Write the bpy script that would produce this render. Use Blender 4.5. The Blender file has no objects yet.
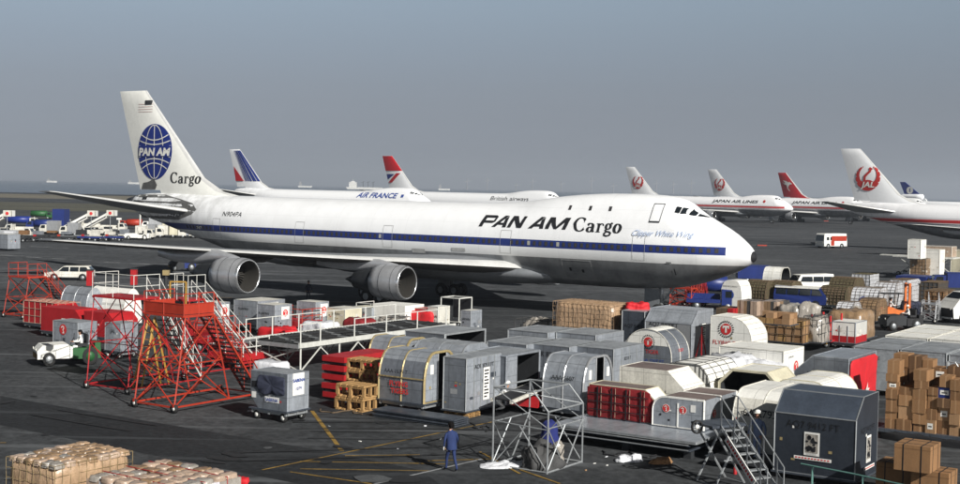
import bpy, bmesh, math, random
from mathutils import Vector, Matrix, Euler, noise
R = math.radians
S = bpy.context.scene
COL = S.collection
rnd = random.Random(11)

# ------------------------------------------------------------------ camera
F, CX, CY, CAMH = 1315.0, 480.0, 242.0, 10.0
CR = Euler((R(90 - 2.317), 0, 0)).to_matrix() @ Matrix.Rotation(R(1.17), 3, 'Z')
camd = bpy.data.cameras.new('camera'); cam = bpy.data.objects.new('camera', camd); COL.objects.link(cam)
cam.matrix_world = Matrix.Translation((0, 0, CAMH)) @ CR.to_4x4()
camd.sensor_width = 36; camd.lens = F / 960 * 36; camd.clip_start = .5; camd.clip_end = 60000
S.camera = cam
def W(x, y, z=0.0):
    "ground-plan point (at real height z) seen at a photo pixel"
    d = CR @ Vector(((x - CX) / F, -(y - CY) / F, -1))
    t = (z - CAMH) / d.z
    return Vector((d.x * t, d.y * t, z))
HEAD = math.atan2(-.554, .833)
U = Vector((math.cos(HEAD), math.sin(HEAD), 0)); V = Vector((-U.y, U.x, 0))

# ------------------------------------------------------------------ materials
def mat(name, col, rough=.6, metal=0, dirt=.25, scale=1.5, bump=.0, spec=.4, fine=8, dark=.45, panel=0):
    m = bpy.data.materials.new(name); m.use_nodes = True
    nt = m.node_tree; N = nt.nodes; L = nt.links
    b = N['Principled BSDF']; b.inputs['Roughness'].default_value = rough; b.inputs['Metallic'].default_value = metal
    b.inputs['Specular IOR Level'].default_value = spec
    tc = N.new('ShaderNodeTexCoord')
    n1 = N.new('ShaderNodeTexNoise'); n1.inputs['Scale'].default_value = scale; n1.inputs['Detail'].default_value = 6; n1.inputs['Roughness'].default_value = .65
    n2 = N.new('ShaderNodeTexNoise'); n2.inputs['Scale'].default_value = scale * fine; n2.inputs['Detail'].default_value = 3
    mp = N.new('ShaderNodeMapping'); mp.inputs['Scale'].default_value = (1, 1, .45)
    L.new(tc.outputs['Object'], mp.inputs[0]); L.new(mp.outputs[0], n1.inputs[0]); L.new(tc.outputs['Object'], n2.inputs[0])
    r = N.new('ShaderNodeValToRGB'); r.color_ramp.elements[0].position = .38; r.color_ramp.elements[1].position = .68
    c = Vector(col[:3]); r.color_ramp.elements[0].color = (*(c * (1 - dirt * dark * 1.6)), 1); r.color_ramp.elements[1].color = (*c, 1)
    mx = N.new('ShaderNodeMixRGB'); mx.blend_type = 'MULTIPLY'; mx.inputs[0].default_value = min(1, dirt)
    L.new(n1.outputs[0], r.inputs[0]); L.new(r.outputs[0], mx.inputs[1]); L.new(n2.outputs[0], mx.inputs[2])
    g = N.new('ShaderNodeMixRGB'); g.blend_type = 'MULTIPLY'; g.inputs[0].default_value = 1; g.inputs[2].default_value = (1 + dirt * .75,) * 3 + (1,)
    L.new(mx.outputs[0], g.inputs[1]); L.new(g.outputs[0], b.inputs['Base Color'])
    if panel:
        sx = N.new('ShaderNodeSeparateXYZ'); L.new(tc.outputs['Object'], sx.inputs[0]); acc = None
        for i, (k, ph) in enumerate(((panel, .37), (panel, .61), (panel * 1.3, .22))):
            a_ = N.new('ShaderNodeMath'); a_.operation = 'MULTIPLY_ADD'; a_.inputs[1].default_value = k; a_.inputs[2].default_value = ph; L.new(sx.outputs[i], a_.inputs[0])
            f_ = N.new('ShaderNodeMath'); f_.operation = 'FRACT'; L.new(a_.outputs[0], f_.inputs[0]); l_ = N.new('ShaderNodeMath'); l_.operation = 'LESS_THAN'; l_.inputs[1].default_value = .03 * k; L.new(f_.outputs[0], l_.inputs[0])
            if acc is None: acc = l_.outputs[0]
            else: x_ = N.new('ShaderNodeMath'); x_.operation = 'MAXIMUM'; L.new(acc, x_.inputs[0]); L.new(l_.outputs[0], x_.inputs[1]); acc = x_.outputs[0]
        pm = N.new('ShaderNodeMixRGB'); pm.blend_type = 'MULTIPLY'; L.new(acc, pm.inputs[0]); L.new(g.outputs[0], pm.inputs[1]); pm.inputs[2].default_value = (.66, .66, .66, 1)
        # scuffs and run marks
        n3 = N.new('ShaderNodeTexNoise'); n3.inputs['Scale'].default_value = 7; n3.inputs['Detail'].default_value = 8; n3.inputs['Roughness'].default_value = .8; m3 = N.new('ShaderNodeMapping'); m3.inputs['Scale'].default_value = (1.2, 1.2, .12); L.new(tc.outputs['Object'], m3.inputs[0]); L.new(m3.outputs[0], n3.inputs[0])
        r3 = N.new('ShaderNodeMapRange'); r3.inputs[1].default_value = .55; r3.inputs[2].default_value = .72; r3.inputs[4].default_value = .6; L.new(n3.outputs[0], r3.inputs[0])
        q3 = N.new('ShaderNodeMixRGB'); L.new(r3.outputs[0], q3.inputs[0]); L.new(pm.outputs[0], q3.inputs[1]); q3.inputs[2].default_value = (*(c * .45), 1); L.new(q3.outputs[0], b.inputs['Base Color'])
    if bump:
        bp = N.new('ShaderNodeBump'); bp.inputs['Strength'].default_value = bump; bp.inputs['Distance'].default_value = .05
        L.new(n1.outputs[0], bp.inputs['Height']); L.new(bp.outputs[0], b.inputs['Normal'])
    return m
M = {}
def mk(n, *a, **k): M[n] = mat(n, *a, **k)
mk('alu', (.40, .43, .47), .36, .4, .42, 1.2, .3, fine=5, panel=1.1)
mk('alu_mid', (.21, .23, .26), .42, .4, .4, 1.2, .25, fine=5, panel=1.1)  # darker alu; on container fronts their shade is put into the colour
mk('alu_blue_lit', (.085, .105, .14), .4, .4, .35, 1.1, .1)  # lighter copy of the blue grey: lit roof slope put into the colour
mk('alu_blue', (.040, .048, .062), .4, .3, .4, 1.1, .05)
mk('alu_top', (.36, .38, .40), .5, .2, .6, .8, .2, panel=.7)
mk('alu_bright', (.5, .51, .52), .36, .6, .25, 2, .03)
mk('alu_dark', (.09, .105, .13), .45, .4, .45, 1.2, .25, panel=1.1)
mk('white', (.78, .77, .72), .5, 0, .2, 1.2, .12, panel=.8)
mk('white_worn', (.66, .64, .57), .6, 0, .4, 1.5, .15, panel=1.0)
mk('cream', (.6, .56, .42), .6, 0, .35, 1.5)
mk('brown_top', (.17, .13, .12), .75, 0, .45, .9)
mk('red', (.38, .014, .018), .5, 0, .3, 1.5)
mk('red_cloth', (.22, .010, .014), .85, 0, .5, 1.2, .6)
mk('red_bright', (.55, .015, .022), .7, 0, .2, 1.2, .4)
mk('orange', (.38, .034, .015), .5, 0, .3, 2)
mk('fork_orange', (.6, .14, .02), .5, 0, .35, 2)
mk('stand_red', (.36, .014, .018), .5, 0, .3, 2)
mk('yellow', (.42, .24, .04), .55, 0, .4, 2)
mk('gold', (.42, .33, .16), .5, .3, .3, 3)
mk('rubber', (.02, .02, .02), .85, 0, .3, 3)
mk('dark', (.025, .027, .03), .7, 0, .3, 2)
mk('black', (.012, .012, .014), .6, 0, .1, 2)
mk('ink', (.010, .011, .014), .8, 0, .3, 6)
mk('steel', (.4, .42, .43), .45, .5, .35, 4)
mk('white_rail', (.58, .58, .54), .5, 0, .3, 4)
mk('wood', (.42, .25, .10), .8, 0, .45, 3, .2)
mk('carton', (.26, .14, .062), .8, 0, .25, 2.5, .15)
mk('carton_b', (.19, .098, .042), .8, 0, .3, 2.5, .15)
mk('carton_c', (.33, .195, .10), .8, 0, .25, 2.5, .15)
mk('film', (.36, .33, .29), .22, 0, .5, 3, 1.0, spec=.8)
mk('film_brown', (.32, .21, .12), .3, 0, .55, 3, .8, spec=.7)
mk('carton_d', (.13, .07, .033), .8, 0, .3, 2.5, .15)
mk('film_tan', (.46, .31, .19), .3, 0, .45, 4, 1.0, spec=.8)
mk('film_pink', (.44, .33, .25), .22, 0, .4, 3, .7)
mk('film_white', (.7, .71, .74), .3, 0, .35, 2.5, 1.0, spec=.7)
mk('net_brown', (.13, .09, .055), .8, 0, .4, 3)
mk('net_olive', (.10, .085, .045), .8, 0, .4, 3)
mk('net_white', (.6, .6, .56), .8, 0, .3, 3)
mk('net_dark', (.06, .06, .06), .8, 0, .4, 3)
mk('rope_yellow', (.24, .18, .09), .8, 0, .3, 3)
mk('blue', (.015, .03, .15), .4, 0, .25, 1.5)
mk('blue_cloth', (.012, .02, .13), .85, 0, .3, 2, .3)
mk('blue_work', (.016, .032, .11), .85, 0, .3, 5, .3)
mk('work_white', (.72, .72, .7), .85, 0, .2, 5, .3)
mk('work_pale', (.2, .26, .42), .85, 0, .2, 5, .3)
mk('dark_cloth', (.03, .035, .06), .85, 0, .2, 5, .3)
mk('panam_blue', (.012, .028, .19), .4, 0, .15, .6)
mk('tail_red', (.50, .012, .02), .4, 0, .12, .6)
mk('jal_red', (.50, .03, .025), .5, 0, .12, .8)
mk('paint_red', (.58, .03, .03), .6, 0, .3, 6)
mk('script_blue', (.38, .47, .66), .6, 0, .1, 2)
mk('paper', (.75, .74, .7), .8, 0, .15, 6)
mk('glass', (.012, .016, .02), .08, 0, .1, 1, spec=.8)
mk('win', (.05, .048, .05), .25, 0, .2, .5)
mk('win_blind', (.42, .42, .36), .5, 0, .2, .5)
mk('skin', (.42, .24, .16), .6, 0, .15, 5)
mk('hair', (.006, .005, .005), .95, 0, .2, 9, spec=.1)
mk('green', (.02, .10, .03), .5, 0, .3, 2)
mk('green_rail', (.12, .25, .22), .5, 0, .3, 4)
mk('lamp', (.8, .78, .7), .2, 0, .05, 5)
mk('nacelle', (.60, .61, .63), .30, .55, .22, .8, .01)
mk('nacelle_lip', (.72, .73, .74), .22, .85, .1, 1)
mk('nacelle_dark', (.06, .065, .072), .45, .6, .4, 1.4)
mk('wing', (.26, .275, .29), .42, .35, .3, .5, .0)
mk('wing_under_shade', (.10, .095, .09), .5, .1, .4, .5)  # darker than the wing top: underside shade is put into the colour
mk('inlet_shade', (.05, .047, .042), .5, .2, .3, 1)  # duct and blades near black: recess shade is put into the colour
mk('wing_edge', (.72, .72, .70), .35, .3, .2, .6)
mk('air_white', (.86, .87, .88), .32, 0, .08, .35)
mk('fin_white', (.82, .82, .77), .38, 0, .14, .35)
mk('tail_dirty', (.16, .16, .155), .5, .2, .5, .9)
mk('yellow_line', (.33, .20, .035), .85, 0, .6, 1.2, dark=.6)
mk('white_line', (.34, .35, .36), .85, 0, .6, .8, dark=.6)
mk('sea_ship', (.3, .3, .3), .8, 0, .2, .1)
mk('logo_blue', (.03, .07, .3), .6, 0, .2, 4)

# ------------------------------------------------------------------ mesh builder
class MB:
    def __init__(s, T=None):
        s.v = []; s.f = []; s.m = []; s.s = []; s.mats = []; s.T = T
    def mi(s, m):
        if m not in s.mats: s.mats.append(m)
        return s.mats.index(m)
    def add(s, vs, fs, m, smooth=False):
        b = len(s.v); k = s.mi(m)
        for p in vs:
            p = Vector(p)
            s.v.append(s.T @ p if s.T is not None else p)
        for f in fs:
            s.f.append([b + i for i in f]); s.m.append(k); s.s.append(smooth)
        return s
    def poly(s, pts, m): return s.add(pts, [list(range(len(pts)))], m)
    def hexa(s, p, m):
        return s.add(p, [(3, 2, 1, 0), (4, 5, 6, 7), (0, 1, 5, 4), (1, 2, 6, 5), (2, 3, 7, 6), (3, 0, 4, 7)], m)
    def box(s, c, d, m, rz=0, rx=0, ry=0):
        x, y, z = d[0] / 2, d[1] / 2, d[2] / 2
        E = Euler((rx, ry, rz)).to_matrix() if (rz or rx or ry) else None
        P = []
        for zz in (-z, z):
            for a, b in ((-x, -y), (x, -y), (x, y), (-x, y)):
                q = Vector((a, b, zz))
                if E: q = E @ q
                P.append(q + Vector(c))
        return s.hexa(P, m)
    def box2(s, a, b, m):
        return s.box([(a[i] + b[i]) / 2 for i in range(3)], [abs(b[i] - a[i]) for i in range(3)], m)
    def tube(s, a, b, r, m, n=6, r2=None, cap=True):
        a = Vector(a); b = Vector(b); d = b - a
        if d.length < 1e-6: return s
        d.normalize(); u = d.orthogonal().normalized() if abs(d.z) > .9 else Vector((0, 0, 1)).cross(d).normalized()
        w = d.cross(u); r2 = r if r2 is None else r2; P = []
        for p, q in ((a, r), (b, r2)):
            for i in range(n):
                t = 2 * math.pi * (i + .5) / n
                P.append(p + u * math.cos(t) * q + w * math.sin(t) * q)
        fs = [(i, (i + 1) % n, n + (i + 1) % n, n + i) for i in range(n)]
        if cap: fs += [tuple(range(n - 1, -1, -1)), tuple(range(n, 2 * n))]
        return s.add(P, fs, m, n > 6)
    def path(s, pts, r, m, n=4, closed=False):
        for i in range(len(pts) - (0 if closed else 1)): s.tube(pts[i], pts[(i + 1) % len(pts)], r, m, n)
        return s
    def loft(s, rings, m, caps=(True, True), smooth=True, closed=True):
        n = len(rings[0]); P = [p for r in rings for p in r]; fs = []
        for j in range(len(rings) - 1):
            for i in range(n if closed else n - 1):
                k = (i + 1) % n
                fs.append((j * n + i, j * n + k, (j + 1) * n + k, (j + 1) * n + i))
        s.add(P, fs, m, smooth)
        if caps[0]: s.add(rings[0], [list(range(n - 1, -1, -1))], m)
        if caps[1]: s.add(rings[-1], [list(range(n))], m)
        return s
    def lathe(s, prof, m, axis='x', o=(0, 0, 0), n=20, caps=(True, True)):
        o = Vector(o); rings = []
        for t, r in prof:
            ring = []
            for i in range(n):
                a = 2 * math.pi * i / n; c, q = math.cos(a) * r, math.sin(a) * r
                ring.append(o + (Vector((t, c, q)) if axis == 'x' else Vector((c, t, q)) if axis == 'y' else Vector((c, q, t))))
            rings.append(ring)
        return s.loft(rings, m, caps)
    def prism(s, prof, axis, a, b, m, capm=None, smooth=False):
        "prof = (p, z) list; axis 'x': p is y, extruded in x; axis 'y': p is x, extruded in y"
        f = (lambda p, t: (t, p[0], p[1])) if axis == 'x' else (lambda p, t: (p[0], t, p[1]))
        A = [f(p, a) for p in prof]; B = [f(p, b) for p in prof]; n = len(prof)
        s.add(A + B, [(i, (i + 1) % n, n + (i + 1) % n, n + i) for i in range(n)], m, smooth)
        s.add(A, [list(range(n))], capm or m); s.add(B, [list(range(n))], capm or m)
        return s
    def frame(s, prof, axis, ts, r, m, lon=True, lonm=None):
        f = (lambda p, t: (t, p[0], p[1])) if axis == 'x' else (lambda p, t: (p[0], t, p[1]))
        for t in ts: s.path([f(p, t) for p in prof], r, m, 4, True)
        if lon:
            for p in prof: s.tube(f(p, ts[0]), f(p, ts[-1]), r, lonm or m, 4)
        return s
    def flat(s, polys, o, ux, uy, m, off=0.0):
        "2D polygons laid on a plane at o, axes ux, uy"
        ux = Vector(ux); uy = Vector(uy); o = Vector(o) + ux.cross(uy).normalized() * off
        for p in polys: s.add([o + ux * q[0] + uy * q[1] for q in p], [list(range(len(p)))], m)
        return s
    def text(s, t, o, ux, uy, size, m, bold=0, shear=0, wide=1.0, off=.008, align='C'):
        vs, fs = glyphs(t, bold, shear)
        if not vs: return s
        x0 = min(v[0] for v in vs); x1 = max(v[0] for v in vs)
        c = (x0 + x1) / 2 if align == 'C' else x0
        ux = Vector(ux); uy = Vector(uy); o = Vector(o) + ux.cross(uy).normalized() * off
        return s.add([o + ux * ((v[0] - c) * size * wide) + uy * (v[1] * size) for v in vs], fs, m)
    def build(s, name, parent=None, smooth_angle=None):
        me = bpy.data.meshes.new(name); me.from_pydata([tuple(v) for v in s.v], [], s.f)
        for m in s.mats: me.materials.append(M[m] if isinstance(m, str) else m)
        me.polygons.foreach_set('material_index', s.m); me.polygons.foreach_set('use_smooth', s.s)
        bm = bmesh.new(); bm.from_mesh(me)
        if smooth_angle is not False: bmesh.ops.recalc_face_normals(bm, faces=bm.faces) if smooth_angle == 'fix' else None
        bm.to_mesh(me); bm.free()
        me.update()
        o = bpy.data.objects.new(name, me); COL.objects.link(o)
        if parent is not None: o.parent = parent
        return o
_g = {}
def glyphs(t, bold=0, shear=0):
    k = (t, bold, shear)
    if k not in _g:
        c = bpy.data.curves.new('txt', 'FONT'); c.body = t; c.offset = bold; c.shear = shear; c.resolution_u = 3
        o = bpy.data.objects.new('txt', c); COL.objects.link(o)
        dg = bpy.context.evaluated_depsgraph_get()
        me = bpy.data.meshes.new_from_object(o.evaluated_get(dg))
        _g[k] = ([tuple(v.co[:2]) for v in me.vertices], [tuple(p.vertices) for p in me.polygons])
        bpy.data.objects.remove(o); bpy.data.curves.remove(c); bpy.data.meshes.remove(me)
    return _g[k]

def thing(name, label, cat, loc=(0, 0, 0), rz=0.0, group=None):
    o = bpy.data.objects.new(name, None); COL.objects.link(o); o.empty_display_size = .3
    o.location = loc; o.rotation_euler = (0, 0, rz)
    return tag(o, label, cat, group)
def tag(o, label, cat, group=None, kind=None):
    if label: o['label'] = label
    if cat: o['category'] = cat
    if group: o['group'] = group
    if kind: o['kind'] = kind
    return o
KIDS = {}
def dup(root, loc=None, rz=None, label=None, group=None):
    by = {}
    for o in COL.objects:
        if o.parent: by.setdefault(o.parent, []).append(o)
    def rec(o, par):
        c = o.copy(); COL.objects.link(c); c.parent = par
        for ch in by.get(o, []): rec(ch, c)
        return c
    r = rec(root, None)
    if loc is not None: r.location = loc
    if rz is not None: r.rotation_euler = (0, 0, rz)
    if label: r['label'] = label
    if group: r['group'] = group
    return r
def decal(mb, polys, mp, m, step=.4, tess=None):
    "2D polygons cut into small faces and laid on a curved surface by mp(u, v)"
    bm = bmesh.new()
    if tess:
        vs = [bm.verts.new((p[0], p[1], 0)) for p in tess[0]]
        for f in tess[1]:
            try: bm.faces.new([vs[i] for i in f])
            except ValueError: pass
    else:
        for p in polys:
            try: bm.faces.new([bm.verts.new((q[0], q[1], 0)) for q in p])
            except ValueError: pass
    xs = [v.co.x for v in bm.verts]; ys = [v.co.y for v in bm.verts]
    for lo, hi, ax in ((min(xs), max(xs), 0), (min(ys), max(ys), 1)):
        k = math.floor(lo / step) + 1
        while k * step < hi:
            co = [0, 0, 0]; co[ax] = k * step; no = [0, 0, 0]; no[ax] = 1
            bmesh.ops.bisect_plane(bm, geom=bm.verts[:] + bm.edges[:] + bm.faces[:], plane_co=co, plane_no=no, dist=1e-5); k += 1
    bm.verts.index_update()
    mb.add([mp(v.co.x, v.co.y) for v in bm.verts], [[v.index for v in f.verts] for f in bm.faces], m)
    bm.free()
def tt(t, size, u0=0, v0=0, wide=1, bold=0, shear=0, width=None):
    vs, fs = glyphs(t, bold, shear); x0 = min(v[0] for v in vs); x1 = max(v[0] for v in vs)
    k = size * wide if width is None else width / (x1 - x0)
    return ([(u0 + (v[0] - x0) * k, v0 + v[1] * size) for v in vs], fs)
def arc(cx, cy, rx, ry, a0, a1, n=14):
    return [(cx + rx * math.cos(R(a0 + (a1 - a0) * i / n)), cy + ry * math.sin(R(a0 + (a1 - a0) * i / n))) for i in range(n + 1)]
def circ(cx, cy, r, n=24, ry=None): return arc(cx, cy, r, ry or r, 0, 360 * (n - 1) / n, n - 1)
def pen(path, thick, thin, ang=0):
    "a broad-nib stroke: upright runs are thick, level runs thin"
    out = []; L = []; Rr = []
    for i, p in enumerate(path):
        a = path[max(i - 1, 0)]; b = path[min(i + 1, len(path) - 1)]
        dx, dy = b[0] - a[0], b[1] - a[1]; l = math.hypot(dx, dy) or 1; dx /= l; dy /= l
        w = thin + (thick - thin) * abs(dy) ** 1.6; L.append((p[0] - dy * w / 2, p[1] + dx * w / 2)); Rr.append((p[0] + dy * w / 2, p[1] - dx * w / 2))
    for i in range(len(path) - 1): out.append([L[i], L[i + 1], Rr[i + 1], Rr[i]])
    return out
def rect(x0, y0, x1, y1): return [(x0, y0), (x1, y0), (x1, y1), (x0, y1)]
def cargo_word():
    "the serifed word Cargo, x-height .62, cap 1; returns quads"
    P = []; K, T = .20, .065
    P += pen(arc(.42, .5, .36, .47, 38, 322, 26), K, T); P += [rect(.66, .66, .70, .97), rect(.66, .05, .69, .3)]
    o = .92  # a
    P += pen(arc(o + .2, .42, .17, .18, 160, 20, 8) + [(o + .37, .3), (o + .37, .06), (o + .43, .02), (o + .5, .07)], K, T)
    P += pen(arc(o + .19, .17, .155, .16, 60, 350, 16), K * .9, T); P += [[(q[0], q[1]) for q in circ(o + .06, .46, .05, 8)]]
    o = 1.55  # r
    P += [rect(o + .06, .02, o + .22, .62), rect(o - .02, 0, o + .3, .04), rect(o - .02, .58, o + .1, .62)]
    P += pen(arc(o + .33, .44, .12, .16, 160, 40, 8), T * 1.6, T); P += [circ(o + .42, .5, .06, 8)]
    o = 2.12  # g
    P += pen(arc(o + .2, .42, .15, .19, 0, 360, 20), K * .85, T)
    P += pen([(o + .12, .24), (o + .06, .15), (o + .12, .08), (o + .34, .05), (o + .43, -.03), (o + .40, -.16), (o + .2, -.24), (o + .03, -.18), (o + .02, -.08), (o + .12, .03)], K * .7, T * 1.6)
    P += pen([(o + .3, .56), (o + .4, .66), (o + .48, .62)], T, T * 2)
    o = 2.72  # o
    P += pen(arc(o + .22, .31, .2, .3, 0, 360, 24), K, T)
    return P
CARGO = cargo_word()
def xf(polys, sx, sy, ox, oy): return [[(p[0] * sx + ox, p[1] * sy + oy) for p in q] for q in polys]
def crane():
    "red disc crane with raised wings: unit radius"
    P = []
    for sgn in (1, -1):
        n = 18
        for i in range(n):
            a0 = -95 + (160 - 0) * i / n; a1 = -95 + 160 * (i + 1) / n
            ri = lambda a: .42 if a < -50 else .50 + .40 * (a + 50) / 115
            notch = .10 if i % 3 == 2 and i > 4 else 0
            q = [(math.cos(R(a0)), math.sin(R(a0)), 1 - notch), (math.cos(R(a1)), math.sin(R(a1)), 1), (math.cos(R(a1)), math.sin(R(a1)), ri(a1)), (math.cos(R(a0)), math.sin(R(a0)), ri(a0))]
            P.append([(sgn * c * r, s_ * r) for c, s_, r in q])
    P += pen([(-.12, -.45), (-.28, -.2), (-.25, .1), (-.05, .32), (.16, .5), (.2, .66), (.08, .74)], .2, .16)
    P += [[(.12, .84), (.42, .66), (.12, .62)], [(-.42, -.75), (.42, -.75), (.5, -.42), (.2, -.3), (-.3, -.3), (-.5, -.42)]]
    return P
CRANE = crane()
BIRDW = pen([(-.1, -.6), (.25, -.45), (.0, -.1), (.25, .2), (.2, .5), (-.05, .62), (-.3, .45)], .24, .2) + [[(-.35, .62), (-.55, .3), (-.25, .25)], [(-.2, -.75), (.45, -.7), (.3, -.5)]]
# ------------------------------------------------------------------ aircraft
def interp(tab, d):
    if d <= tab[0][0]: return tab[0][1]
    for i in range(len(tab) - 1):
        a, b = tab[i], tab[i + 1]
        if d <= b[0]:
            t = (d - a[0]) / (b[0] - a[0])
            # Catmull-Rom
            p0 = tab[i - 1] if i else a; p3 = tab[i + 2] if i + 2 < len(tab) else b
            m1 = (b[1] - p0[1]) / (b[0] - p0[0] + 1e-9) * (b[0] - a[0]); m2 = (p3[1] - a[1]) / (p3[0] - a[0] + 1e-9) * (b[0] - a[0])
            return (2 * t**3 - 3 * t**2 + 1) * a[1] + (t**3 - 2 * t**2 + t) * m1 + (-2 * t**3 + 3 * t**2) * b[1] + (t**3 - t**2) * m2
    return tab[-1][1]
ZT = [(0, 5.2), (.12, 5.55), (.5, 6.05), (1.6, 6.95), (3, 7.75), (4.2, 8.4), (5.3, 9.2), (6.2, 9.58), (7.5, 9.78), (10, 9.86), (13.4, 9.8), (16.6, 9.55), (20, 9.08), (22.5, 8.86), (26, 8.8), (45, 8.8), (56, 8.85), (62, 8.95), (66, 8.85), (68.2, 8.5), (68.6, 8.1)]
ZB = [(0, 5.2), (.12, 4.95), (.5, 4.62), (1.6, 4.0), (3, 3.45), (4.4, 3.0), (6.2, 2.6), (9, 2.36), (12, 2.3), (46, 2.3), (50, 2.62), (54, 3.4), (58.3, 4.4), (63, 5.55), (68, 6.85), (68.6, 7.4)]
HW = [(0, .02), (.12, .42), (.5, .88), (1.6, 1.62), (3, 2.25), (4.2, 2.62), (7, 3.1), (10, 3.25), (46, 3.25), (52, 3.02), (58, 2.35), (64, 1.35), (68, .62), (68.6, .25)]
def hw(d, z):
    zt, zb, w = interp(ZT, d), interp(ZB, d), max(interp(HW, d), .01)
    ztl = min(zt, 8.8) if d < 40 else zt
    zc = zb + (ztl - zb) * .5
    a = (ztl - zb) / 2 + 1e-6; q = 1 - ((z - zc) / a) ** 2
    low = w * math.sqrt(q) if q > 0 else 0
    up = 0
    if zt > 8.82 and d < 30:
        ru = min(2.35, w); zu = zt - ru; q = 1 - ((z - zu) / ru) ** 2
        if q > 0: up = ru * math.sqrt(q)
        if z < zu: up = ru * max(0, 1 - (zu - z) / 1.2)
        up *= min(1, (zt - 8.8) / .45) ** .5
    return (low ** 7 + up ** 7) ** (1 / 7) if (low or up) else 0
def fin_le(z):
    for a, b in (((19.4, 66.7), (10.5, 58.2)), ((10.5, 58.2), (9.2, 55.6)), ((9.2, 55.6), (8.7, 52.8))):
        if z >= b[0]: return b[1] + (a[1] - b[1]) * (z - b[0]) / (a[0] - b[0])
    return 52.8
def fin_te(z): return 67.5 + (z - 9) * 3.3 / 10.4
def fin_hw(d, z):
    le, te = fin_le(z), fin_te(z); c = te - le; xi = min(max((d - le) / c, 0), 1)
    c2 = min(c, 11.5)
    return (.045 * c2 + .02) * max(0, 2.6 * math.sqrt(xi) * (1 - xi)) * min(1, c / c2)

def livery(name, base, zg, belly, stripes, dirt=.12, rough=.32, streak=.5):
    m = bpy.data.materials.new(name); m.use_nodes = True; nt = m.node_tree; N = nt.nodes; L = nt.links
    b = N['Principled BSDF']; b.inputs['Roughness'].default_value = rough
    tc = N.new('ShaderNodeTexCoord'); sx = N.new('ShaderNodeSeparateXYZ'); L.new(tc.outputs['Object'], sx.inputs[0])
    def op(o, a, c):
        n = N.new('ShaderNodeMath'); n.operation = o
        for i, x in enumerate((a, c)):
            if isinstance(x, (int, float)): n.inputs[i].default_value = x
            else: L.new(x, n.inputs[i])
        return n.outputs[0]
    def mix(f, a, c, t='MIX'):
        n = N.new('ShaderNodeMixRGB'); n.blend_type = t
        if isinstance(f, (int, float)): n.inputs[0].default_value = f
        else: L.new(f, n.inputs[0])
        for i, x in ((1, a), (2, c)):
            if isinstance(x, tuple): n.inputs[i].default_value = (*x, 1)
            else: L.new(x, n.inputs[i])
        return n.outputs[0]
    ns = N.new('ShaderNodeTexNoise'); ns.inputs['Scale'].default_value = .9; ns.inputs['Detail'].default_value = 7; ns.inputs['Roughness'].default_value = .65
    mp = N.new('ShaderNodeMapping'); mp.inputs['Scale'].default_value = (.9, .9, .35); L.new(tc.outputs['Object'], mp.inputs[0]); L.new(mp.outputs[0], ns.inputs[0])
    rp = N.new('ShaderNodeMapRange'); rp.inputs[1].default_value = .4; rp.inputs[2].default_value = .75; rp.inputs[3].default_value = 0; rp.inputs[4].default_value = 1
    L.new(ns.outputs[0], rp.inputs[0])
    # frame joints every few metres, faint
    jx = op('FRACT', op('MULTIPLY', sx.outputs[0], .26), 0); jm = op('LESS_THAN', jx, .012)
    jz = op('FRACT', op('MULTIPLY', sx.outputs[2], .7), 0); jm2 = op('LESS_THAN', jz, .02)
    dirtc = tuple(c * .62 for c in base)
    col = mix(op('MULTIPLY', rp.outputs[0], dirt * 1.3), base, dirtc)
    # lower flanks and tail dirtier
    low = N.new('ShaderNodeMapRange'); low.inputs[1].default_value = 5.4; low.inputs[2].default_value = 4.6; low.inputs[4].default_value = streak; L.new(sx.outputs[2], low.inputs[0])
    col = mix(op('MULTIPLY', low.outputs[0], .45), col, (.42, .42, .36))
    tl = N.new('ShaderNodeMapRange'); tl.inputs[1].default_value = -50; tl.inputs[2].default_value = -66; tl.inputs[4].default_value = streak * 1.6; L.new(sx.outputs[0], tl.inputs[0])
    col = mix(op('MULTIPLY', tl.outputs[0], rp.outputs[0]), col, (.20, .20, .185))
    col = mix(op('MULTIPLY', op('MAXIMUM', jm, jm2), .13), col, (.25, .25, .25))
    bel = mix(rp.outputs[0], belly, tuple(c * .55 for c in belly))
    col = mix(op('LESS_THAN', sx.outputs[2], zg), col, bel)
    for (z0, z1, x0, x1, c) in stripes:
        k = op('MULTIPLY', op('GREATER_THAN', sx.outputs[2], z0), op('LESS_THAN', sx.outputs[2], z1))
        k = op('MULTIPLY', k, op('MULTIPLY', op('GREATER_THAN', sx.outputs[0], x0), op('LESS_THAN', sx.outputs[0], x1)))
        if c == 'win':
            f = op('FRACT', op('MULTIPLY', sx.outputs[0], 1 / .72), 0)
            k = op('MULTIPLY', k, op('LESS_THAN', f, .48)); c = (.04, .04, .045)
        col = mix(k, col, c)
    L.new(col, b.inputs['Base Color'])
    L.new(op('MULTIPLY', op('LESS_THAN', sx.outputs[2], zg), .6), b.inputs['Metallic'])
    return m

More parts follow.
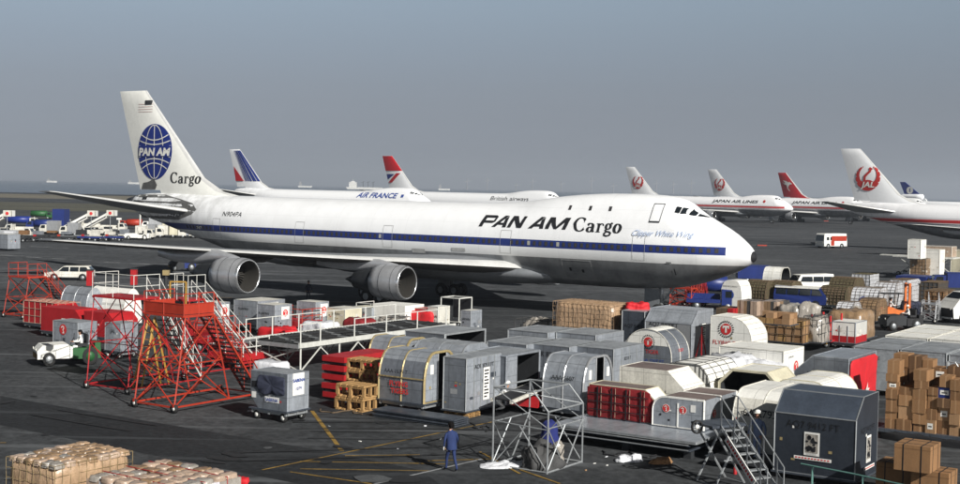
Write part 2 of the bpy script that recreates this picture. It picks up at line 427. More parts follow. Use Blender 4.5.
def fuselage_mb(m):
    mb = MB(); rings = []
    ds = [.02, .06, .12, .25, .5, .8, 1.2, 1.6, 2.2, 3, 3.6, 4.2, 4.8, 5.3, 5.8, 6.2, 6.8, 7.5, 8.5, 10, 12, 13.4, 15, 16.6, 18, 19, 20, 21, 22.5, 24, 26, 30, 36, 42, 46, 48, 50, 52, 54, 56, 58, 60, 62, 64, 66, 67.4, 68.2, 68.6]
    NZ = 22
    for d in ds:
        zt, zb = interp(ZT, d), interp(ZB, d); zm = (zt + zb) / 2; h = (zt - zb) / 2; right = []; left = []
        for i in range(NZ + 1):
            z = zm - h * math.cos(math.pi * i / NZ); w = hw(d, z) if 0 < i < NZ else 0
            right.append(Vector((-d, -w, z))); 
            if 0 < i < NZ: left.append(Vector((-d, w, z)))
        rings.append(right + left[::-1])
    mb.loft(rings, m, (True, True))
    return mb
def airfoil_ring(le, chord, z, tk, lat, vert=False, n=11, camber=.0):
    up = []; lo = []
    for i in range(n + 1):
        xi = (1 - math.cos(math.pi * i / n)) / 2
        t = tk * chord * max(0, 2.6 * math.sqrt(xi) * (1 - xi)) / 2
        up.append((xi, t)); lo.append((xi, -t * .8 if not vert else -t))
    pts = up + lo[::-1][1:-1]
    return [Vector((-(le + x * chord), lat, z + t)) if not vert else Vector((-(le + x * chord), t, z)) for x, t in pts]
WLE = lambda y: 19.7 + (y - 3.25) * .883
def wing_z(y): return 3.6 + (y - 3.25) * .062 + max(0, y - 12) ** 2 * .0007
def wing_sec(y):
    root = 15.7; kink = 9.6; tip = 4.06
    c = root + (kink - root) * (y - 3.25) / 8.45 if y < 11.7 else kink + (tip - kink) * (y - 11.7) / 18.1
    return WLE(y), c, wing_z(y), .105 - .03 * min(1, y / 20)
def make_wing(sgn):
    mb = MB(); rings = []
    for y in (1.2, 3.25, 5.5, 8, 11.7, 15, 18, 21, 24, 27, 29.2, 29.75): 
        le, c, z, t = wing_sec(y)
        if y > 29.5: le += .8; c -= 1.6; t *= .4
        rings.append(airfoil_ring(le, c, z, t, y * sgn))
    n = 11; N = len(rings[0])
    # leading edge strip in bright metal: faces touching xi index 0..3
    P = [p for r in rings for p in r]
    fa, fb, fc = [], [], []
    for j in range(len(rings) - 1):
        for i in range(N):
            k = (i + 1) % N
            q = (j * N + i, j * N + k, (j + 1) * N + k, (j + 1) * N + i)
            if sgn > 0: q = q[::-1]
            (fa if i < 2 else fb if i < 11 else fc).append(q)
    b = len(mb.v); mb.add(P, fb, 'wing', True); mb.add(P, fa, 'wing_edge', True); mb.add(P, fc, 'wing_under_shade', True)
    mb.add(rings[-1], [list(range(N))], 'wing')
    return mb
def make_engine_parts(par, gap, zw, loc, far=False):
    e = bpy.data.objects.new('engine', None); COL.objects.link(e); e.parent = par; e.location = loc
    a = MB()
    a.lathe([(-1.8, 1.08), (-1.15, 1.10), (-.5, 1.12), (-.18, 1.14), (-.05, 1.18)], 'inlet_shade', n=32, caps=(False, False))
    a.lathe([(-.05, 1.18), (0, 1.23), (-.06, 1.29), (-.22, 1.34)], 'nacelle_lip', n=32, caps=(False, False))
    a.lathe([(-.22, 1.345), (-.7, 1.385), (-1.5, 1.40), (-2.4, 1.35), (-3.0, 1.26), (-3.02, 1.20), (-2.6, 1.2)], 'nacelle', n=32, caps=(False, False))
    for t in (-.75, -1.9): a.lathe([(t, 1.395), (t - .03, 1.402)], 'nacelle_dark', n=32, caps=(False, False))
    a.build('fan_cowl', e)
    c = MB(); c.lathe([(-2.4, 1.1), (-3.0, 1.02), (-3.6, .98), (-4.5, .84), (-5.2, .66), (-5.25, .6), (-5.1, .5)], 'nacelle_dark', n=24, caps=(False, False))
    c.lathe([(-5.0, .42), (-5.5, .36), (-6.3, .04)], 'nacelle_dark', n=16); c.build('core_nozzle', e)
    f = MB(); f.lathe([(-1.7, 1.1), (-1.72, .3)], 'black', n=24, caps=(False, False)); f.lathe([(-1.7, .34), (-1.3, .26), (-1.0, .03)], 'nacelle_dark', n=14)
    for i in range(30):
        t = 2 * math.pi * i / 30; cs, sn = math.cos(t), math.sin(t); q = Vector((0, -sn, cs)); r = Vector((0, cs, sn))
        f.poly([r * .3 + Vector((-1.5, 0, 0)), r * 1.08 + Vector((-1.48, 0, 0)), r * 1.08 + Vector((-1.66, 0, 0)) + q * .15, r * .3 + Vector((-1.64, 0, 0)) + q * .05], 'inlet_shade')
    f.build('fan', e)
    p = MB()
    # pylon: narrow nose, full mid, tapered tail
    secs = [(-1.0, 1.28, 1.42, .05), (-1.7, 1.2, 1.42 + (zw - 1.3) * .35, .24), (-gap + .3, 1.0, zw + .12, .3), (-gap - 1.6, .7, zw + .1, .3), (-gap - 4.2, .75, zw - .1, .22), (-gap - 6.2, zw - .65, zw - .1, .05)]
    rings = []
    for x, lo, hi, w in secs:
        rings.append([Vector((x, y, z)) for y, z in ((-w * .5, lo), (-w, lo + (hi - lo) * .3), (-w, lo + (hi - lo) * .8), (-w * .4, hi), (w * .4, hi), (w, lo + (hi - lo) * .8), (w, lo + (hi - lo) * .3), (w * .5, lo))])
    p.loft(rings, 'nacelle'); p.build('pylon', e)
    return e

def gear(par, x, y, n_ax, w, z=.0, h=2.6):
    g = MB()
    g.tube((x, y, .62), (x, y, h + .8), .2, 'steel', 8); g.tube((x, y, 1.2), (x + 1.6, y * .9, h + .6), .09, 'steel', 6)
    if n_ax > 1: g.box((x, y, .62), (1.7, .22, .25), 'steel')
    g.box((x - .55, y - .5, 1.7), (1.3, .05, 1.4), 'wing')
    o = g.build('landing_gear', par)
    for i in range(n_ax):
        ax = x + (i - (n_ax - 1) / 2) * 1.5
        for s in (-1, 1):
            t = MB(); t.lathe([(-.2, .38), (-.19, .55), (-.1, .62), (.1, .62), (.19, .55), (.2, .38)], 'rubber', 'y', (ax, y + s * w, .62), 18); t.lathe([(-.21, .3), (.21, .3)], 'steel', 'y', (ax, y + s * w, .62), 10)
            t.build('wheel', o)
    return o

def tailplane(sgn):
    mb = MB(); rings = []
    for y, le, te, z in ((.8, 56.9, 67.2, 7.0), (2.4, 58.4, 67.6, 7.25), (11.0, 67.1, 69.7, 8.85), (11.2, 67.8, 69.5, 8.88)):
        rings.append(airfoil_ring(le, te - le, z, .085, y * sgn))
    N = len(rings[0]); P = [p for r in rings for p in r]; fa, fb = [], []
    for j in range(3):
        for i in range(N):
            k = (i + 1) % N; q = (j * N + i, j * N + k, (j + 1) * N + k, (j + 1) * N + i)
            if sgn > 0: q = q[::-1]
            (fa if (i < 2 or i >= N - 1) else fb).append(q)
    mb.add(P, fb, 'wing', True); mb.add(P, fa, 'wing_edge', True); mb.add(rings[-1], [list(range(N))], 'wing')
    return mb
def fin_mb(m, edge='wing_edge'):
    # fin forward of the hinge, and rudder behind it
    mf, mr = MB(), MB()
    zs = [8.2, 8.8, 9.2, 9.8, 10.5, 12, 14, 16, 18, 19.1, 19.42]
    def ring(z, x0, x1):
        le, te = fin_le(z), fin_te(z); c = te - le; n = 9; A = []; B = []
        for i in range(n + 1):
            xi = x0 + (x1 - x0) * (i / n) ** (1.6 if x0 == 0 else 1); d = le + xi * c; w = fin_hw(d, z)
            if z > 19.3: w *= .35
            A.append(Vector((-d, -w, z))); B.append(Vector((-d, w, z)))
        return A + (B[::-1][:-1] if x0 == 0 else B[::-1])
    def hinge(z): 
        le, te = fin_le(z), fin_te(z); return 1 - (3.3 - (z - 9) * .16) / (te - le)
    NB = 9; R1 = [ring(z, 0, hinge(z) - .0015) for z in zs]; N = len(R1[0]); P = [p for r in R1 for p in r]; fa, fb = [], []
    for j in range(len(zs) - 1):
        for i in range(N):
            k = (i + 1) % N; q = (j * N + k, j * N + i, (j + 1) * N + i, (j + 1) * N + k); (fa if i < 2 or i >= N - 2 else fb).append(q)
    back = [q for q in fb if False]
    fb = [q for q in fb if not (q[0] % N in (NB, NB + 1) and q[1] % N in (NB, NB + 1))]
    mf.add(P, fb, m, True); mf.add(P, fa, edge, True)
    mf.add([v for r in R1 for v in (r[NB], r[NB + 1])], [(2 * j, 2 * j + 1, 2 * j + 3, 2 * j + 2) for j in range(len(zs) - 1)], m); mf.add(R1[-1], [list(range(N - 1, -1, -1))], m)
    R2 = [ring(z, hinge(z) + .0015, 1) for z in zs[2:]]
    mr.loft([r[:10] for r in R2], m, (False, False), True, False); mr.loft([r[10:] for r in R2], m, (False, False), True, False)
    mr.add([v for r in R2 for v in (r[0], r[-1])], [(2 * j, 2 * j + 1, 2 * j + 3, 2 * j + 2) for j in range(len(R2) - 1)], m); mr.add(R2[-1], [list(range(len(R2[-1]) - 1, -1, -1))], m); mr.add(R2[0], [list(range(len(R2[0])))], m)
    return mf, mr
def on_fin(s=-1, off=.02):
    return lambda u, v: Vector((u, s * (fin_hw(-u, v) + off), v))
def on_side(off=.02):
    return lambda u, v: Vector((u, -(hw(-u, v) + off), v))

def jumbo(label, cat, pos, head, liv, finm, group=None, near=False, edge='wing_edge', proto={}):
    t = thing('jet_airliner', label, cat, pos, head, group)
    def share(key, fn, name, par, mats=None):
        if key not in proto:
            proto[key] = fn().build(name)
            proto[key].parent = None; first = proto[key]; first.parent = par; o = first
        else:
            o = proto[key].copy(); COL.objects.link(o); o.parent = par
        if mats:
            for i, mm in enumerate(mats):
                if mm: o.material_slots[i].link = 'OBJECT'; o.material_slots[i].material = mm
        return o
    share('fus', lambda: fuselage_mb(M['air_white']), 'fuselage', t, [liv])
    share('fin', lambda: fin_mb(M['air_white'])[0], 'fin', t, [finm, M[edge]])
    share('rud', lambda: fin_mb(M['air_white'])[1], 'rudder', t, [finm])
    for s in (-1, 1):
        share('w%d' % s, lambda: make_wing(s), 'wing', t); share('t%d' % s, lambda: tailplane(s), 'tailplane', t)
    def fairing():
        f = MB(); f.loft([[Vector((-d, w * math.cos(a), 3.15 + h * math.sin(a))) for a in [2 * math.pi * i / 20 for i in range(20)]] for d, w, h in ((14.5, .3, .2), (17, 2.2, .75), (19.5, 3.1, 1.0), (23, 3.5, 1.15), (34, 3.55, 1.2), (39, 3.1, 1.0), (43, 2.0, .6), (45, .3, .2))], 'wing'); return f
    share('fair', fairing, 'belly_fairing', t)
    def canoe(y, s):
        f = MB(); le, c, z, tk = wing_sec(y)
        return f.loft([[Vector((-(le + c * a + e), s * y + w * math.cos(q), z - dz + w * 1.1 * math.sin(q))) for q in [math.pi * 2 * i / 10 for i in range(10)]] for a, e, w, dz in ((.55, 0, .05, .25), (.68, 0, .26, .42), (.85, .2, .3, .45), (1, .8, .22, .35), (1, 2.0, .03, .2))], 'wing_under_shade')
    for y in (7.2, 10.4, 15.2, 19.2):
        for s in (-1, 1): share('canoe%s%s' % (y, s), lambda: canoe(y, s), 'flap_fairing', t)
    if 'eng' not in proto:
        proto['eng'] = [make_engine_parts(t, WLE(y) - d, wing_z(y) - zc, (-d, s * y, zc)) for y, d, zc in ((11.7, 24.0, 2.5), (21.2, 31.9, 3.02)) for s in (-1, 1)]
        proto['gear'] = [gear(t, -7.8, 0, 1, .42)] + [gear(t, x, y, 2, .55) for x, y in ((-31.8, -5.5), (-31.8, 5.5), (-35.0, -1.9), (-35.0, 1.9))]
    else:
        by = {}
        for o in COL.objects:
            if o.parent: by.setdefault(o.parent, []).append(o)
        for e in proto['eng'] + proto['gear']:
            c = e.copy(); COL.objects.link(c); c.parent = t
            for ch in by.get(e, []): q = ch.copy(); COL.objects.link(q); q.parent = c
    # flight deck windows
    zz = lambda d, k: (lambda z0: z0 if k == 0 else max(min(interp(ZT, d) - .10, z0 + .44), z0 + .02))(8.12 + (d - 3.6) * .16)
    def fd(a, b, s):
        f = MB(); decal(f, [[(-b, zz(b, 0)), (-a, zz(a, 0)), (-a, zz(a, 1)), (-b, zz(b, 1))]], lambda u, v: Vector((u + .03, s * (hw(-u, v) + .05), v + .03)), 'glass', .15); return f
    for a, b in ((3.8, 4.35), (4.43, 4.93), (5.01, 5.45), (5.53, 5.9)):
        for s in (-1, 1): share('fd%s%s' % (a, s), lambda: fd(a, b, s), 'cockpit_window', t)
    return t
# ------------------------------------------------------------------ world, sun
w = bpy.data.worlds.new('World'); S.world = w; w.use_nodes = True
nt = w.node_tree; N = nt.nodes; L = nt.links
sky = N.new('ShaderNodeTexSky'); sky.sky_type = 'NISHITA'; sky.sun_disc = False
SUN = Vector((.57, -.82, 0)).normalized(); EL = R(31)
sky.sun_elevation = EL; sky.sun_rotation = math.atan2(SUN.x, SUN.y); sky.air_density = 1.0; sky.dust_density = 3.0; sky.ozone_density = 1.5
hs = N.new('ShaderNodeHueSaturation'); hs.inputs['Saturation'].default_value = .50
L.new(sky.outputs[0], hs.inputs['Color'])
# sky toned by height: bright low down, dimmed overhead to weaken fill light
tc = N.new('ShaderNodeTexCoord'); sp = N.new('ShaderNodeSeparateXYZ'); L.new(tc.outputs['Generated'], sp.inputs[0])
rp = N.new('ShaderNodeValToRGB'); L.new(sp.outputs[2], rp.inputs[0])
e = rp.color_ramp.elements; STOPS = [(0, (0.8338, 0.9013, 1.0825)), (0.004, (0.742, 0.8025, 0.9661)), (0.008, (0.6454, 0.6996, 0.8461)), (0.012, (0.5447, 0.5927, 0.7227)), (0.017, (0.463, 0.5052, 0.622)), (0.023, (0.3783, 0.4131, 0.5142)), (0.03, (0.3089, 0.3357, 0.4208)), (0.04, (0.2538, 0.2744, 0.3433)), (0.05, (0.218, 0.2334, 0.2885)), (0.062, (0.1962, 0.2077, 0.2517)), (0.075, (0.1854, 0.1956, 0.2326)), (0.09, (0.1774, 0.1895, 0.2223)), (0.105, (0.1742, 0.1888, 0.2185)), (0.12, (0.176, 0.1935, 0.2204)), (0.135, (0.1803, 0.2012, 0.2262)), (0.17, (0.1886, 0.2148, 0.2415)), (0.21, (0.1355, 0.1484, 0.1655)), (0.26, (0.0556, 0.0614, 0.0689)), (0.35, (0.02, 0.0217, 0.024)), (1, (0.0073, 0.0075, 0.008))]
e[0].position = 0; e[0].color = (*STOPS[0][1], 1); e[1].position = 1; e[1].color = (*STOPS[-1][1], 1)
for q, c in STOPS[1:-1]: k = e.new(q); k.color = (*c, 1)
mx = N.new('ShaderNodeMixRGB'); mx.blend_type = 'MULTIPLY'; mx.inputs[0].default_value = 1
L.new(hs.outputs[0], mx.inputs[1]); L.new(rp.outputs[0], mx.inputs[2]); gn = N.new('ShaderNodeVectorMath'); gn.operation = 'SCALE'; gn.inputs['Scale'].default_value = 6; L.new(mx.outputs[0], gn.inputs[0]); L.new(gn.outputs[0], N['Background'].inputs[0])
N['Background'].inputs[1].default_value = .054
sl = bpy.data.lights.new('sun', 'SUN'); so = bpy.data.objects.new('sun', sl); COL.objects.link(so)
sl.energy = 5.0; sl.angle = R(.5); sl.color = (1, .972, .92)
d = Vector((SUN.x * math.cos(EL), SUN.y * math.cos(EL), math.sin(EL))); so.rotation_euler = d.to_track_quat('Z', 'Y').to_euler(); so.location = (30, -40, 60)
S.view_settings.view_transform = 'Standard'; S.view_settings.look = 'None'; S.view_settings.exposure = .38; S.view_settings.gamma = 1

# ------------------------------------------------------------------ ground, grass, sea
def ground_mat(name, c1, c2, s1, joints=False, stretch=(1, 1, 1), rough=.92, c3=None):
    m = bpy.data.materials.new(name); m.use_nodes = True; nt = m.node_tree; N = nt.nodes; L = nt.links; b = N['Principled BSDF']
    b.inputs['Roughness'].default_value = rough; b.inputs['Specular IOR Level'].default_value = .25
    tc = N.new('ShaderNodeTexCoord'); mp = N.new('ShaderNodeMapping'); mp.inputs['Scale'].default_value = stretch; mp.inputs['Rotation'].default_value = (0, 0, -HEAD); L.new(tc.outputs['Object'], mp.inputs[0])
    def noi(s, d=6, ro=.6):
        n = N.new('ShaderNodeTexNoise'); n.inputs['Scale'].default_value = s; n.inputs['Detail'].default_value = d; n.inputs['Roughness'].default_value = ro; L.new(mp.outputs[0], n.inputs[0]); return n.outputs[0]
    def mr(x, a, b_, c=0, d=1):
        n = N.new('ShaderNodeMapRange'); L.new(x, n.inputs[0])
        for i, v in zip((1, 2, 3, 4), (a, b_, c, d)): n.inputs[i].default_value = v
        return n.outputs[0]
    def mix(f, a, c, t='MIX'):
        n = N.new('ShaderNodeMixRGB'); n.blend_type = t
        if isinstance(f, (int, float)): n.inputs[0].default_value = f
        else: L.new(f, n.inputs[0])
        for i, x in ((1, a), (2, c)):
            if isinstance(x, tuple): n.inputs[i].default_value = (*x, 1)
            else: L.new(x, n.inputs[i])
        return n.outputs[0]
    col = mix(mr(noi(s1), .35, .65), c1, c2)
    col = mix(mr(noi(s1 * 14, 4), .3, .7, 0, .5), col, tuple(x * .6 for x in c1))
    sp_ = mr(noi(s1 * 45, 5, .7), .40, .66, .62, 1.28); vm = N.new('ShaderNodeVectorMath'); vm.operation = 'SCALE'; L.new(col, vm.inputs[0]); L.new(sp_, vm.inputs['Scale']); col = vm.outputs[0]
    wv = N.new('ShaderNodeTexNoise'); wv.inputs['Scale'].default_value = s1 * 9; wv.inputs['Detail'].default_value = 5; m2 = N.new('ShaderNodeMapping'); m2.inputs['Scale'].default_value = (.12, 1.6, 1); m2.inputs['Rotation'].default_value = (0, 0, .18); L.new(tc.outputs['Object'], m2.inputs[0]); L.new(m2.outputs[0], wv.inputs[0]); col = mix(mr(wv.outputs[0], .56, .68, 0, .55), col, tuple(x * 1.7 for x in c2))
    if c3: col = mix(mr(noi(s1 * 2.7, 8, .75), .58, .72, 0, .6), col, c3)
    if joints:
        vo = N.new('ShaderNodeTexBrick'); vo.inputs['Scale'].default_value = .13; vo.offset = 0; vo.inputs['Mortar Size'].default_value = .006; vo.inputs['Brick Width'].default_value = 1; vo.inputs['Row Height'].default_value = 1
        vo.inputs['Color1'].default_value = (1, 1, 1, 1); vo.inputs['Color2'].default_value = (.84, .85, .86, 1); vo.inputs['Mortar'].default_value = (.45, .45, .45, 1)
        L.new(mp.outputs[0], vo.inputs[0]); col = mix(1, col, vo.outputs[0], 'MULTIPLY')
    L.new(col, b.inputs['Base Color'])
    bp = N.new('ShaderNodeBump'); bp.inputs['Strength'].default_value = .25; bp.inputs['Distance'].default_value = .03; L.new(noi(s1 * 60, 3), bp.inputs['Height']); L.new(bp.outputs[0], b.inputs['Normal'])
    return m
def sheet(name, pts, z, m):
    mb = MB(); mb.poly([(p[0], p[1], z) for p in pts], m); o = mb.build(name); tag(o, None, None, None, 'structure'); return o
asph = ground_mat('asphalt', (.026, .029, .032), (.078, .082, .086), .06, False, (1, .8, 1), .8, (.013, .0145, .016))
slabs = ground_mat('concrete', (.052, .056, .061), (.088, .092, .097), .02, True, (1, 1, 1), .85)
gr1 = ground_mat('grass_green', (.075, .075, .055), (.11, .105, .075), .012, False, (1, 3, 1), .95, (.05, .07, .03))
gr2 = ground_mat('grass_dry', (.15, .135, .10), (.20, .18, .135), .008, False, (1, 4, 1), .95)
seam = ground_mat('sea', (.020, .035, .055), (.035, .055, .08), .01, False, (1, 6, 1), .22)
stain = ground_mat('patch', (.014, .0155, .018), (.034, .037, .040), .08, False, (1, 1, 1), .85)
X = 3000
sheet('ground', [(-9000, -200), (9000, -200), (9000, 1030), (-9000, 1030)], 0, asph)
sheet('taxiway', [(-600, 150), (-10, 118), (60, 118), (700, 122), (700, 390), (-600, 390)], .004, slabs)
sheet('grass_strip', [(-1500, 420), (-60, 430), (-60, 575), (-1500, 590)], .02, gr1)
sheet('runway', [(-1500, 600), (X, 600), (X, 760), (-1500, 760)], .02, asph)
sheet('dry_grass', [(-1500, 705), (X, 705), (X, 900), (-1500, 900)], .03, gr2)
sheet('sea', [(-30000, 960), (30000, 960), (30000, 50000), (-30000, 50000)], .3, seam)
# darker resurfaced lane in the foreground
p = [W(0, 396), W(330, 452), W(420, 470), W(440, 484), W(300, 484), W(0, 425)]
sheet('asphalt_patch', [(q.x, q.y) for q in p], .004, stain)

# painted lines: continuous marks are part of the ground
def line(name, pix, wd, m, z=.010):
    mb = MB(); P = [W(x, y) for x, y in pix]
    for a, b in zip(P, P[1:]):
        t = (b - a); t.z = 0; t.normalize(); nrm = Vector((-t.y, t.x, 0)) * wd / 2; zz = Vector((0, 0, z))
        mb.poly([a - nrm + zz, b - nrm + zz, b + nrm + zz, a + nrm + zz], m)
    return tag(mb.build(name), None, None, None, 'structure')
YL = [[(262, 470), (492, 422)], [(312, 411), (342, 451)], [(300, 461.5), (446, 464)], [(300, 469), (430, 471)], [(290, 472), (372, 484)], [(345, 456), (420, 455)], [(428, 461), (500, 459)],
      [(480, 452), (520, 474)], [(150, 372), (160, 352)], [(0, 443), (6, 443)], [(0, 276), (60, 276)], [(520, 470), (560, 484)]]
for i, l in enumerate(YL): line('yellow_line', l, .17 if i == 1 else .10, 'yellow_line', .010 + .001 * i)
for i, (x0, y0, x1) in enumerate([(2, 246, 25), (30, 246.5, 50), (50, 247.5, 68), (106, 248.5, 126), (140, 249.5, 150), (0, 255, 24), (26, 257, 42), (52, 258.5, 66), (76, 260, 92), (104, 262, 120), (130, 263.5, 150), (395, 258, 420), (258, 263, 290)]):
    line('white_dash', [(x0, y0), (x1, y0 + (x1 - x0) * .045)], .5, 'white_line', .012)
line('white_mark', [(374, 484.5), (482, 459.5)], .12, 'white_line', .022)
line('yellow_line', [(90, 292), (420, 306)], .15, 'yellow_line', .013)
for a in ([(745, 246), (752, 246.2)], [(762, 246.4), (768, 246.6)], [(826, 221.5), (834, 221.6)]):
    mb = MB(); q = W(*a[0]); mb.box((0, 0, .15), (1.8, .5, .3), 'orange'); mb.box((0, 0, .05), (2.2, .8, .1), 'dark'); o = mb.build('ground_light'); o.location = q
    tag(o, {745: 'low orange light box on the taxiway right of the airliner nose', 762: 'small orange light box between its twin and the shuttle bus', 826: 'tiny light box on the apron below the red tailed jet'}[a[0][0]], 'light')

# ------------------------------------------------------------------ the freighter in front
mk('stain_grey', (.34, .33, .29), .6, 0, .6, 2)
BLUE = (.018, .034, .17)
liv = livery('livery_front', (.86, .87, .88), 4.58, (.38, .39, .40), [(5.36, 5.98, -63, -1.75, BLUE)], .16, .3, .7)
nosep = W(756, 258, 5.2)
pos = Vector((nosep.x, nosep.y, 0))
PA = jumbo('white cargo jumbo jet with blue stripe and globe tail filling the middle of the apron', 'airliner', pos, HEAD, liv, M['fin_white'], near=True)
# windows of the main deck
skip = [(7.6, 9.0), (19.8, 21.0), (32.0, 33.2), (42.2, 43.4), (53.2, 54.2)]
k = 0
for i in range(104):
    dd = 2.35 + i * .545
    if any(a < dd < b for a, b in skip): continue
    wm = MB(); f = on_side(.015); z0 = 5.52
    wm.add([f(-dd - .13, z0), f(-dd + .13, z0), f(-dd + .13, z0 + .34), f(-dd - .13, z0 + .34)], [(0, 1, 2, 3)], 'win_blind' if rnd.random() < .04 else 'win')
    wm.build('window', PA); k += 1
f = on_side(.015)
for dd in (11.4, 13.2, 15.1):
    wm = MB(); wm.add([f(-dd - .13, 8.45), f(-dd + .13, 8.45), f(-dd + .13, 8.82), f(-dd - .13, 8.82)], [(0, 1, 2, 3)], 'win'); wm.build('window', PA)
def outline(mb, d0, d1, z0, z1, t, m, off=.018):
    for q in (rect(-d1, z0, -d0, z0 + t), rect(-d1, z1 - t, -d0, z1), rect(-d1, z0 + t, -d1 + t, z1 - t), rect(-d0 - t, z0 + t, -d0, z1 - t)): decal(mb, [q], on_side(off), m, .4)
mk('seam', (.45, .45, .44), .6, 0, .3, 2)
for dd in (8.3, 20.4, 32.6, 42.8, 53.7):
    mb = MB(); outline(mb, dd - .53, dd + .53, 4.75, 6.65, .03, 'seam'); mb.build('door', PA)
mb = MB(); outline(mb, 6.85, 7.75, 7.75, 9.15, .045, 'dark', .03); decal(mb, [rect(-7.75, 7.68, -6.85, 7.76)], on_side(.04), 'dark'); mb.build('door', PA)
mb = MB(); outline(mb, 40.5, 43.9, 2.9, 4.6, .05, 'seam'); outline(mb, 12.5, 15.2, 2.9, 4.5, .05, 'seam'); decal(mb, [rect(-13.5, 3.5, -13.3, 3.75), rect(-14.6, 3.6, -14.4, 3.85)], on_side(.03), 'dark'); mb.build('cargo_door', PA)
mb = MB(); decal(mb, [rect(-30, 4.4, -28.6, 4.75), rect(-25.8, 4.7, -24.4, 5.0)], on_side(.02), 'seam')
decal(mb, [rect(-6.1, 4.62, -5.7, 4.7), rect(-5.6, 3.7, -5.5, 4.2)], on_side(.05), 'dark')
# nose cap and its dark tip
rings = []
for dd in (.0, .02, .05, .12, .2):
    zt, zb = interp(ZT, dd), interp(ZB, dd); zm = (zt + zb) / 2; h = (zt - zb) / 2; rg = []
    for i in range(20):
        a = 2 * math.pi * i / 20; z = zm + h * .999 * math.sin(a); rg.append(Vector((-dd + .02, math.cos(a) * (hw(dd, zm) + .02), zm + (h + .02) * math.sin(a))))
    rings.append(rg)
mb.loft(rings, 'black'); mb.build('nose_tip', PA)
# lettering
f = on_side(.03); mb = MB()
PANAM = []
for lt, o_ in (('P', 0), ('A', 1.22), ('N', 2.68), ('A', 4.65), ('M', 6.15)):
    Q = {'P': [rect(0, 0, .34, 1), rect(.34, .78, 1.12, 1), rect(.34, .34, 1.12, .54), [(1.12, .34), (1.32, .46), (1.32, .88), (1.12, 1)]],
         'A': [[(0, 0), (.36, 0), (1.02, 1), (.66, 1)], [(1.0, 0), (1.34, 0), (1.08, .98), (.86, .74)], rect(.50, .20, .98, .38)],
         'N': [rect(0, 0, .32, .99), [(0, 1), (.46, 1), (1.34, .01), (.9, .01)], rect(1.02, .02, 1.34, 1)],
         'M': [rect(0, 0, .32, .99), rect(1.5, 0, 1.82, .99), [(0, 1), (.46, 1), (1.04, .01), (.78, .01)], [(1.36, 1), (1.82, 1), (1.04, .03), (.80, .03)]]}[lt]
    PANAM += [[((x + o_) * 1.0 + .30 * y, y * .95) for x, y in q] for q in Q]
decal(mb, xf(PANAM, 1.045, 1.0, -23.25, 6.88), f, 'ink', .3); mb.build('lettering', PA); mb = MB()
decal(mb, xf(CARGO, 1.32, 1.12, -14.2, 6.78), f, 'ink', .6); mb.build('lettering', PA); mb = MB()
decal(mb, None, on_side(.08), 'script_blue', .3, tt('Clipper White Wing', .62, -8.9, 6.66, 1, 0, .5, 4.9)); mb.build('lettering', PA); mb = MB()
decal(mb, None, f, 'ink', .3, tt('N904PA', .62, -53.0, 6.9, 1, .0, .1, 2.6)); mb.build('lettering', PA); mb = MB()
decal(mb, None, f, 'white', .3, tt('747', .4, -56.9, 5.5, 1, .02, .2, .9)); mb.build('lettering', PA); mb = MB()
ff = on_fin(-1, .03)
decal(mb, xf(CARGO, 1.28, 1.1, -62.6, 9.95), ff, 'ink', .6)
mb.build('lettering', PA)
# globe emblem
gb = MB(); cx, cz, r = -65.15, 13.1, 2.75
decal(gb, [circ(cx, cz, 2.62, 40, 2.85)], ff, 'panam_blue', .35)
f2 = on_fin(-1, .06); wl = []
wl += pen(arc(cx, cz, .01, 2.75, -90, 90, 16), .11, .11)
for h, b in ((1.75, -.55), (1.15, -.4), (.62, -.2), (-.55, .3), (-1.15, .45), (-1.75, .6)):
    ww = 2.5 * math.sqrt(max(0, 1 - (h / 2.85) ** 2)); wl += pen([(cx + ww * t, cz + h + b * (1 - t * t)) for t in [i / 8 - 1 for i in range(17)]], .1, .1)
for s in (-1, 1):
    wl += pen(arc(cx, cz, 1.35 * s, 2.75, -86, 86, 18), .09, .09)
decal(gb, wl, f2, 'white', 1)
decal(gb, [rect(cx - 2.5, cz - .5, cx + 2.5, cz + .62)], on_fin(-1, .075), 'panam_blue', .3)
decal(gb, None, on_fin(-1, .1), 'white', .3, tt('PAN AM', 1.05, cx - 2.45, cz - .36, 1, .05, .15, 4.9))
gb.build('globe_emblem', PA)
mk('flag_pale', (.62, .45, .42), .6, 0, .2, 3)
fl = MB()
for i in range(4): decal(fl, [rect(-67.7, 17.2 + i * .26, -65.6, 17.25 + i * .26)], ff, 'flag_pale', .4)
decal(fl, [rect(-66.7, 17.95, -65.75, 18.4)], on_fin(-1, .05), 'dark', .4); fl.build('flag', PA)
mb = MB(); decal(mb, [[(-67.3, 9.25), (-65.0, 9.25), (-64.7, 9.7), (-65.2, 10.35), (-66.2, 10.0), (-67.0, 9.9)]], on_fin(-1, .045), 'tail_dirty', .4)
mb.build('stain', PA)
# stained rear end: tail cone opening
mb = MB(); mb.lathe([(-68.3, .75), (-69.2, .55), (-69.25, .3)], 'nacelle_dark', o=(0, 0, 7.75), n=14)
for q in (rect(-67.9, 7.7, -66.6, 8.1), rect(-66.4, 8.2, -65.6, 8.5)): decal(mb, [q], on_side(.03), 'dark', .4)
mb.build('tail_cone', PA)
for d0, d1 in ((58.6, 67.3),):
    mb = MB(); decal(mb, [[(-d1, 6.3), (-d0 - 1.2, 6.3), (-d0 + 1.0, 6.9), (-d0 + 1.6, 7.4), (-d0 + .6, 8.0), (-d0 - 1.5, 8.35), (-63.0, 8.75), (-d1 - .4, 8.7), (-d1 - .6, 7.6)]], on_side(.012), 'tail_dirty', .5); mb.build('stabiliser_plate', PA)

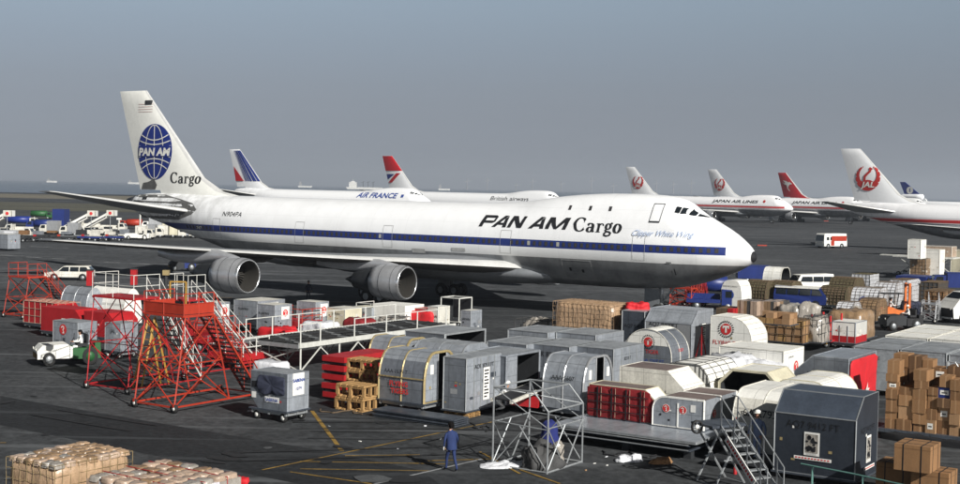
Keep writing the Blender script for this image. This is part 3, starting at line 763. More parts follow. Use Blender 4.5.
# ------------------------------------------------------------------ the other airliners
def place(fx, fy, nx, ztip=19.4):
    "fin tip pixel and nose column -> position and heading of a 70 m jet"
    t = W(fx, fy, ztip); yh = 179 + .0204 * fx; D = F * (ztip - 10) / (yh - fy)
    t = Vector(((fx - CX) / F * D, D, 0)); best = None
    for i in range(100, 700):
        dd = i / 10; Dn = D - dd; Xn = (nx - CX) / F * Dn; l = math.hypot(Xn - t.x, dd)
        if best is None or abs(l - 70.8) < best[0]: best = (abs(l - 70.8), Xn, Dn)
    n = Vector((best[1], best[2], 0)); return n, math.atan2(n.y - t.y, n.x - t.x)
def stripes3(mb, a, b, m): pass
# with swept blue bars and red wedge on the fin
n, h = place(228, 149.5, 433)
lv = livery('livery_bars', (.85, .86, .87), 4.6, (.3, .31, .32), [(5.5, 5.85, -60, -4, 'win')], .05, .35, .2)
AF = jumbo('white jumbo jet lettered AIR FRANCE with slanted blue bars on its tail', 'airliner', n, h, lv, M['air_white'])
mb = MB(); f = on_side(.05); ff = on_fin(-1, .08)
decal(mb, None, f, 'logo_blue', .3, tt('AIR FRANCE', 1.75, -22.5, 7.25, 1, .03, .2, 13.2)); mb.build('lettering', AF); mb = MB(); decal(mb, [rect(-8.2, 7.5, -7.4, 8.2)], f, 'logo_blue', .4); mb.build('emblem', AF); mb = MB()
def bar(t0, t1, z0, z1, m, off=.08):
    # t measured forward from the trailing edge, bars follow the leading edge slope
    def p(t, z): le, te = fin_le(max(z, 10.5)), fin_te(z); return (-(te + (le - te) * t), z)
    decal(mb, [[p(t0, z0), p(t1, z0), p(t1, z1), p(t0, z1)]], on_fin(-1, off), m, .8)
for t0, t1, z0 in ((.90, .985, 10.8), (.74, .87, 10.8), (.62, .70, 10.8), (.54, .585, 10.8), (.47, .50, 10.8), (.42, .44, 10.8)): 
    bar(t0 - .0, t1, z0, 19.1, 'panam_blue')
decal(mb, [[(-68.1, 10.8), (-64.6, 10.8), (-68.9, 14.8)]], on_fin(-1, .12), 'tail_red', .6)
mb.build('tail_bars', AF)
# red fin with a fragment of a union flag
n, h = place(381, 156, 569)
lv = livery('livery_flagfin', (.85, .86, .87), 4.6, (.03, .04, .10), [(5.5, 5.85, -60, -4, 'win')], .05, .35, .2)
BA = jumbo('white jumbo jet lettered British airways with red topped tail', 'airliner', n, h, lv, M['air_white'])
mb = MB(); decal(mb, None, f, 'ink', .3, tt('British', 1.6, -25.5, 6.9, 1, .0, .0, 6)); decal(mb, None, f, 'ink', .3, tt('airways', 1.6, -18.5, 6.9, 1, .0, .0, 6.5)); mb.build('lettering', BA); mb = MB()
def p(t, z): le, te = fin_le(max(z, 10.5)), fin_te(z); return (-(te + (le - te) * t), z)
def fq(q, m, off=.08): decal(mb, [[p(*a) for a in q]], on_fin(-1, off), m, .8)
fq([(0, 14.9), (1, 14.9), (1, 19.38), (0, 19.38)], 'tail_red')
fq([(.02, 13.9), (.5, 13.9), (.02, 12.2)], 'panam_blue', .09); fq([(.02, 11.3), (.2, 11.3), (.85, 14.2), (.62, 14.2)], 'tail_red', .1)
mb.build('tail_flag', BA)
# three with a red crane on the fin
lvj = livery('livery_redline', (.85, .85, .86), 4.75, (.28, .29, .31), [(5.32, 5.95, -66, -2.2, (.50, .03, .03)), (5.0, 5.14, -66, -2.2, (.02, .02, .05)), (6.1, 6.2, -66, -2.2, (.4, .4, .42))], .05, .35, .2)
for lab, (a, b, c) in (('white jumbo jet with red crane tail just above the front airliner cockpit', (624, 167, 792)),
                       ('white jumbo jet with red crane tail, left of the all red tail', (706, 169.5, 870)),
                       ('large white jumbo jet with red crane tail leaving the frame at right', (838, 149, 1242))):
    n, h = place(a, b, c)
    J = jumbo(lab, 'airliner', n, h, lvj, M['air_white'])
    mb = MB(); decal(mb, None, f, 'ink', .4, tt('JAPAN AIR LINES', 1.35, -30.5, 6.95, 1, .03, .1, 18.5)); mb.build('lettering', J); mb = MB(); decal(mb, [circ(-9.6, 7.6, .5)], f, 'jal_red'); mb.build('red_disc', J)
    mb = MB(); c0 = -64.8; decal(mb, xf(CRANE, 2.55, 2.55, c0, 13.7), ff, 'jal_red', .8)
    decal(mb, [circ(c0, 12.35, 1.5, 20, .95)], on_fin(-1, .085), 'jal_red', .8); decal(mb, None, on_fin(-1, .13), 'white', .5, tt('JAL', 1.5, c0 - 1.45, 11.85, 1, .03, .2, 2.9)); mb.build('crane_emblem', J)
# red fin with white kangaroo
n, h = place(776, 172.8, 932)
Q = jumbo('distant jumbo jet with all red tail and white leaping kangaroo', 'airliner', n, h, livery('livery_redtail', (.78, .78, .78), 4.6, (.3, .3, .3), [(5.2, 6.1, -66, -2, (.5, .02, .02))], .05, .35, .2), M['tail_red'])
mb = MB(); K = [(-.9, .75), (-.2, .62), (.15, .45), (.3, .62), (.36, .45), (.72, .30), (.78, .14), (.5, .12), (.42, -.1), (.2, -.12), (.35, -.35), (.62, -.95), (.48, -.95), (.1, -.35), (-.05, -.3), (-.12, .05), (-.5, .3), (-1.1, .35), (-.5, .18), (-.62, .05), (-.28, .12)]
K1 = [[(-.95, .78), (-.3, .66), (.2, .4), (-.1, .1), (-.5, .35)], [(.2, .4), (.35, .6), (.4, .42), (.8, .26), (.78, .12), (.45, .12), (.2, -.2), (-.15, -.15), (-.1, .1)], [(.2, -.2), (.12, -.45), (.55, -1), (.36, -.98), (-.05, -.5), (-.15, -.15)], [(-.5, .35), (-.1, .1), (-.15, -.05), (-.6, .1), (-1.15, .55), (-.6, .22)]]
decal(mb, xf(K1, 2.6, 2.6, -65.6, 14.2), ff, 'white', .8); mb.build('kangaroo_emblem', Q)
# small far tri-jet, only its tail stands clear
t = thing('tri_jet', 'far tri-jet with dark blue tail and white disc behind the right jet', 'airliner', W(960, 212, 0) * 1.0, h)
D = 650; t.location = ((908 - CX) / F * D, D, 0)
mb = MB(); mb.loft([[Vector((x, 0, 0)) + Vector((0, r * math.cos(a), zc + r * math.sin(a))) for a in [2 * math.pi * i / 16 for i in range(16)]] for x, r, zc in ((46, .1, 4.6), (44.5, 1.4, 4.9), (40, 2.9, 5.3), (14, 3.0, 5.4), (4, 2.2, 6.2), (-3, .4, 7.4))], 'air_white'); mb.build('fuselage', t)
mb = MB(); 
def slab(pts, w, m): mb.loft([[Vector((x, -w, z)) for x, z in pts], [Vector((x, w, z)) for x, z in pts]], m, smooth=False)
slab([(-5.2, 17.6), (-2.6, 17.6), (5.6, 11.6), (-2.5, 11.6)], .3, 'panam_blue'); slab([(-2.5, 9.3), (-2.0, 11.55), (8.6, 9.6), (9.5, 8.4), (2, 8)], .32, 'air_white')
mb.flat([circ(0, 0, 1.75)], (.3, -.34, 13.6), (1, 0, 0), (0, 0, 1), 'white', .02); mb.flat(pen([(.5, .9), (-.3, .5), (.4, -.3), (-.4, -.9)], .5, .3) and [rect(-.2, -.9, .25, .9)], (.3, -.36, 13.6), (1, 0, 0), (0, 0, 1), 'panam_blue', .02); mb.build('fin', t)
mb = MB(); mb.lathe([(7.2, 1.1), (7, 1.4), (4, 1.5), (-3, 1.35), (-6.2, .9), (-6.25, .6)], 'air_white', o=(0, 0, 10.3)); mb.lathe([(-6.2, .8), (-6.6, .3)], 'nacelle_dark', o=(0, 0, 10.3)); mb.build('tail_engine', t)
mb = MB(); 
for s in (-1, 1): mb.hexa([(-4, 0, 7.2), (3, 0, 7.2), (-3, s * 9, 8.3), (-6, s * 9, 8.3), (-4, 0, 7.5), (3, 0, 7.5), (-3, s * 9, 8.4), (-6, s * 9, 8.4)], 'wing')
mb.build('tailplane', t)
mb = MB()
for s in (-1, 1): mb.hexa([(14, 0, 4.2), (27, 0, 4.2), (8, s * 23, 6), (4, s * 23, 6), (14, 0, 4.8), (27, 0, 4.8), (8, s * 23, 6.2), (4, s * 23, 6.2)], 'wing')
mb.build('wing', t)
# ------------------------------------------------------------------ cargo containers, loads, dollies
def along(c, dirv, xpix):
    "distance from point c along dirv until it appears in pixel column xpix (at ground-plan level)"
    lo, hi = 0.0, 9.0
    inv = CR.transposed()
    def col(t):
        q = inv @ (c + dirv * t - Vector((0, 0, CAMH))); return CX + F * q.x / -q.z
    s = 1 if col(1) > col(0) else -1
    for _ in range(30):
        m = (lo + hi) / 2
        if (col(m) - xpix) * s < 0: lo = m
        else: hi = m
    return (lo + hi) / 2
def profile(kind, w, H):
    "outline across the container, p from -w to w"
    if kind == 'box': return [(-w, 0), (w, 0), (w, H), (-w, H)]
    if kind == 'chamL': c = .26 * H; return [(-w, 0), (w, 0), (w, H), (-w + c * 1.1, H), (-w, H - c)]
    if kind == 'chamR': c = .30 * H; return [(-w, 0), (w, 0), (w, H - c), (w - c * 1.1, H), (-w, H)]
    if kind == 'hex': c = .24 * H; return [(-w, 0), (w, 0), (w, H - c), (w - c, H), (-w + c, H), (-w, H - c)]
    if kind == 'roundL':
        r = .45 * H; return [(-w, 0), (w, 0), (w, H)] + [(-w + r - r * math.sin(R(a)), H - r + r * math.cos(R(a))) for a in range(0, 91, 15)]
    if kind == 'roundR':
        r = .5 * H; return [(-w, 0), (w, 0)] + [(w - r + r * math.sin(R(a)), H - r + r * math.cos(R(a))) for a in range(90, -1, -15)] + [(-w, H)]
    if kind == 'arch':
        r = .62 * H; b = w * .62; n = 8
        L = [(-w + b - b * math.sin(R(a)), H - r + r * math.cos(R(a))) for a in range(0, 91, 15)]
        return [(-w, 0), (w, 0)] + [(-p, z) for p, z in L[::-1]] + L
    if kind == 'igloo':
        r = .72 * H; b = w * .98
        L = [(-w + b - b * math.sin(R(a)), H - r + r * math.cos(R(a))) for a in range(0, 91, 10)]
        return [(-w, 0), (w, 0)] + [(-p, z) for p, z in L[::-1]] + L
    if kind == 'ldL': return [(-w + .45, 0), (w, 0), (w, H), (-w, H), (-w, .5)]
    if kind == 'ld':  # lower-hold box: sloping lower edge at +p
        return [(-w, 0), (w - .35, 0), (w, .4), (w, H), (-w, H)]
ULDS = {}
def uld(short, xl, xn, yn, xr, T, z0=.45, z=None, prof='box', axis='x', shell='alu', top=None, rim='alu_bright', endm=None, openR=False, openF=False, frontm=None,
        txt=(), ribF=0, ribR=0, L=None, Wd=None, name='cargo_container', cat='container', group=None, net=None, netstep=.42, lumps=0, dolly=True, mats=None, rr=.03, rz=0, label=None):
    c = W(xn, yn, z if z is not None else T)
    u = Matrix.Rotation(rz, 3, 'Z') @ U; v = Matrix.Rotation(rz, 3, 'Z') @ V
    L = L or along(c, -u, xl); Wd = Wd or along(c, v, xr); H = T - z0
    p = c - u * L / 2 + v * Wd / 2; p.z = z0
    t = thing(name, label or short, cat, p, HEAD + rz, group)
    t['dims'] = (L, Wd, H); ULDS[short] = t
    a, b = (L / 2, Wd / 2) if axis == 'x' else (Wd / 2, L / 2)     # a: half length on the extrusion axis, b: half width of the outline
    pr = profile(prof, b, H); mb = MB(); n = len(pr)
    f = (lambda q, s: (s, q[0], q[1])) if axis == 'x' else (lambda q, s: (q[0], s, q[1]))
    tops = top or shell
    for i in range(n):
        q0, q1 = pr[i], pr[(i + 1) % n]; dz = abs(q1[1] - q0[1]); dp = abs(q1[0] - q0[0])
        m = tops if (dp > dz * 3 and q0[1] > H * .8 and q1[1] > H * .8) else (frontm if frontm and axis == 'x' and q0[0] < -b * .8 and q1[0] < -b * .8 else (top if top and prof == 'chamL' and axis == 'x' and dz > .2 and dp > .2 else shell))
        A = [f(q0, -a), f(q1, -a), f(q1, a), f(q0, a)]
        mb.add(A, [(0, 1, 2, 3)] if axis == 'x' else [(3, 2, 1, 0)], m, prof in ('igloo', 'arch') and dz > 0)
    for s in (-1, 1):
        isR = axis == 'x' and s == 1; isF = axis == 'y' and s == -1
        if (isR and openR) or (isF and openF):
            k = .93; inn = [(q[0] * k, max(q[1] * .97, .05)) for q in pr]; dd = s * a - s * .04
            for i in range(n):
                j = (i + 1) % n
                mb.add([f(inn[i], s * a), f(inn[j], s * a), f(inn[j], -s * a * .8), f(inn[i], -s * a * .8)], [(0, 1, 2, 3)], 'dark')  # near-black inner walls: the hollow's shade is put into the colour
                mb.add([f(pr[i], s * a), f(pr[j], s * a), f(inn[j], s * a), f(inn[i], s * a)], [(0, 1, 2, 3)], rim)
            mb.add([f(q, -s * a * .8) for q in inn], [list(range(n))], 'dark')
        else:
            m = (endm if isR and endm else frontm if isF and frontm else shell)
            mb.add([f(q, s * a) for q in pr], [list(range(n))], m)
    # edge rails
    if rim: mb.frame(pr, axis, (-a + .02, a - .02), rr, rim, lon=prof not in ('igloo', 'arch', 'roundL'))
    if rim and prof in ('igloo', 'arch', 'roundL'): mb.frame(pr, axis, (0,), rr * .8, rim, lon=False)
    w2, l2 = Wd / 2, L / 2
    for i in range(ribF): 
        x = -l2 + L * (i + 1) / (ribF + 1); mb.box((x, -w2 - .012, H * .42), (.05, .03, H * .82), rim or shell)
    for i in range(ribR):
        y = -w2 + Wd * (i + 1) / (ribR + 1); mb.box((l2 + .012, y, H * .5), (.03, .06, H * .96), rim or shell)
    if lumps:
        pass
    for q in txt:
        face, s, uu, vv, size, m = q[:6]; kw = q[6] if len(q) > 6 else {}
        if face == 'F': o, ux, uy = (-l2 + uu * L, -w2, vv), (1, 0, 0), (0, 0, 1)
        elif face == 'R': o, ux, uy = (l2, -w2 + uu * Wd, vv), (0, 1, 0), (0, 0, 1)
        else:  # on the sloping front top, tilt in degrees and (y, z) given
            ty, tz, ta = kw.pop('at'); o, ux, uy = (-l2 + uu * L, ty, tz), (1, 0, 0), (0, math.sin(R(ta)), math.cos(R(ta)))
        if isinstance(s, str): mb.text(s, o, ux, uy, size, m, off=kw.pop('off', .02), **kw)
        else: mb.flat(xf(s, size, size, 0, 0), o, ux, uy, m, .02 + kw.get('off', 0))
    # placards, latches and patched skin scattered over the two near faces
    if dolly is not None and shell not in ('net_brown', 'net_olive', 'net_dark', 'film_white'):
        rq = random.Random(hash(round(xl * 7 + yn * 13)) & 1023)
        for face in 'FR':
            for k in range(5):
                uu, vv = rq.uniform(.06, .9), rq.uniform(.1, .62) * H; m = rq.choice(('paper', 'ink', 'alu_dark', 'alu_bright', 'alu_mid', 'paint_red', 'gold'))
                ww, hh = (rq.uniform(.06, .14), rq.uniform(.05, .12)) if m in ('paper', 'ink', 'paint_red', 'gold') else (rq.uniform(.15, .45), rq.uniform(.1, .3))
                if m[:3] == 'alu' and 'alu' not in shell: m = 'white_worn'
                o, ux = ((-l2 + uu * L, -w2, vv), (1, 0, 0)) if face == 'F' else ((l2, -w2 + uu * Wd, vv), (0, 1, 0))
                if (face == 'R' and openR) or (face == 'F' and openF) or uu * (L if face == 'F' else Wd) + ww > (L if face == 'F' else Wd) - .05: continue
                if prof != 'box' and axis == 'y' and (vv + hh > H * .6 or uu < .25 or face == 'R'): continue
                if prof in ('igloo', 'arch') and (face == 'F' or uu < .2 or uu > .75): continue
                if H < 1.0 and vv > H * .5: continue
                mb.flat([rect(0, 0, ww, hh)], o, ux, (0, 0, 1), m, .012)
    mb.build('shell', t)
    bs = MB(); bs.box((0, 0, -.03), (L + .12, Wd + .12, .06), 'alu_dark'); bs.build('pallet_base', t)
    if net: net_on(t, pr, axis, a, b, H, net, netstep, .013 if 'film' in shell or 'white' in shell else .022)
    if dolly and z0 > .35: make_dolly(t, L, Wd, z0, short)
    return t
def net_on(t, pr, axis, a, b, H, m, step, r=.022, name='net'):
    "straps over the outline and along it, as a person would lace a cargo net"
    nb = MB(); f = (lambda q, s: (s, q[0], q[1])) if axis == 'x' else (lambda q, s: (q[0], s, q[1]))
    pts = [(q[0] * 1.012 + (.015 if q[0] > 0 else -.015), q[1] + .02) for q in pr]
    # open outline from right foot over the top to left foot
    up = [pts[i] for i in range(1, len(pts))] + [pts[0]]
    dense = []
    for i in range(len(up) - 1):
        p, q = up[i], up[i + 1]; l = math.hypot(q[0] - p[0], q[1] - p[1]); k = max(1, round(l / step))
        dense += [(p[0] + (q[0] - p[0]) * j / k, p[1] + (q[1] - p[1]) * j / k) for j in range(k)]
    dense.append(up[-1])
    n = max(2, round(2 * a / step)); A = a + .02
    for i in range(n + 1):
        s = -A + 2 * A * i / n; nb.path([f(q, s + rnd.uniform(-.03, .03)) for q in dense], r, m, 3)
    for q in dense[::1]: nb.tube(f(q, -A), f(q, A), r, m, 3, cap=False)
    for s in (-A, A):  # the two ends
        for q in dense[1:-1]:
            nb.tube(f(q, s), f((q[0], .02), s), r, m, 3, cap=False)
        k = 1
        while k * step < H:
            xs = [q[0] for q in dense if q[1] >= k * step - .02]
            if len(xs) > 1: nb.tube(f((min(xs), k * step), s), f((max(xs), k * step), s), r, m, 3, cap=False)
            k += 1
    nb.build(name, t)
def make_dolly(t, L, Wd, z0, short):
    d = thing('cargo_dolly', 'low wheeled dolly under the ' + short.split(' beside')[0].split(' behind')[0].split(' with ')[0].split(' in ')[0].split(' on ')[0], 'dolly', (t.location.x, t.location.y, 0), t.rotation_euler.z, 'dollies under cargo')
    d['label'] = ' '.join(d['label'].split()[:16])
    mb = MB(); zt = z0 - .07
    for y in (-Wd / 2 + .1, 0, Wd / 2 - .1): mb.box((0, y, zt - .07), (L, .09, .13), 'steel')
    for x in (-L / 2 + .1, 0, L / 2 - .1): mb.box((x, 0, zt - .09), (.09, Wd, .12), 'steel')
    mb.tube((-L / 2, 0, .3), (-L / 2 - .8, 0, .12), .04, 'steel', 5); mb.build('frame', d)
    for x in (-L * .36, L * .36):
        for y in (-Wd * .42, Wd * .42):
            wb = MB(); wb.lathe([(-.06, .1), (-.06, .19), (.06, .19), (.06, .1)], 'rubber', 'y', (x, y, .19), 12); wb.lathe([(-.065, .02), (-.065, .1), (.065, .1), (.065, .02)], 'paper', 'y', (x, y, .19), 10); wb.build('wheel', d)
    return d
def poster(t, face, uu, v0, w, h, kind='pict'):
    L, Wd, H = t['dims']; mb = MB()
    if face == 'F': o, ux, uy = Vector((-L / 2 + uu * L, -Wd / 2 - .03, v0)), Vector((1, 0, 0)), Vector((0, 0, 1))
    else: o, ux, uy = Vector((L / 2 + .03, -Wd / 2 + uu * Wd, v0)), Vector((0, 1, 0)), Vector((0, 0, 1))
    mb.flat([rect(0, 0, w, h)], o, ux, uy, 'paper', .0)
    if kind == 'pict':
        r2 = random.Random(5); q = []
        mb.flat([rect(w * .1, h * .12, w * .9, h * .92)], o, ux, uy, 'film', .008)
        for i in range(16):
            x, y = r2.uniform(.15, .7) * w, r2.uniform(.18, .8) * h; s = r2.uniform(.06, .16) * w
            q.append(circ(x + s * .5, y, s, 7, s * r2.uniform(.5, 1.3)))
        mb.flat(q, o, ux, uy, 'ink', .016)
        for k in range(4): mb.flat([rect(w * .15, h * (.03 + .02 * k), w * .8, h * (.035 + .02 * k))], o, ux, uy, 'ink', .01)
    elif kind == 'text':
        for k in range(9):
            a = h * (.08 + .1 * k); mb.flat([rect(w * .15, a, w * (.85 if k % 3 else .6), a + h * .045)], o, ux, uy, 'ink', .008)
    elif kind == 'strip':
        for k in range(11): mb.flat([rect(w * (.04 + .085 * k), h * .3, w * (.04 + .085 * k) + w * .055, h * .7)], o, ux, uy, 'paint_red', .008)
    mb.build('poster' if kind != 'strip' else 'warning_strip', t)
def lumpy_mb(L, Wd, H, m, amp=.15, fr=1.2, seed=0, n=15, sq=5.0, taper=.12, mb=None, o=(0, 0, 0)):
    "a wrapped or draped heap: squarish dome with folds"
    mb = mb or MB(); rings = []; o = Vector(o); NR = 8
    for j in range(NR + 1):
        t = j / NR; z = H * min(1, t * 1.35) if t < .74 else H; k = 1 - taper * t if t < .74 else (1 - taper) * max(0.02, (1 - (t - .74) / .26)) ; ring = []
        for i in range(n * 4):
            a = 2 * math.pi * i / (n * 4); c, s = math.cos(a), math.sin(a); r = (abs(c) ** sq + abs(s) ** sq) ** (-1 / sq)
            p = Vector((c * r * L / 2 * k, s * r * Wd / 2 * k, z)); q = noise.noise(p * fr + Vector((seed * 7.3, 0, 0))); q2 = noise.noise(p * fr * 3.1 + Vector((seed, 5, 0)))
            nn = Vector((c, s, 0)) * (1 if t < .74 else .1) + Vector((0, 0, 1 if t > .6 else .15))
            p += nn * (q * amp + q2 * amp * .5) * (0 if z == 0 else 1); ring.append(p + o)
        rings.append(ring)
    mb.loft(rings, m, (False, True), True); return mb
def cartons_mb(L, Wd, H, mats=('carton', 'carton_b', 'carton_c'), sz=(.5, .45, .36), seed=0, jit=.02, topgap=.15):
    r = random.Random(seed); mb = MB(); nx, ny, nz = max(1, round(L / sz[0])), max(1, round(Wd / sz[1])), max(1, round(H / sz[2]))
    dx, dy, dz = L / nx, Wd / ny, H / nz
    for k in range(nz):
        for j in range(ny):
            for i in range(nx):
                if 0 < i < nx - 1 and 0 < j < ny - 1 and k < nz - 1: continue
                if k == nz - 1 and r.random() < topgap: continue
                s = r.uniform(.93, .985); mb.box((-L / 2 + dx * (i + .5) + r.uniform(-jit, jit), -Wd / 2 + dy * (j + .5) + r.uniform(-jit, jit), dz * (k + .5)), (dx * s, dy * s, dz * .985), r.choice(mats), rz=r.uniform(-.04, .04))
    return mb
def load(short, xl, xn, yn, xr, T, z0=.4, kind='cartons', m='film', net=None, name='cargo_pallet', cat='pallet load', group=None, seed=1, L=None, Wd=None, sz=(.5, .45, .36), amp=.15, fr=1.2, mats=('carton', 'carton_b', 'carton_c'), dolly=True, netstep=.4, z=None, wrap=None, taper=.12, sq=5.0, r=.022, topgap=.15, jit=.02):
    c = W(xn, yn, T if z is None else z); L = L or along(c, -U, xl); Wd = Wd or along(c, V, xr); H = T - z0
    p = c - U * L / 2 + V * Wd / 2; p.z = z0; t = thing(name, short, cat, p, HEAD, group); t['dims'] = (L, Wd, H)
    if kind == 'cartons': cartons_mb(L, Wd, H, mats, sz, seed, jit, topgap).build('cartons', t)
    else: lumpy_mb(L, Wd, H, m, amp, fr, seed, taper=taper, sq=sq).build('wrapped_load', t)
    if wrap: 
        lumpy_mb(L + .1, Wd + .1, H + .05, wrap, amp, fr, seed + 3, taper=taper, sq=sq).build('plastic_sheet', t)
    bs = MB(); bs.box((0, 0, -.03), (L + .12, Wd + .12, .06), 'alu_dark'); bs.build('pallet_base', t)
    e_ = .03 if kind == 'cartons' else -.01
    if net: net_on(t, profile('box', Wd / 2 + e_, H + .03), 'x', L / 2 + e_, 0, H, net, netstep, r)
    if dolly and z0 > .35: make_dolly(t, L, Wd, z0, short)
    return t

# ------------------------------------------------------------------ people
def skin_body(name, J, E, rad, mats, zone, parent=None):
    me = bpy.data.meshes.new(name); keys = list(J); idx = {k: i for i, k in enumerate(keys)}
    me.from_pydata([J[k] for k in keys], [(idx[a], idx[b]) for a, b in E], [])
    o = bpy.data.objects.new(name, me); COL.objects.link(o)
    sk = o.modifiers.new('s', 'SKIN'); sk.use_smooth_shade = True; sk.branch_smoothing = .6
    bm = bmesh.new(); bm.from_mesh(me); lay = bm.verts.layers.skin.verify(); bm.verts.ensure_lookup_table()
    for k in keys:
        r = rad[k]; bm.verts[idx[k]][lay].radius = r if isinstance(r, tuple) else (r, r); bm.verts[idx[k]][lay].use_root = (k == 'pel')
    bm.to_mesh(me); bm.free()
    ss = o.modifiers.new('u', 'SUBSURF'); ss.levels = 1; ss.render_levels = 1
    dg = bpy.context.evaluated_depsgraph_get(); nm = bpy.data.meshes.new_from_object(o.evaluated_get(dg))
    bpy.data.objects.remove(o)
    for m in mats: nm.materials.append(M[m])
    for p in nm.polygons: p.material_index = zone(p.center); p.use_smooth = True
    return nm
_ppl = {}
def person(label, loc, face, top='blue_work', legs='blue_work', pose='walk', hat=None, hands='skin', group=None, sc=1.0, z=0):
    "face: heading the person looks to (radians, 0 = +X). figure built looking to +X"
    t = thing('person', label, 'person', (loc[0], loc[1], z), face, group); t.scale = (sc, sc, sc)
    key = (pose, top, legs, hands)
    if key not in _ppl:
        J = {}; Rd = {}
        def j(k, p, r): J[k] = p; Rd[k] = r
        sit = pose == 'sit'; hz = .92 if not sit else .5; lean = .05 if pose != 'crouch' else .35
        if pose == 'crouch': hz = .5
        j('pel', (0, 0, hz), (.165, .13)); j('wst', (lean * .3, 0, hz + .18), (.175, .135)); j('chs', (lean, 0, hz + .40), (.19, .13)); j('nek', (lean * 1.2, 0, hz + .56), .06)
        j('hd0', (lean * 1.3 + .02, 0, hz + .63), .075); j('hd1', (lean * 1.3 + .02, 0, hz + .74), (.098, .085)); j('hd2', (lean * 1.3 + .01, 0, hz + .80), (.07, .065))
        E = [('pel', 'wst'), ('wst', 'chs'), ('chs', 'nek'), ('nek', 'hd0'), ('hd0', 'hd1'), ('hd1', 'hd2')]
        st = {'walk': (.20, -.22), 'stand': (.05, -.03), 'sit': (.4, .4), 'crouch': (.3, .05)}[pose]
        for s, n, dx in ((1, 'l', st[0]), (-1, 'r', st[1])):
            y = .095 * s
            j('hip' + n, (0, y * .85, hz - .06), .098)
            if sit: kn = (.42, y * 1.3, hz - .02); an = (.45, y * 1.3, .08)
            elif pose == 'crouch': kn = (.38, y * 1.8, .45 if s > 0 else .2); an = (.12 if s > 0 else -.1, y * 1.6, .08)
            else: kn = (dx * .55 + .06, y, .50); an = (dx - (.06 if dx < 0 else 0), y, .09 if dx >= 0 else .13)
            j('kne' + n, kn, .062); j('ank' + n, an, .042); j('toe' + n, (an[0] + .17, an[1] * 1.15, an[2] - (.05 if dx >= 0 else .09)), (.045, .03))
            E += [('pel', 'hip' + n), ('hip' + n, 'kne' + n), ('kne' + n, 'ank' + n), ('ank' + n, 'toe' + n)]
            sh = (lean, .19 * s, hz + .47); j('sho' + n, sh, .062); E.append(('chs', 'sho' + n))
            if pose in ('sit', 'crouch'): el = (lean + .14, .24 * s, hz + .24); wr = (lean + .38, .17 * s, hz + .24)
            else: aw = -dx * .6; el = (lean + aw * .35 - .02, .285 * s, hz + .21); wr = (lean + aw * .9 + .07, .30 * s, hz - .01)
            j('elb' + n, el, .045); j('wri' + n, wr, .03); E += [('sho' + n, 'elb' + n), ('elb' + n, 'wri' + n)]
            d = (Vector(wr) - Vector(el)).normalized(); q = Vector(wr) + d * .06; j('plm' + n, tuple(q), (.032, .018)); E.append(('wri' + n, 'plm' + n))
            for i in range(4):
                b = q + d * .05 + Vector((0, 0, 0)); off = Vector((.022 * (i - 1.5), 0, 0)) if abs(d.z) > .6 else Vector((0, .022 * (i - 1.5), 0))
                f1 = b + off + Vector((.01, -s * .005, 0)); f2 = f1 + d * (.03 + .006 * (1.5 - abs(i - 1.5))) + Vector((.012, -.012 * s, 0))
                j('fa%s%d' % (n, i), tuple(f1), .010); j('fb%s%d' % (n, i), tuple(f2), .009); E += [('plm' + n, 'fa%s%d' % (n, i)), ('fa%s%d' % (n, i), 'fb%s%d' % (n, i))]
            th = q + Vector((.045, -.005 * s, 0)) if abs(d.z) > .6 else q + Vector((0, -.045 * s, .01)); j('th' + n, tuple(th), .011); j('tt' + n, tuple(th + d * .03), .009); E += [('plm' + n, 'th' + n), ('th' + n, 'tt' + n)]
        neck = J['nek'][2] + .015; wl = Vector(J['wril']); wr_ = Vector(J['wrir']); hl = (hz + .06) if not sit else hz + .08
        def zone(c):
            if c.z > neck and abs(c.x - J['nek'][0]) < .25 and abs(c.y) < .14: return 2
            for wv, el in ((wl, Vector(J['elbl'])), (wr_, Vector(J['elbr']))):
                if (c - wv).dot((wv - el).normalized()) > .0 and (c - wv).length < .22: return 3
            if c.z < .10 and not sit: return 4
            if sit and c.z < .1: return 4
            return 1 if c.z < hl and abs(c.y) < .19 and not (abs(c.y) > .2) else 0
        nm = skin_body('body', J, E, Rd, [top, legs, 'skin', hands, 'black'], zone)
        hx, hzz = J['hd1'][0], J['hd1'][2]
        _ppl[key] = (nm, hx, hzz, J)
    nm, hx, hzz, J = _ppl[key]
    o = bpy.data.objects.new('body', nm); COL.objects.link(o); o.parent = t
    h = MB()
    h.loft([[Vector((hx - .012 - (.04 if dz < .03 else 0) + math.cos(a) * r * 1.06, math.sin(a) * r * .95, hzz + dz - .02 * math.cos(a) * 0)) for a in [2 * math.pi * i / 12 for i in range(12)]] for dz, r in ((-.10, .072), (-.06, .098), (.0, .108), (.04, .112), (.08, .108), (.11, .085), (.135, .03))] if hat is None else
           [[Vector((hx + math.cos(a) * r * 1.06, math.sin(a) * r * .95, hzz + dz)) for a in [2 * math.pi * i / 12 for i in range(12)]] for dz, r in ((.035, .15), (.045, .118), (.09, .112), (.13, .075), (.145, .02))], hat or 'hair', (True, True))
    h.build('hair' if hat is None else 'helmet', t)
    if pose == 'walk':  # loose jacket over the shirt, open below the waist
        jk = MB(); r_ = random.Random(4); rings = []
        for z, rx, ry, ox in ((.80, .175, .205, -.005), (.90, .170, .20, 0), (1.02, .158, .19, .01), (1.18, .158, .2, .03), (1.32, .155, .21, .045), (1.40, .13, .19, .05), (1.46, .08, .11, .055)):
            rings.append([Vector((ox + (rx + r_.uniform(-.008, .008)) * math.cos(a), (ry + r_.uniform(-.008, .008)) * math.sin(a), z)) for a in [2 * math.pi * i / 18 for i in range(18)]])
        jk.loft(rings, top, (False, False)); jk.build('jacket', t)
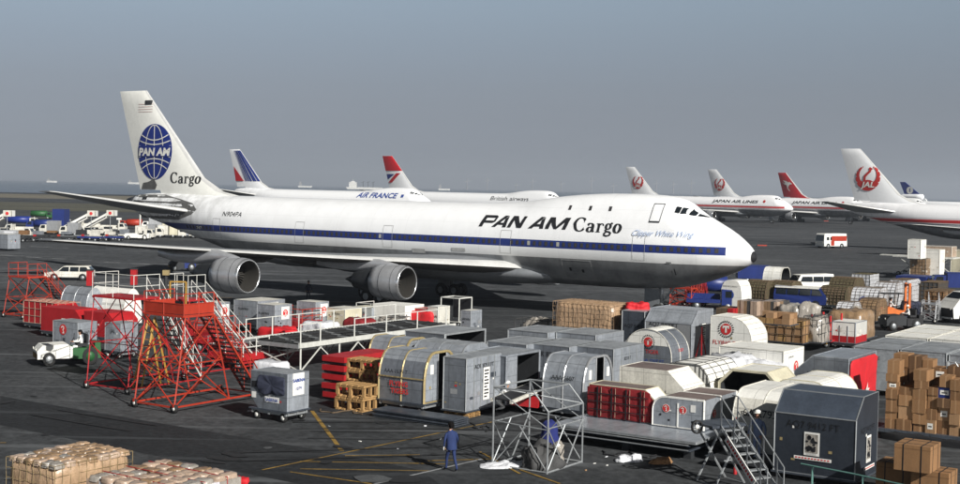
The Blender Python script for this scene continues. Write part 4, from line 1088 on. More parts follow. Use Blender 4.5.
    fc = MB(); fx = hx + .088
    for s in (-1, 1):
        fc.lathe([(-.004, .001), (0, .012), (.006, .001)], 'paper', 'x', (fx - .004, .033 * s, hzz + .005), 8); fc.lathe([(0, .001), (.008, .006), (.009, .001)], 'black', 'x', (fx - .004, .033 * s, hzz + .005), 6)
        fc.loft([[Vector((hx - .01 + a, s * (.083 + b), hzz - .01 + c)) for a, c in ((-.012, -.028), (.012, -.028), (.018, .022), (-.016, .022))] for b in (0, .018)], 'skin')
    fc.loft([[(fx - .01, -.006, hzz + .005), (fx - .01, .006, hzz + .005), (fx + .002, 0, hzz + .008)], [(fx - .012, -.016, hzz - .03), (fx - .012, .016, hzz - .03), (fx + .026, 0, hzz - .028)]], 'skin', smooth=False)
    fc.box((fx - .004, 0, hzz - .052), (.012, .045, .010), 'red'); fc.build('face', t)
    return t

# ------------------------------------------------------------------ vehicles
def wheel(par, x, y, r, w=.2, hub='steel', name='wheel'):
    o = MB(); o.lathe([(-w / 2, r * .55), (-w / 2, r * .92), (-w * .38, r), (w * .38, r), (w / 2, r * .92), (w / 2, r * .55)], 'rubber', 'y', (0, 0, 0), 16)
    wo = o.build(name, par); wo.location = (x, y, r)
    h = MB(); h.lathe([(-w / 2 - .01, .02), (-w / 2 - .015, r * .56), (w / 2 + .015, r * .56), (w / 2 + .01, .02)], hub, 'y', (0, 0, 0), 12); h.build('rim', wo); return wo
def motor(label, cat, pos, rz, L, Wd, prof, glass, paint, roofm=None, wr=.32, wx=(.3, -.3), name='car', group=None, band=None, belt=.55, tuck=.14, lower=None):
    """prof: side outline (x, z) of the body, nose at +x; glass: list of (x0, x1, x0top, x1top, z0, z1) panes on the flanks.
    Everything above the belt leans inwards."""
    t = thing(name, label, cat, pos, rz, group); mb = MB(); w = Wd / 2
    zb = belt
    def ring(s):
        out = []
        for x, z in prof: out.append(Vector((x, s * (w - (tuck * max(0, z - zb) / .55 if z > zb else 0) - (.05 if z < .35 else 0)), z)))
        return out
    A, B = ring(-1), ring(1); n = len(A)
    for i in range(n):
        j = (i + 1) % n; zmid = (A[i].z + A[j].z) / 2; m = roofm if roofm and zmid > max(p.z for p in A) - .12 else (lower if lower and zmid < zb * .9 else paint)
        mb.add([A[i], A[j], B[j], B[i]], [(0, 1, 2, 3)], m)
    mb.add(A, [list(range(n))], paint); mb.add(B, [list(range(n - 1, -1, -1))], paint)
    for bnd in (band or []):
        z0, z1, m, x0, x1 = bnd
        for s in (-1, 1): mb.box(((x0 + x1) / 2, s * (w + .004), (z0 + z1) / 2), (x1 - x0, .01, z1 - z0), m)
    for x in wx:
        for s in (-1, 1): mb.lathe([(0, wr * 1.22), (.012, wr * 1.22), (.012, .02)], 'black', 'y', (x * L, s * (w + .0) - (0 if s > 0 else .012), wr), 16)
    mb.build('body', t)
    for g in glass:
        x0, x1, x2, x3, z0, z1 = g
        for s in (-1, 1):
            k0 = w - tuck * max(0, z0 - zb) / .55 + .012; k1 = w - tuck * max(0, z1 - zb) / .55 + .012
            gm = MB(); gm.add([(x0, s * k0, z0), (x1, s * k0, z0), (x3, s * k1, z1), (x2, s * k1, z1)], [(0, 1, 2, 3)], 'glass'); gm.build('window', t)
    # windscreen and rear screen lie on the steep prof edges above the belt
    for i in range(n):
        j = (i + 1) % n; a, b = prof[i], prof[j]
        if min(a[1], b[1]) >= zb - .02 and abs(a[1] - b[1]) > .25:
            lo, hi = (A[i], A[j]) if A[i].z < A[j].z else (A[j], A[i]); dxn = .015 if (lo.x + hi.x) > 0 else -.015
            p = lambda t_, s, k: Vector((lo.x + (hi.x - lo.x) * t_ + dxn, s * abs(lo.y + (hi.y - lo.y) * t_) * k, lo.z + (hi.z - lo.z) * t_))
            gm = MB(); gm.add([p(.12, -1, .9), p(.12, 1, .9), p(.9, 1, .9), p(.9, -1, .9)], [(0, 1, 2, 3)], 'glass'); gm.build('windscreen', t)
    for x in wx:
        for s in (-1, 1): wheel(t, x * L, s * (w - .08), wr)
    xn = max(p[0] for p in prof)
    for s in (-1, 1):
        q = MB(); q.lathe([(0, .09), (.02, .09), (.025, .01)], 'lamp', 'x', (xn, s * w * .72, zb * .82), 10); q.build('headlight', t)
    bm_ = MB(); bm_.box((xn + .05, 0, .42), (.08, Wd * .96, .12), 'steel'); bm_.box((-xn - .05, 0, .42), (.08, Wd * .96, .12), 'steel'); bm_.build('bumper', t)
    return t
def tug(label, pos, rz, c1='white', c2='green', group=None, stripes=True, canopy=False, L=2.9):
    t = thing('tow_tractor', label, 'tractor', pos, rz, group); t.scale = (1, 1, 1.15); mb = MB()
    mb.loft([[Vector((x, y, z)) for x, z in ((-.2, .35), (L / 2, .35), (L / 2 + .02, .72), (L / 2 - .25, .98), (.1, 1.02), (-.2, .85))] for y in (-.72, .72)], c1, smooth=False)
    mb.build('bonnet', t)
    m2 = MB(); m2.box2((-L / 2, -.78, .32), (-.18, .78, .82), c2); m2.box2((-L / 2, -.7, .82), (-L / 2 + .3, .7, 1.05), c2); m2.build('body', t)
    s = MB(); s.box((-.75, 0, .95), (.5, 1.1, .14), 'black'); s.box((-1.0, 0, 1.2), (.1, 1.0, .4), 'black'); s.build('seat', t)
    q = MB(); q.tube((-.1, .3, .95), (-.3, .3, 1.3), .02, 'black', 5); q.lathe([(-.01, .16), (0, .19), (.01, .16)], 'black', 'x', (-.32, .3, 1.32), 12, (False, False)); q.build('steering_wheel', t)
    if stripes:
        st = MB()
        for i in range(8): st.poly([(L / 2 + .03, -.72 + .18 * i, .36), (L / 2 + .03, -.72 + .18 * i + .09, .36), (L / 2 + .03, min(.72, -.72 + .18 * i + .16), .6), (L / 2 + .03, -.72 + .18 * i + .07, .6)], 'yellow' if i % 1 == 0 else 'black')
        st.box((L / 2 + .012, 0, .48), (.02, 1.46, .25), 'black'); 
        for i in range(5): st.poly([(L / 2 - 1.1 + .2 * i, -.735, .36), (L / 2 - 1.0 + .2 * i, -.735, .36), (L / 2 - .92 + .2 * i, -.735, .56), (L / 2 - 1.02 + .2 * i, -.735, .56)], 'yellow')
        st.build('warning_stripes', t)
    for x in (.32, -.33):
        for sg in (-1, 1): wheel(t, x * L, sg * .68, .33 if x > 0 else .42, .26, 'steel' if c1 != 'white' or x > 0 else c2)
    for sg in (-1, 1):
        h = MB(); h.lathe([(0, .07), (.03, .07), (.035, .01)], 'lamp', 'x', (L / 2 + .03, sg * .5, .78), 10); h.build('headlight', t)
    if canopy:
        k = MB(); k.box((-.6, 0, 2.0), (1.4, 1.4, .06), c1)
        for x in (-1.25, .05):
            for y in (-.65, .65): k.tube((x, y, .8), (x, y, 2), .03, c1, 4)
        k.build('canopy', t)
    return t
def stairs(label, pos, rz, Wd=2.6, plat=(0, 1.8), zt=4.3, run=3.4, m='orange', stm='steel', nstep=15, sw=1.0, sx=None, base=None, wheels=True, guard='panel', group=None, rail=1.0, r=.045, brace=True, steps_m=None, name='boarding_stairs', cat='stairs', overhang=0):
    "local x across, y along; platform over y in plat, flight descends towards +y"
    t = thing(name, label, cat, pos, rz, group); w = Wd / 2; y0, y1 = plat; base = base or (y0 - .5, y1 + run)
    f = MB(); B = [(-w, base[0], .25), (w, base[0], .25), (w, base[1], .25), (-w, base[1], .25)]
    f.path(B, r * 1.2, m, 4, True)
    P = [(-w, y0, zt), (w, y0, zt), (w, y1, zt), (-w, y1, zt)]; f.path(P, r * 1.2, m, 4, True)
    ym = y1 + (base[1] - y1) * .35
    for s in (-1, 1):
        f.tube((s * w, base[0], .25), (s * w, y0 + .1, zt), r, m, 4); f.tube((s * w, ym, .25), (s * w, y1, zt), r, m, 4)
        if brace:
            za, zb_ = .25 + (zt - .25) * .45, .25 + (zt - .25) * .5
            f.tube((s * w, base[0], .25), (s * w, y1 + (ym - y1) * .5, za + .3), r * .7, m, 4); f.tube((s * w, ym, .25), (s * w, base[0] + (y0 - base[0]) * .55, za), r * .7, m, 4)
            f.tube((s * w, base[0] + (y0 - base[0]) * .5, zt * .5), (s * w, y1, zt), r * .7, m, 4); f.tube((s * w, y1 + (ym - y1) * .5, zt * .5), (s * w, y0, zt), r * .7, m, 4)
            f.tube((s * w, base[0] + (y0 - base[0]) * .5, zt * .5), (s * w, y1 + (ym - y1) * .5, zt * .5), r * .8, m, 4)
    if brace:
        for ya, yb in ((base[0], y0), (ym, y1)):
            f.tube((-w, ya, .25), (w, (ya + yb) / 2, zt * .52), r * .7, m, 4); f.tube((w, ya, .25), (-w, (ya + yb) / 2, zt * .52), r * .7, m, 4)
            f.tube((-w, (ya + yb) / 2, zt * .52), (w, yb, zt), r * .7, m, 4); f.tube((w, (ya + yb) / 2, zt * .52), (-w, yb, zt), r * .7, m, 4); f.tube((-w, (ya + yb) / 2, zt * .52), (w, (ya + yb) / 2, zt * .52), r * .7, m, 4)
    f.build('support_frame', t)
    d = MB(); d.box2((-w - overhang, y0, zt), (w, y1, zt + .07), m); d.build('platform', t)
    g = MB()
    if guard == 'panel':
        g.box2((-w, y0, zt + .1), (-w + .04, y1, zt + .55), m); g.box2((-w, y0, zt + .1), (w, y0 + .04, zt + .55), m); g.box2((w - .04, y0, zt + .1), (w, y1, zt + .55), m)
    gm = m if guard == 'panel' else guard
    for x, y in ((-w, y0), (0, y0), (w, y0), (-w, y1), (w, y1), (-w, (y0 + y1) / 2), (w, (y0 + y1) / 2)): g.tube((x, y, zt), (x, y, zt + rail), r * .6, gm, 4)
    for k in (1, .55):
        g.path([(-w, y1, zt + rail * k), (-w, y0, zt + rail * k), (w, y0, zt + rail * k), (w, y1, zt + rail * k)], r * .6, gm, 4)
    g.build('guard_rail', t)
    sx = w - sw / 2 if sx is None else sx; sm = steps_m or m
    st = MB(); e = base[1]
    for s in (-1, 1):
        x = sx + s * sw / 2; a = Vector((x, y1, zt)); b = Vector((x, e, .3)); st.tube(a, b, r * 1.4, sm, 4)
        hh = Vector((0, 0, .95)); st.path([a + hh, b + hh], r * .7, sm, 4)
        st.path([a + hh * .5, b + hh * .5], r * .5, sm, 4)
        for i in range(6): q = a.lerp(b, i / 5); st.tube(q, q + hh, r * .55, sm, 4)
    for i in range(nstep):
        q = (i + .5) / nstep; y = y1 + (e - y1) * q; z = zt + (.3 - zt) * q; st.box((sx, y, z), (sw, .22, .04), stm)
    st.build('flight', t)
    if wheels:
        for x, y in ((-w, base[0]), (w, base[0]), (w, base[1]), (-w, base[1])):
            c = MB(); c.lathe([(-.06, .05), (-.06, .2), (.06, .2), (.06, .05)], 'rubber', 'y', (x, y, .2), 12); c.lathe([(-.065, .01), (-.065, .09), (.065, .09), (.065, .01)], 'paper', 'y', (x, y, .2), 8); c.box((x, y, .33), (.1, .16, .14), m); c.build('wheel', t)
    return t
# ------------------------------------------------------------------ placements: containers
T_LOGO = [circ(0, 0, 1, 24)]; T_LET = [rect(-.62, .3, .62, .62), rect(-.17, -.62, .17, .3), rect(-.62, .1, -.42, .35), rect(.42, .1, .62, .35)]
def ticks(n=22, r0=1.2, r1=1.5):
    return [[(math.cos(R(a)) * r, math.sin(R(a)) * r) for a, r in ((k - 4, r0), (k + 4, r0), (k + 4, r1), (k - 4, r1))] for k in [360 * i / n for i in range(n)]]
def Tmark(face, u, v, s, **k): return [(face, T_LOGO, u, v, s, 'paint_red', dict(k)), (face, T_LET, u, v, s, 'white', dict(k, off=.01)), (face, ticks(), u, v, s, 'ink', dict(k))]
def birdmark(face, u, v, s): return [(face, [circ(0, 0, 1.12, 24)], u, v, s, 'paper', {}), (face, [circ(0, 0, 1, 24)], u, v, s, 'paint_red', {'off': .006}), (face, BIRDW, u, v, s, 'white', {'off': .014})]

t = uld('dark blue grey container lettered AQ7 9412 FT with a picture poster', 776, 857, 418.8, 892, 3.05, .25, z=2.4, prof='chamL', shell='alu_blue', top='alu_blue_lit', rim='steel', dolly=False, L=2.95, Wd=2.4,
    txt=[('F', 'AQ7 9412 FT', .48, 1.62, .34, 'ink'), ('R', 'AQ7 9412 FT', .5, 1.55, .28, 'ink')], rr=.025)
poster(t, 'F', .38, .68, .56, .82); poster(t, 'F', .26, .52, 1.35, .11, 'strip'); poster(t, 'R', .45, .45, .5, .95); poster(t, 'R', .35, .2, 1.2, .12, 'strip')
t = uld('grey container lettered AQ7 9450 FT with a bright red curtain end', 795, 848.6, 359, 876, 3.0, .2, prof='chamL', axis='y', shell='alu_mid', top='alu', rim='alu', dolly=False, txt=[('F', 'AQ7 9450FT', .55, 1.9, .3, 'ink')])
L_, W_, H_ = t['dims']; mb = MB(); mb.T = Matrix.Translation((L_ / 2 + .06, 0, H_ / 2 - .02)) @ Matrix.Rotation(R(90), 4, 'Y'); lumpy_mb(H_ * .95, W_ * .95, .05, 'red_bright', .06, 3, 4, mb=mb, sq=16, taper=.02); mb.build('curtain', t)
mb = MB(); mb.flat(xf([circ(0, 0, 1, 10), rect(-.6, -1.4, -.2, 0), rect(0, -1.6, .3, 0), [(-1.6, .2), (0, .6), (0, -.2)], [(1.8, .5), (0, .6), (0, -.2)], [(.3, 2), (-.3, .6), (.5, .6)]], .2, .2, 0, 0), (L_ / 2 + .2, .1, 1.2), (0, 1, 0), (0, 0, 1), 'white', .02); mb.build('emblem', t)
uld('big white container lettered 6AA7922 under the boarding steps', 733, 792, 396, 822, 2.5, .2, prof='roundL', shell='white', rim='white_worn', dolly=False, txt=[('F', '·6AA7922', .5, 1.35, .42, 'ink')], frontm='white_worn')
uld('low white round shouldered container behind the AQ7 9412 container', 768, 835, 384, 862, 2.6, .3, prof='arch', axis='y', shell='white', rim='cream', dolly=False)
uld('open white container with dark hollow facing the camera', 719, 780, 374, 800, 2.6, .2, prof='hex', axis='y', shell='cream', top='white', rim='cream', openF=True, dolly=False, rr=.04)
uld('white container lettered AAA9076U with brown roof', 620, 684, 373, 705, 2.7, .4, prof='chamR', axis='y', shell='white', top='brown_top', frontm='white_worn', rim='white_worn', txt=[('F', 'AAA9076 U', .48, 1.3, .3, 'ink')], dolly=False)
t = uld('rounded white container laced with dark ropes, right of AAA9076U', 660, 712, 366, 742, 2.7, .4, prof='arch', axis='y', shell='white', rim=None, dolly=False, net='net_dark', netstep=.75)
uld('short container with dark red strapped curtain on the long platform', 589, 655, 391, 668, 2.1, .78, prof='chamR', axis='y', shell='white', top='brown_top', frontm='red_cloth', rim='cream', dolly=False, ribF=0)
t = ULDS['short container with dark red strapped curtain on the long platform']; L_, W_, H_ = t['dims']; mb = MB()
for k in range(4):
    x = -L_ / 2 + L_ * (k + .7) / 4.6; mb.box((x, -W_ / 2 - .09, H_ * .48), (.05, .03, H_ * .95), 'black'); mb.box((x + .16, -W_ / 2 - .075, H_ * .5), (.012, .02, H_ * .9), 'film_pink')
for z in (.25, .5, .75): mb.box((-.1, -W_ / 2 - .10, H_ * z), (L_ * .9, .02, .035), 'black')
mb.build('straps', t)
mb = MB(); mb.T = Matrix.Translation((-.12, -W_ / 2 - .015, H_ * .48)) @ Matrix.Rotation(R(90), 4, 'X'); lumpy_mb(L_ * .96, H_ * .95, .03, 'red_cloth', .05, 3, 3, mb=mb, sq=16, taper=.02); mb.build('curtain', t)
t = uld('grey doored container with three round red emblems and brown roof on the platform', 653, 704, 401, 737, 1.95, .78, prof='roundL', axis='y', shell='alu', top='brown_top', rim='white', dolly=False, ribF=1,
    txt=[x for u_ in (.27, .60) for x in birdmark('F', u_, .72, .15)] + [('F', [rect(-1, -1.3, 1, 1.3)], .8, .82, .11, 'paper'), ('F', [circ(0, 0, 1, 12)], .16, .45, .05, 'ink')] + birdmark('R', .3, .55, .16), rr=.05)

# FLYING TIGER style group
t = uld('white roofed grey igloo container with red round T, beside tall AQ7 9400', 624, 672, 331, 690, 2.43, .3, prof='igloo', axis='y', shell='alu_mid', top='white', rim='white_worn', dolly=False,
    txt=[('F', [[(-1.55, .0), (1.55, 0), (1.35, .42), (.95, .75), (.5, .92), (0, .97), (-.5, .92), (-.95, .75), (-1.35, .42)]], .5, 1.25, .82, 'white')] + Tmark('F', .52, 1.42, .27, off=.01) + [('F', 'NG  TIGER', .5, .78, .3, 'paint_red'), ('F', 'AAA 3207 FT', .6, .3, .27, 'logo_blue'), ('R', 'TIGER', .5, .9, .25, 'paint_red')])
t = uld('tall bare metal container lettered AQ7 9400 FT', 645, 692, 323, 713, 3.05, .2, z=2.4, prof='chamL', shell='alu', frontm='alu_bright', rim='alu', dolly=False, ribF=0, txt=[('F', 'AQ7 9400FT', .4, 1.85, .36, 'ink'), ('R', 'AQ7 9400', .5, 1.9, .26, 'ink')])
poster(t, 'R', .45, .75, .6, 1.3, 'text')
uld('white container with red round T and FLYING TIGERS lettering', 711, 752, 319, 768, 2.9, .3, prof='roundR', axis='y', shell='white', rim='white_worn', dolly=False, txt=Tmark('F', .38, 1.9, .33) + [('F', 'FLYING TIGERS', .52, 1.0, .34, 'paint_red'), ('F', 'AAA 9450FT', .75, .45, .27, 'ink')])
t = uld('long flat white container with large red crane emblem', 725, 784, 351.5, 804, 2.35, .5, shell='white', rim='white_worn', L=3.4, txt=birdmark('F', .52, .75, .62) + [('F', 'A.E.A. AK 6 JL', .36, 1.5, .2, 'ink')] + birdmark('R', .6, .95, .3) + [('R', 'JAPAN AIR', .35, 1.45, .14, 'ink')])
load('blue and white sacks under clear sheeting left of the long crane container', 700, 742, 360, 762, 2.1, .4, 'lump', 'film_white', seed=3, amp=.22, fr=2.2, taper=.2, dolly=False)
load('white sheeted heap with blue folds in front of the crane container', 722, 772, 366, 800, 1.9, .4, 'lump', 'film_white', seed=9, amp=.2, fr=2.4, taper=.3, dolly=False)

# row lettered AOR
for lab, xl, xn, yn, s in (('grey flat topped container lettered AOR 8248 FT, left end of its row', 487, 527, 345, 'AOR 8248 FT'), ('grey flat topped container lettered AOR 8207 FT, middle of its row', 529, 570, 347.3, 'AOR 8207 FT'), ('grey flat topped container lettered AOR 8233 FT with poster end', 573, 614, 349.5, 'AOR 8233 FT')):
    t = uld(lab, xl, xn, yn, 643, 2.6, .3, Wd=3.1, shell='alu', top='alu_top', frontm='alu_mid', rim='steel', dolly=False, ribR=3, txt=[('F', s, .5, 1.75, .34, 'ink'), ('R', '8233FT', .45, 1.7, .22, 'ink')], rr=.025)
poster(t, 'R', .42, .2, .55, 1.15, 'text')
uld('open ended grey container with letters AA behind the roller bed', 405, 445, 334.5, 486, 2.6, .3, shell='alu', top='alu_top', frontm='alu_mid', rim='steel', openR=True, dolly=False, txt=[('F', 'AA', .5, 1.75, .34, 'ink')])
uld('grey container with plain roof behind the AOR row, left one', 503, 548, 333, 600, 2.5, .3, shell='alu', top='alu_top', rim='steel', dolly=False, Wd=3.1, L=2.5)
uld('grey container with plain roof behind the AOR row, right one', 556, 596, 335.5, 630, 2.5, .3, shell='alu', top='alu_top', rim='steel', dolly=False, Wd=3.1, L=2.4)
uld('curved roof grey igloo behind the ribbed container', 410, 459, 346, 490, 2.6, .3, prof='arch', shell='alu', top='alu_top', rim='steel', dolly=False, Wd=2.9)

# ribbed and open boxes, igloos in the middle
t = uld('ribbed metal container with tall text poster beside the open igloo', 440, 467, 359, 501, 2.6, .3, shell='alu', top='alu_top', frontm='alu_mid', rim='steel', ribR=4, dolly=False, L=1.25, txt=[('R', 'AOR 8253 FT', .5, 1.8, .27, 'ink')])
poster(t, 'R', .47, .35, .5, 1.45, 'text')
t = uld('metal container with its door open on a dark hold beside the ribbed one', 470, 506, 356, 539, 2.5, .3, shell='alu', top='alu_top', frontm='alu_mid', rim='alu', openR=True, dolly=False, L=2.3, rr=.05)
mb = MB(); L_, W_, H_ = t['dims']; mb.box((L_ / 2 + .04, -W_ / 2 + .45, H_ / 2), (.05, .85, H_ * .93), 'alu'); mb.build('door', t); poster(t, 'R', .1, .7, .35, 1.1, 'text')
t.children[-1].location.x += .06
def igloo_doors(t, u0=.42, u1=.68):
    L_, W_, H_ = t['dims']
    for a, b, n in ((-.46, u0 - .5, 'door'), (u1 - .5, .46, 'door')):
        mb = MB(); pr = profile('arch', W_ / 2, H_); 
        def top(y):
            best = H_
            for i in range(1, len(pr) - 1):
                p, q = pr[i], pr[i + 1]
                if min(p[0], q[0]) <= y <= max(p[0], q[0]) and abs(p[0] - q[0]) > 1e-6: best = p[1] + (q[1] - p[1]) * (y - p[0]) / (q[0] - p[0])
            return best - .08
        ys = [a * W_ + (b - a) * W_ * i / 6 for i in range(7)]
        mb.add([(L_ / 2 - .04, y, .06) for y in ys] + [(L_ / 2 - .04, y, top(y)) for y in ys], [(i, i + 1, 8 + i, 7 + i) for i in range(6)], 'alu'); 
        mb.tube((L_ / 2 - .02, b * W_ if a < 0 else a * W_, .06), (L_ / 2 - .02, b * W_ if a < 0 else a * W_, top(b * W_ if a < 0 else a * W_)), .035, 'alu_bright', 4)
        mb.box((L_ / 2 - .03, (a + b) / 2 * W_ + .02, H_ * .66), (.03, .22, .42), 'paper'); mb.box((L_ / 2 - .03, (a + b) / 2 * W_ - .1, H_ * .3), (.03, .1, .12), 'gold')
        mb.build(n, t)
t = uld('silver igloo container with gold rims, lettered FLYING TIGERS in red', 379, 425, 354, 457, 2.75, .55, prof='arch', shell='alu', top='alu', rim='gold', openR=True, rr=.05, frontm='alu_mid',
    txt=[('S', 'AAA 1539 T', .45, 0, .25, 'ink', {'at': (-1.44, 1.25, 8), 'off': .05, 'bold': .01}), ('F', 'FLYING', .46, .66, .31, 'paint_red', {'bold': .03, 'off': .06}), ('F', 'TIGERS', .48, .34, .31, 'paint_red', {'bold': .03, 'off': .06})])
igloo_doors(t)
mb = MB(); L_, W_, H_ = t['dims']; mb.tube((-L_ / 2, -W_ / 2 - .02, 1.05), (L_ / 2, -W_ / 2 - .02, 1.05), .035, 'gold', 4); mb.build('rim', t)
t = uld('silver igloo with pale gold rim behind the stacked red pallets', 368, 405, 340, 430, 2.6, .4, prof='arch', shell='alu', rim='gold', openR=True, dolly=False, rr=.05); igloo_doors(t, .55, .7)
t = uld('silver igloo container lettered AAA 5607 with half open doors', 543, 584, 359, 614, 2.72, .45, prof='arch', shell='alu', rim='alu_bright', openR=True, rr=.04,
    txt=[('S', 'AAA 5607', .5, 0, .27, 'ink', {'at': (-1.35, 1.25, 8), 'off': .06, 'bold': .01})]); igloo_doors(t)
# service cart with placards
t = uld('grey curtained baggage cart with blue SABENA placards', 251, 287.5, 374.5, 309, 2.07, .5, prof='ldL', axis='y', shell='alu', top='alu_top', frontm='alu_mid', rim='alu', rr=.02,
    txt=[('F', [rect(-3.4, -1, 3.4, 1)], .6, .42, .12, 'paper'), ('R', [rect(-1, -1.3, 1, 1.3)], .5, 1.1, .36, 'paper'), ('F', [rect(-1, -1, 1, 1)], .1, 1.0, .13, 'black'), ('F', [rect(-1, -1, 1, 1)], .1, .55, .13, 'paper')], name='baggage_cart', cat='cart')
L_, W_, H_ = t['dims']; mb = MB(); mb.T = Matrix.Translation((.15, -W_ / 2 - .01, H_ * .66)) @ Matrix.Rotation(R(90), 4, 'X'); lumpy_mb(L_ * .72, H_ * .5, .05, 'dark_cloth', .06, 3, 5, mb=mb, sq=16, taper=.02); mb.build('curtain', t)
mb = MB(); mb.text('SABENA', (L_ / 2, 0, 1.2), (0, 1, 0), (0, 0, 1), .2, 'logo_blue', bold=.02, off=.05); mb.text('1079', (L_ / 2, 0, .85), (0, 1, 0), (0, 0, 1), .2, 'logo_blue', off=.05); mb.text('SABENA', (-L_ / 2 + .6 * L_, -W_ / 2, .35), (1, 0, 0), (0, 0, 1), .2, 'logo_blue', bold=.02, off=.05); mb.build('lettering', t)

# far line of small containers on red carts
RED = [('F', [rect(-1, -1, 1, 1)], .3, 1.1, .2, 'paper')]
for lab, xl, xn, yn, xr, T, sh in (('small grey container just right of the orange stairs platform', 197, 217, 303, 230, 2.1, 'alu'), ('wide grey container left of centre behind the roller bed', 234, 258, 301.5, 285, 2.1, 'alu'),
    ('grey container in front of its wide neighbour, nearest the white rails', 257, 275, 305.5, 292, 2.1, 'alu'), ('grey container standing right of the two left ones, below the wing', 297, 316, 302.5, 329, 2.1, 'alu')):
    t = uld(lab, xl, xn, yn, xr, T, .45, prof='box', shell=sh, top='white_worn', rim='steel', rr=.02, txt=[('F', 'R-JAPAN', .4, 1.0, .24, 'ink'), ('R', [rect(-1, -1.1, 1, 1.1)], .6, 1.1, .38, 'paper')] + birdmark('R', .6, 1.1, .24)[1:])
for lab, xl, xn, yn, xr, T, sh, tp in (('low pale green grey container right of the line of grey ones', 327, 345, 309, 362, 1.7, 'cream', 'white_worn'), ('second low pale container left of the white net cover', 353, 372, 308, 385, 1.7, 'alu', 'cream'),
    ('small grey box container at the far end of the roller bed', 461, 471, 311, 482, 1.9, 'alu', 'white_worn'), ('narrow white container beside the red covered one far end', 428, 438, 307, 450, 2.0, 'white_worn', 'white')):
    uld(lab, xl, xn, yn, xr, T, .45, shell=sh, top=tp, rim='steel', rr=.02, txt=[('F', 'JAPAN', .5, .8, .24, 'ink')])
uld('flat white covered container below the inboard engine', 373, 405, 306, 424, 2.0, .45, shell='white', rim=None, txt=())
uld('small red covered container at the far end of the roller bed', 412, 428, 309, 437, 1.8, .45, shell='red', rim='white_worn')
mb = MB(); t = thing('empty_cart', 'empty box frame cart with black inside at far end of roller bed', 'cart', W(456, 326), HEAD)
mb.frame([(-.8, .4), (.8, .4), (.8, 2.1), (-.8, 2.1)], 'y', (-.8, .8), .05, 'white_rail'); mb.box((0, .7, 1.3), (1.5, .05, 1.5), 'black'); mb.box((0, 0, .4), (1.6, 1.6, .08), 'dark'); mb.build('frame', t)
for x in (-.6, .6):
    for y in (-.6, .6): wheel(t, x, y, .2, .12)

# red covers at left, small grey ones, the two half-round covers
for lab, xl, xn, yn, xr, T, m in (('red covered container with white grid lines, leftmost of the red three', 24, 58, 304, 80, 1.85, 'red'), ('bright red covered container in the middle of the red three', 41, 80, 310.5, 102, 1.9, 'red'), ('dark red covered container partly behind the red stand', 84, 114, 314, 138, 1.9, 'red')):
    t = uld(lab, xl, xn, yn, xr, T, .4, shell=m, rim='red', prof='chamR', axis='y', rr=.02, txt=[('R', 'JAL CARGO', .5, .9, .2, 'white')])
t = ULDS['red covered container with white grid lines, leftmost of the red three']; L_, W_, H_ = t['dims']; net_on(t, profile('box', W_ / 2, H_), 'x', L_ / 2, 0, H_, 'film_pink', .55, .018)
uld('grey container lettered R-JAPAN with red crane, behind the green tug', 53, 78, 323, 97, 2.1, .45, shell='alu', top='alu_top', rim='steel', rr=.02, txt=birdmark('F', .42, 1.2, .3)[1:] + [('R', 'R-JAPAN', .5, 1.0, .26, 'ink')])
uld('grey container behind the legs of the red stand', 105, 121, 324, 138, 2.0, .45, shell='alu', top='alu_top', rim='steel', rr=.02, txt=[('F', 'JAL', .5, 1.0, .3, 'ink')])
uld('half round grey container cover behind the red containers', 60, 86, 288.5, 104, 2.6, .2, prof='igloo', shell='alu', rim='alu_bright', dolly=False)
uld('half round white container cover behind the red stand', 88, 124, 289.5, 142, 2.6, .2, prof='igloo', shell='white', rim='white_worn', dolly=False)

# block of covered containers at far right: grey roofs in front, white roofs behind
o = W(854, 346, 2.4)
for j in range(5):
    for i in range(4):
        c = o + U * (i * 2.35) + V * (j * 2.62 + (.15 if j > 1 else 0)); white = j > 1
        if not white and i == 0 and j == 0: pass
        t = thing('cargo_container', 'white flat roofed container in the block at the right edge' if white else 'grey flat roofed container in the block behind the loose cartons', 'container', (c.x + U.x * 1.12 + V.x * 1.25, c.y + U.y * 1.12 + V.y * 1.25, .3), HEAD, 'white roofed block' if white else 'grey roofed block')
        mb = MB(); pr = profile('box', 1.25, 2.1 + (.12 if white else 0) + rnd.uniform(-.03, .03)); mb.prism(pr, 'x', -1.12, 1.12, 'white' if white else 'alu_top'); mb.frame(pr, 'x', (-1.11, 1.11), .03, 'white_worn' if white else 'steel'); mb.build('shell', t)
        if not white: 
            q = MB(); q.text('AKE', (0, -1.25, 1.5), (1, 0, 0), (0, 0, 1), .25, 'ink', off=.03); q.build('lettering', t)

# netted and wrapped loads to the right of the nose
load('large carton pallet wrapped in shiny net behind the AOR row', 563, 614, 306, 626, 3.0, .3, 'lump', 'film_tan', net='film_tan', seed=4, dolly=False, netstep=.3, L=4.3, Wd=2.4, r=.010, sq=12, taper=.02, amp=.10, fr=2.6)
t = uld('grey container with crumpled red tarp on its roof', 622, 645, 312, 652, 2.8, .3, shell='alu_dark', top='alu', rim='steel', dolly=False, Wd=3.0, txt=[('F', 'AQ7 9401', .5, 1.5, .3, 'ink')])
o = MB(); lumpy_mb(1.5, 1.4, .35, 'red_bright', .16, 2.4, 6, mb=o); o = o.build('red_tarp'); q = W(637, 308.5, 2.8); o.location = (q.x, q.y, 2.8); tag(o, 'crumpled red tarp lying on a grey container roof', 'tarp')
load('low heap of silvery plastic wrapped bundles left of the carton pallet', 515, 548, 322, 566, 1.5, .1, 'lump', 'film', seed=8, amp=.35, fr=1.5, taper=.35, dolly=False, net='net_dark', netstep=.8)
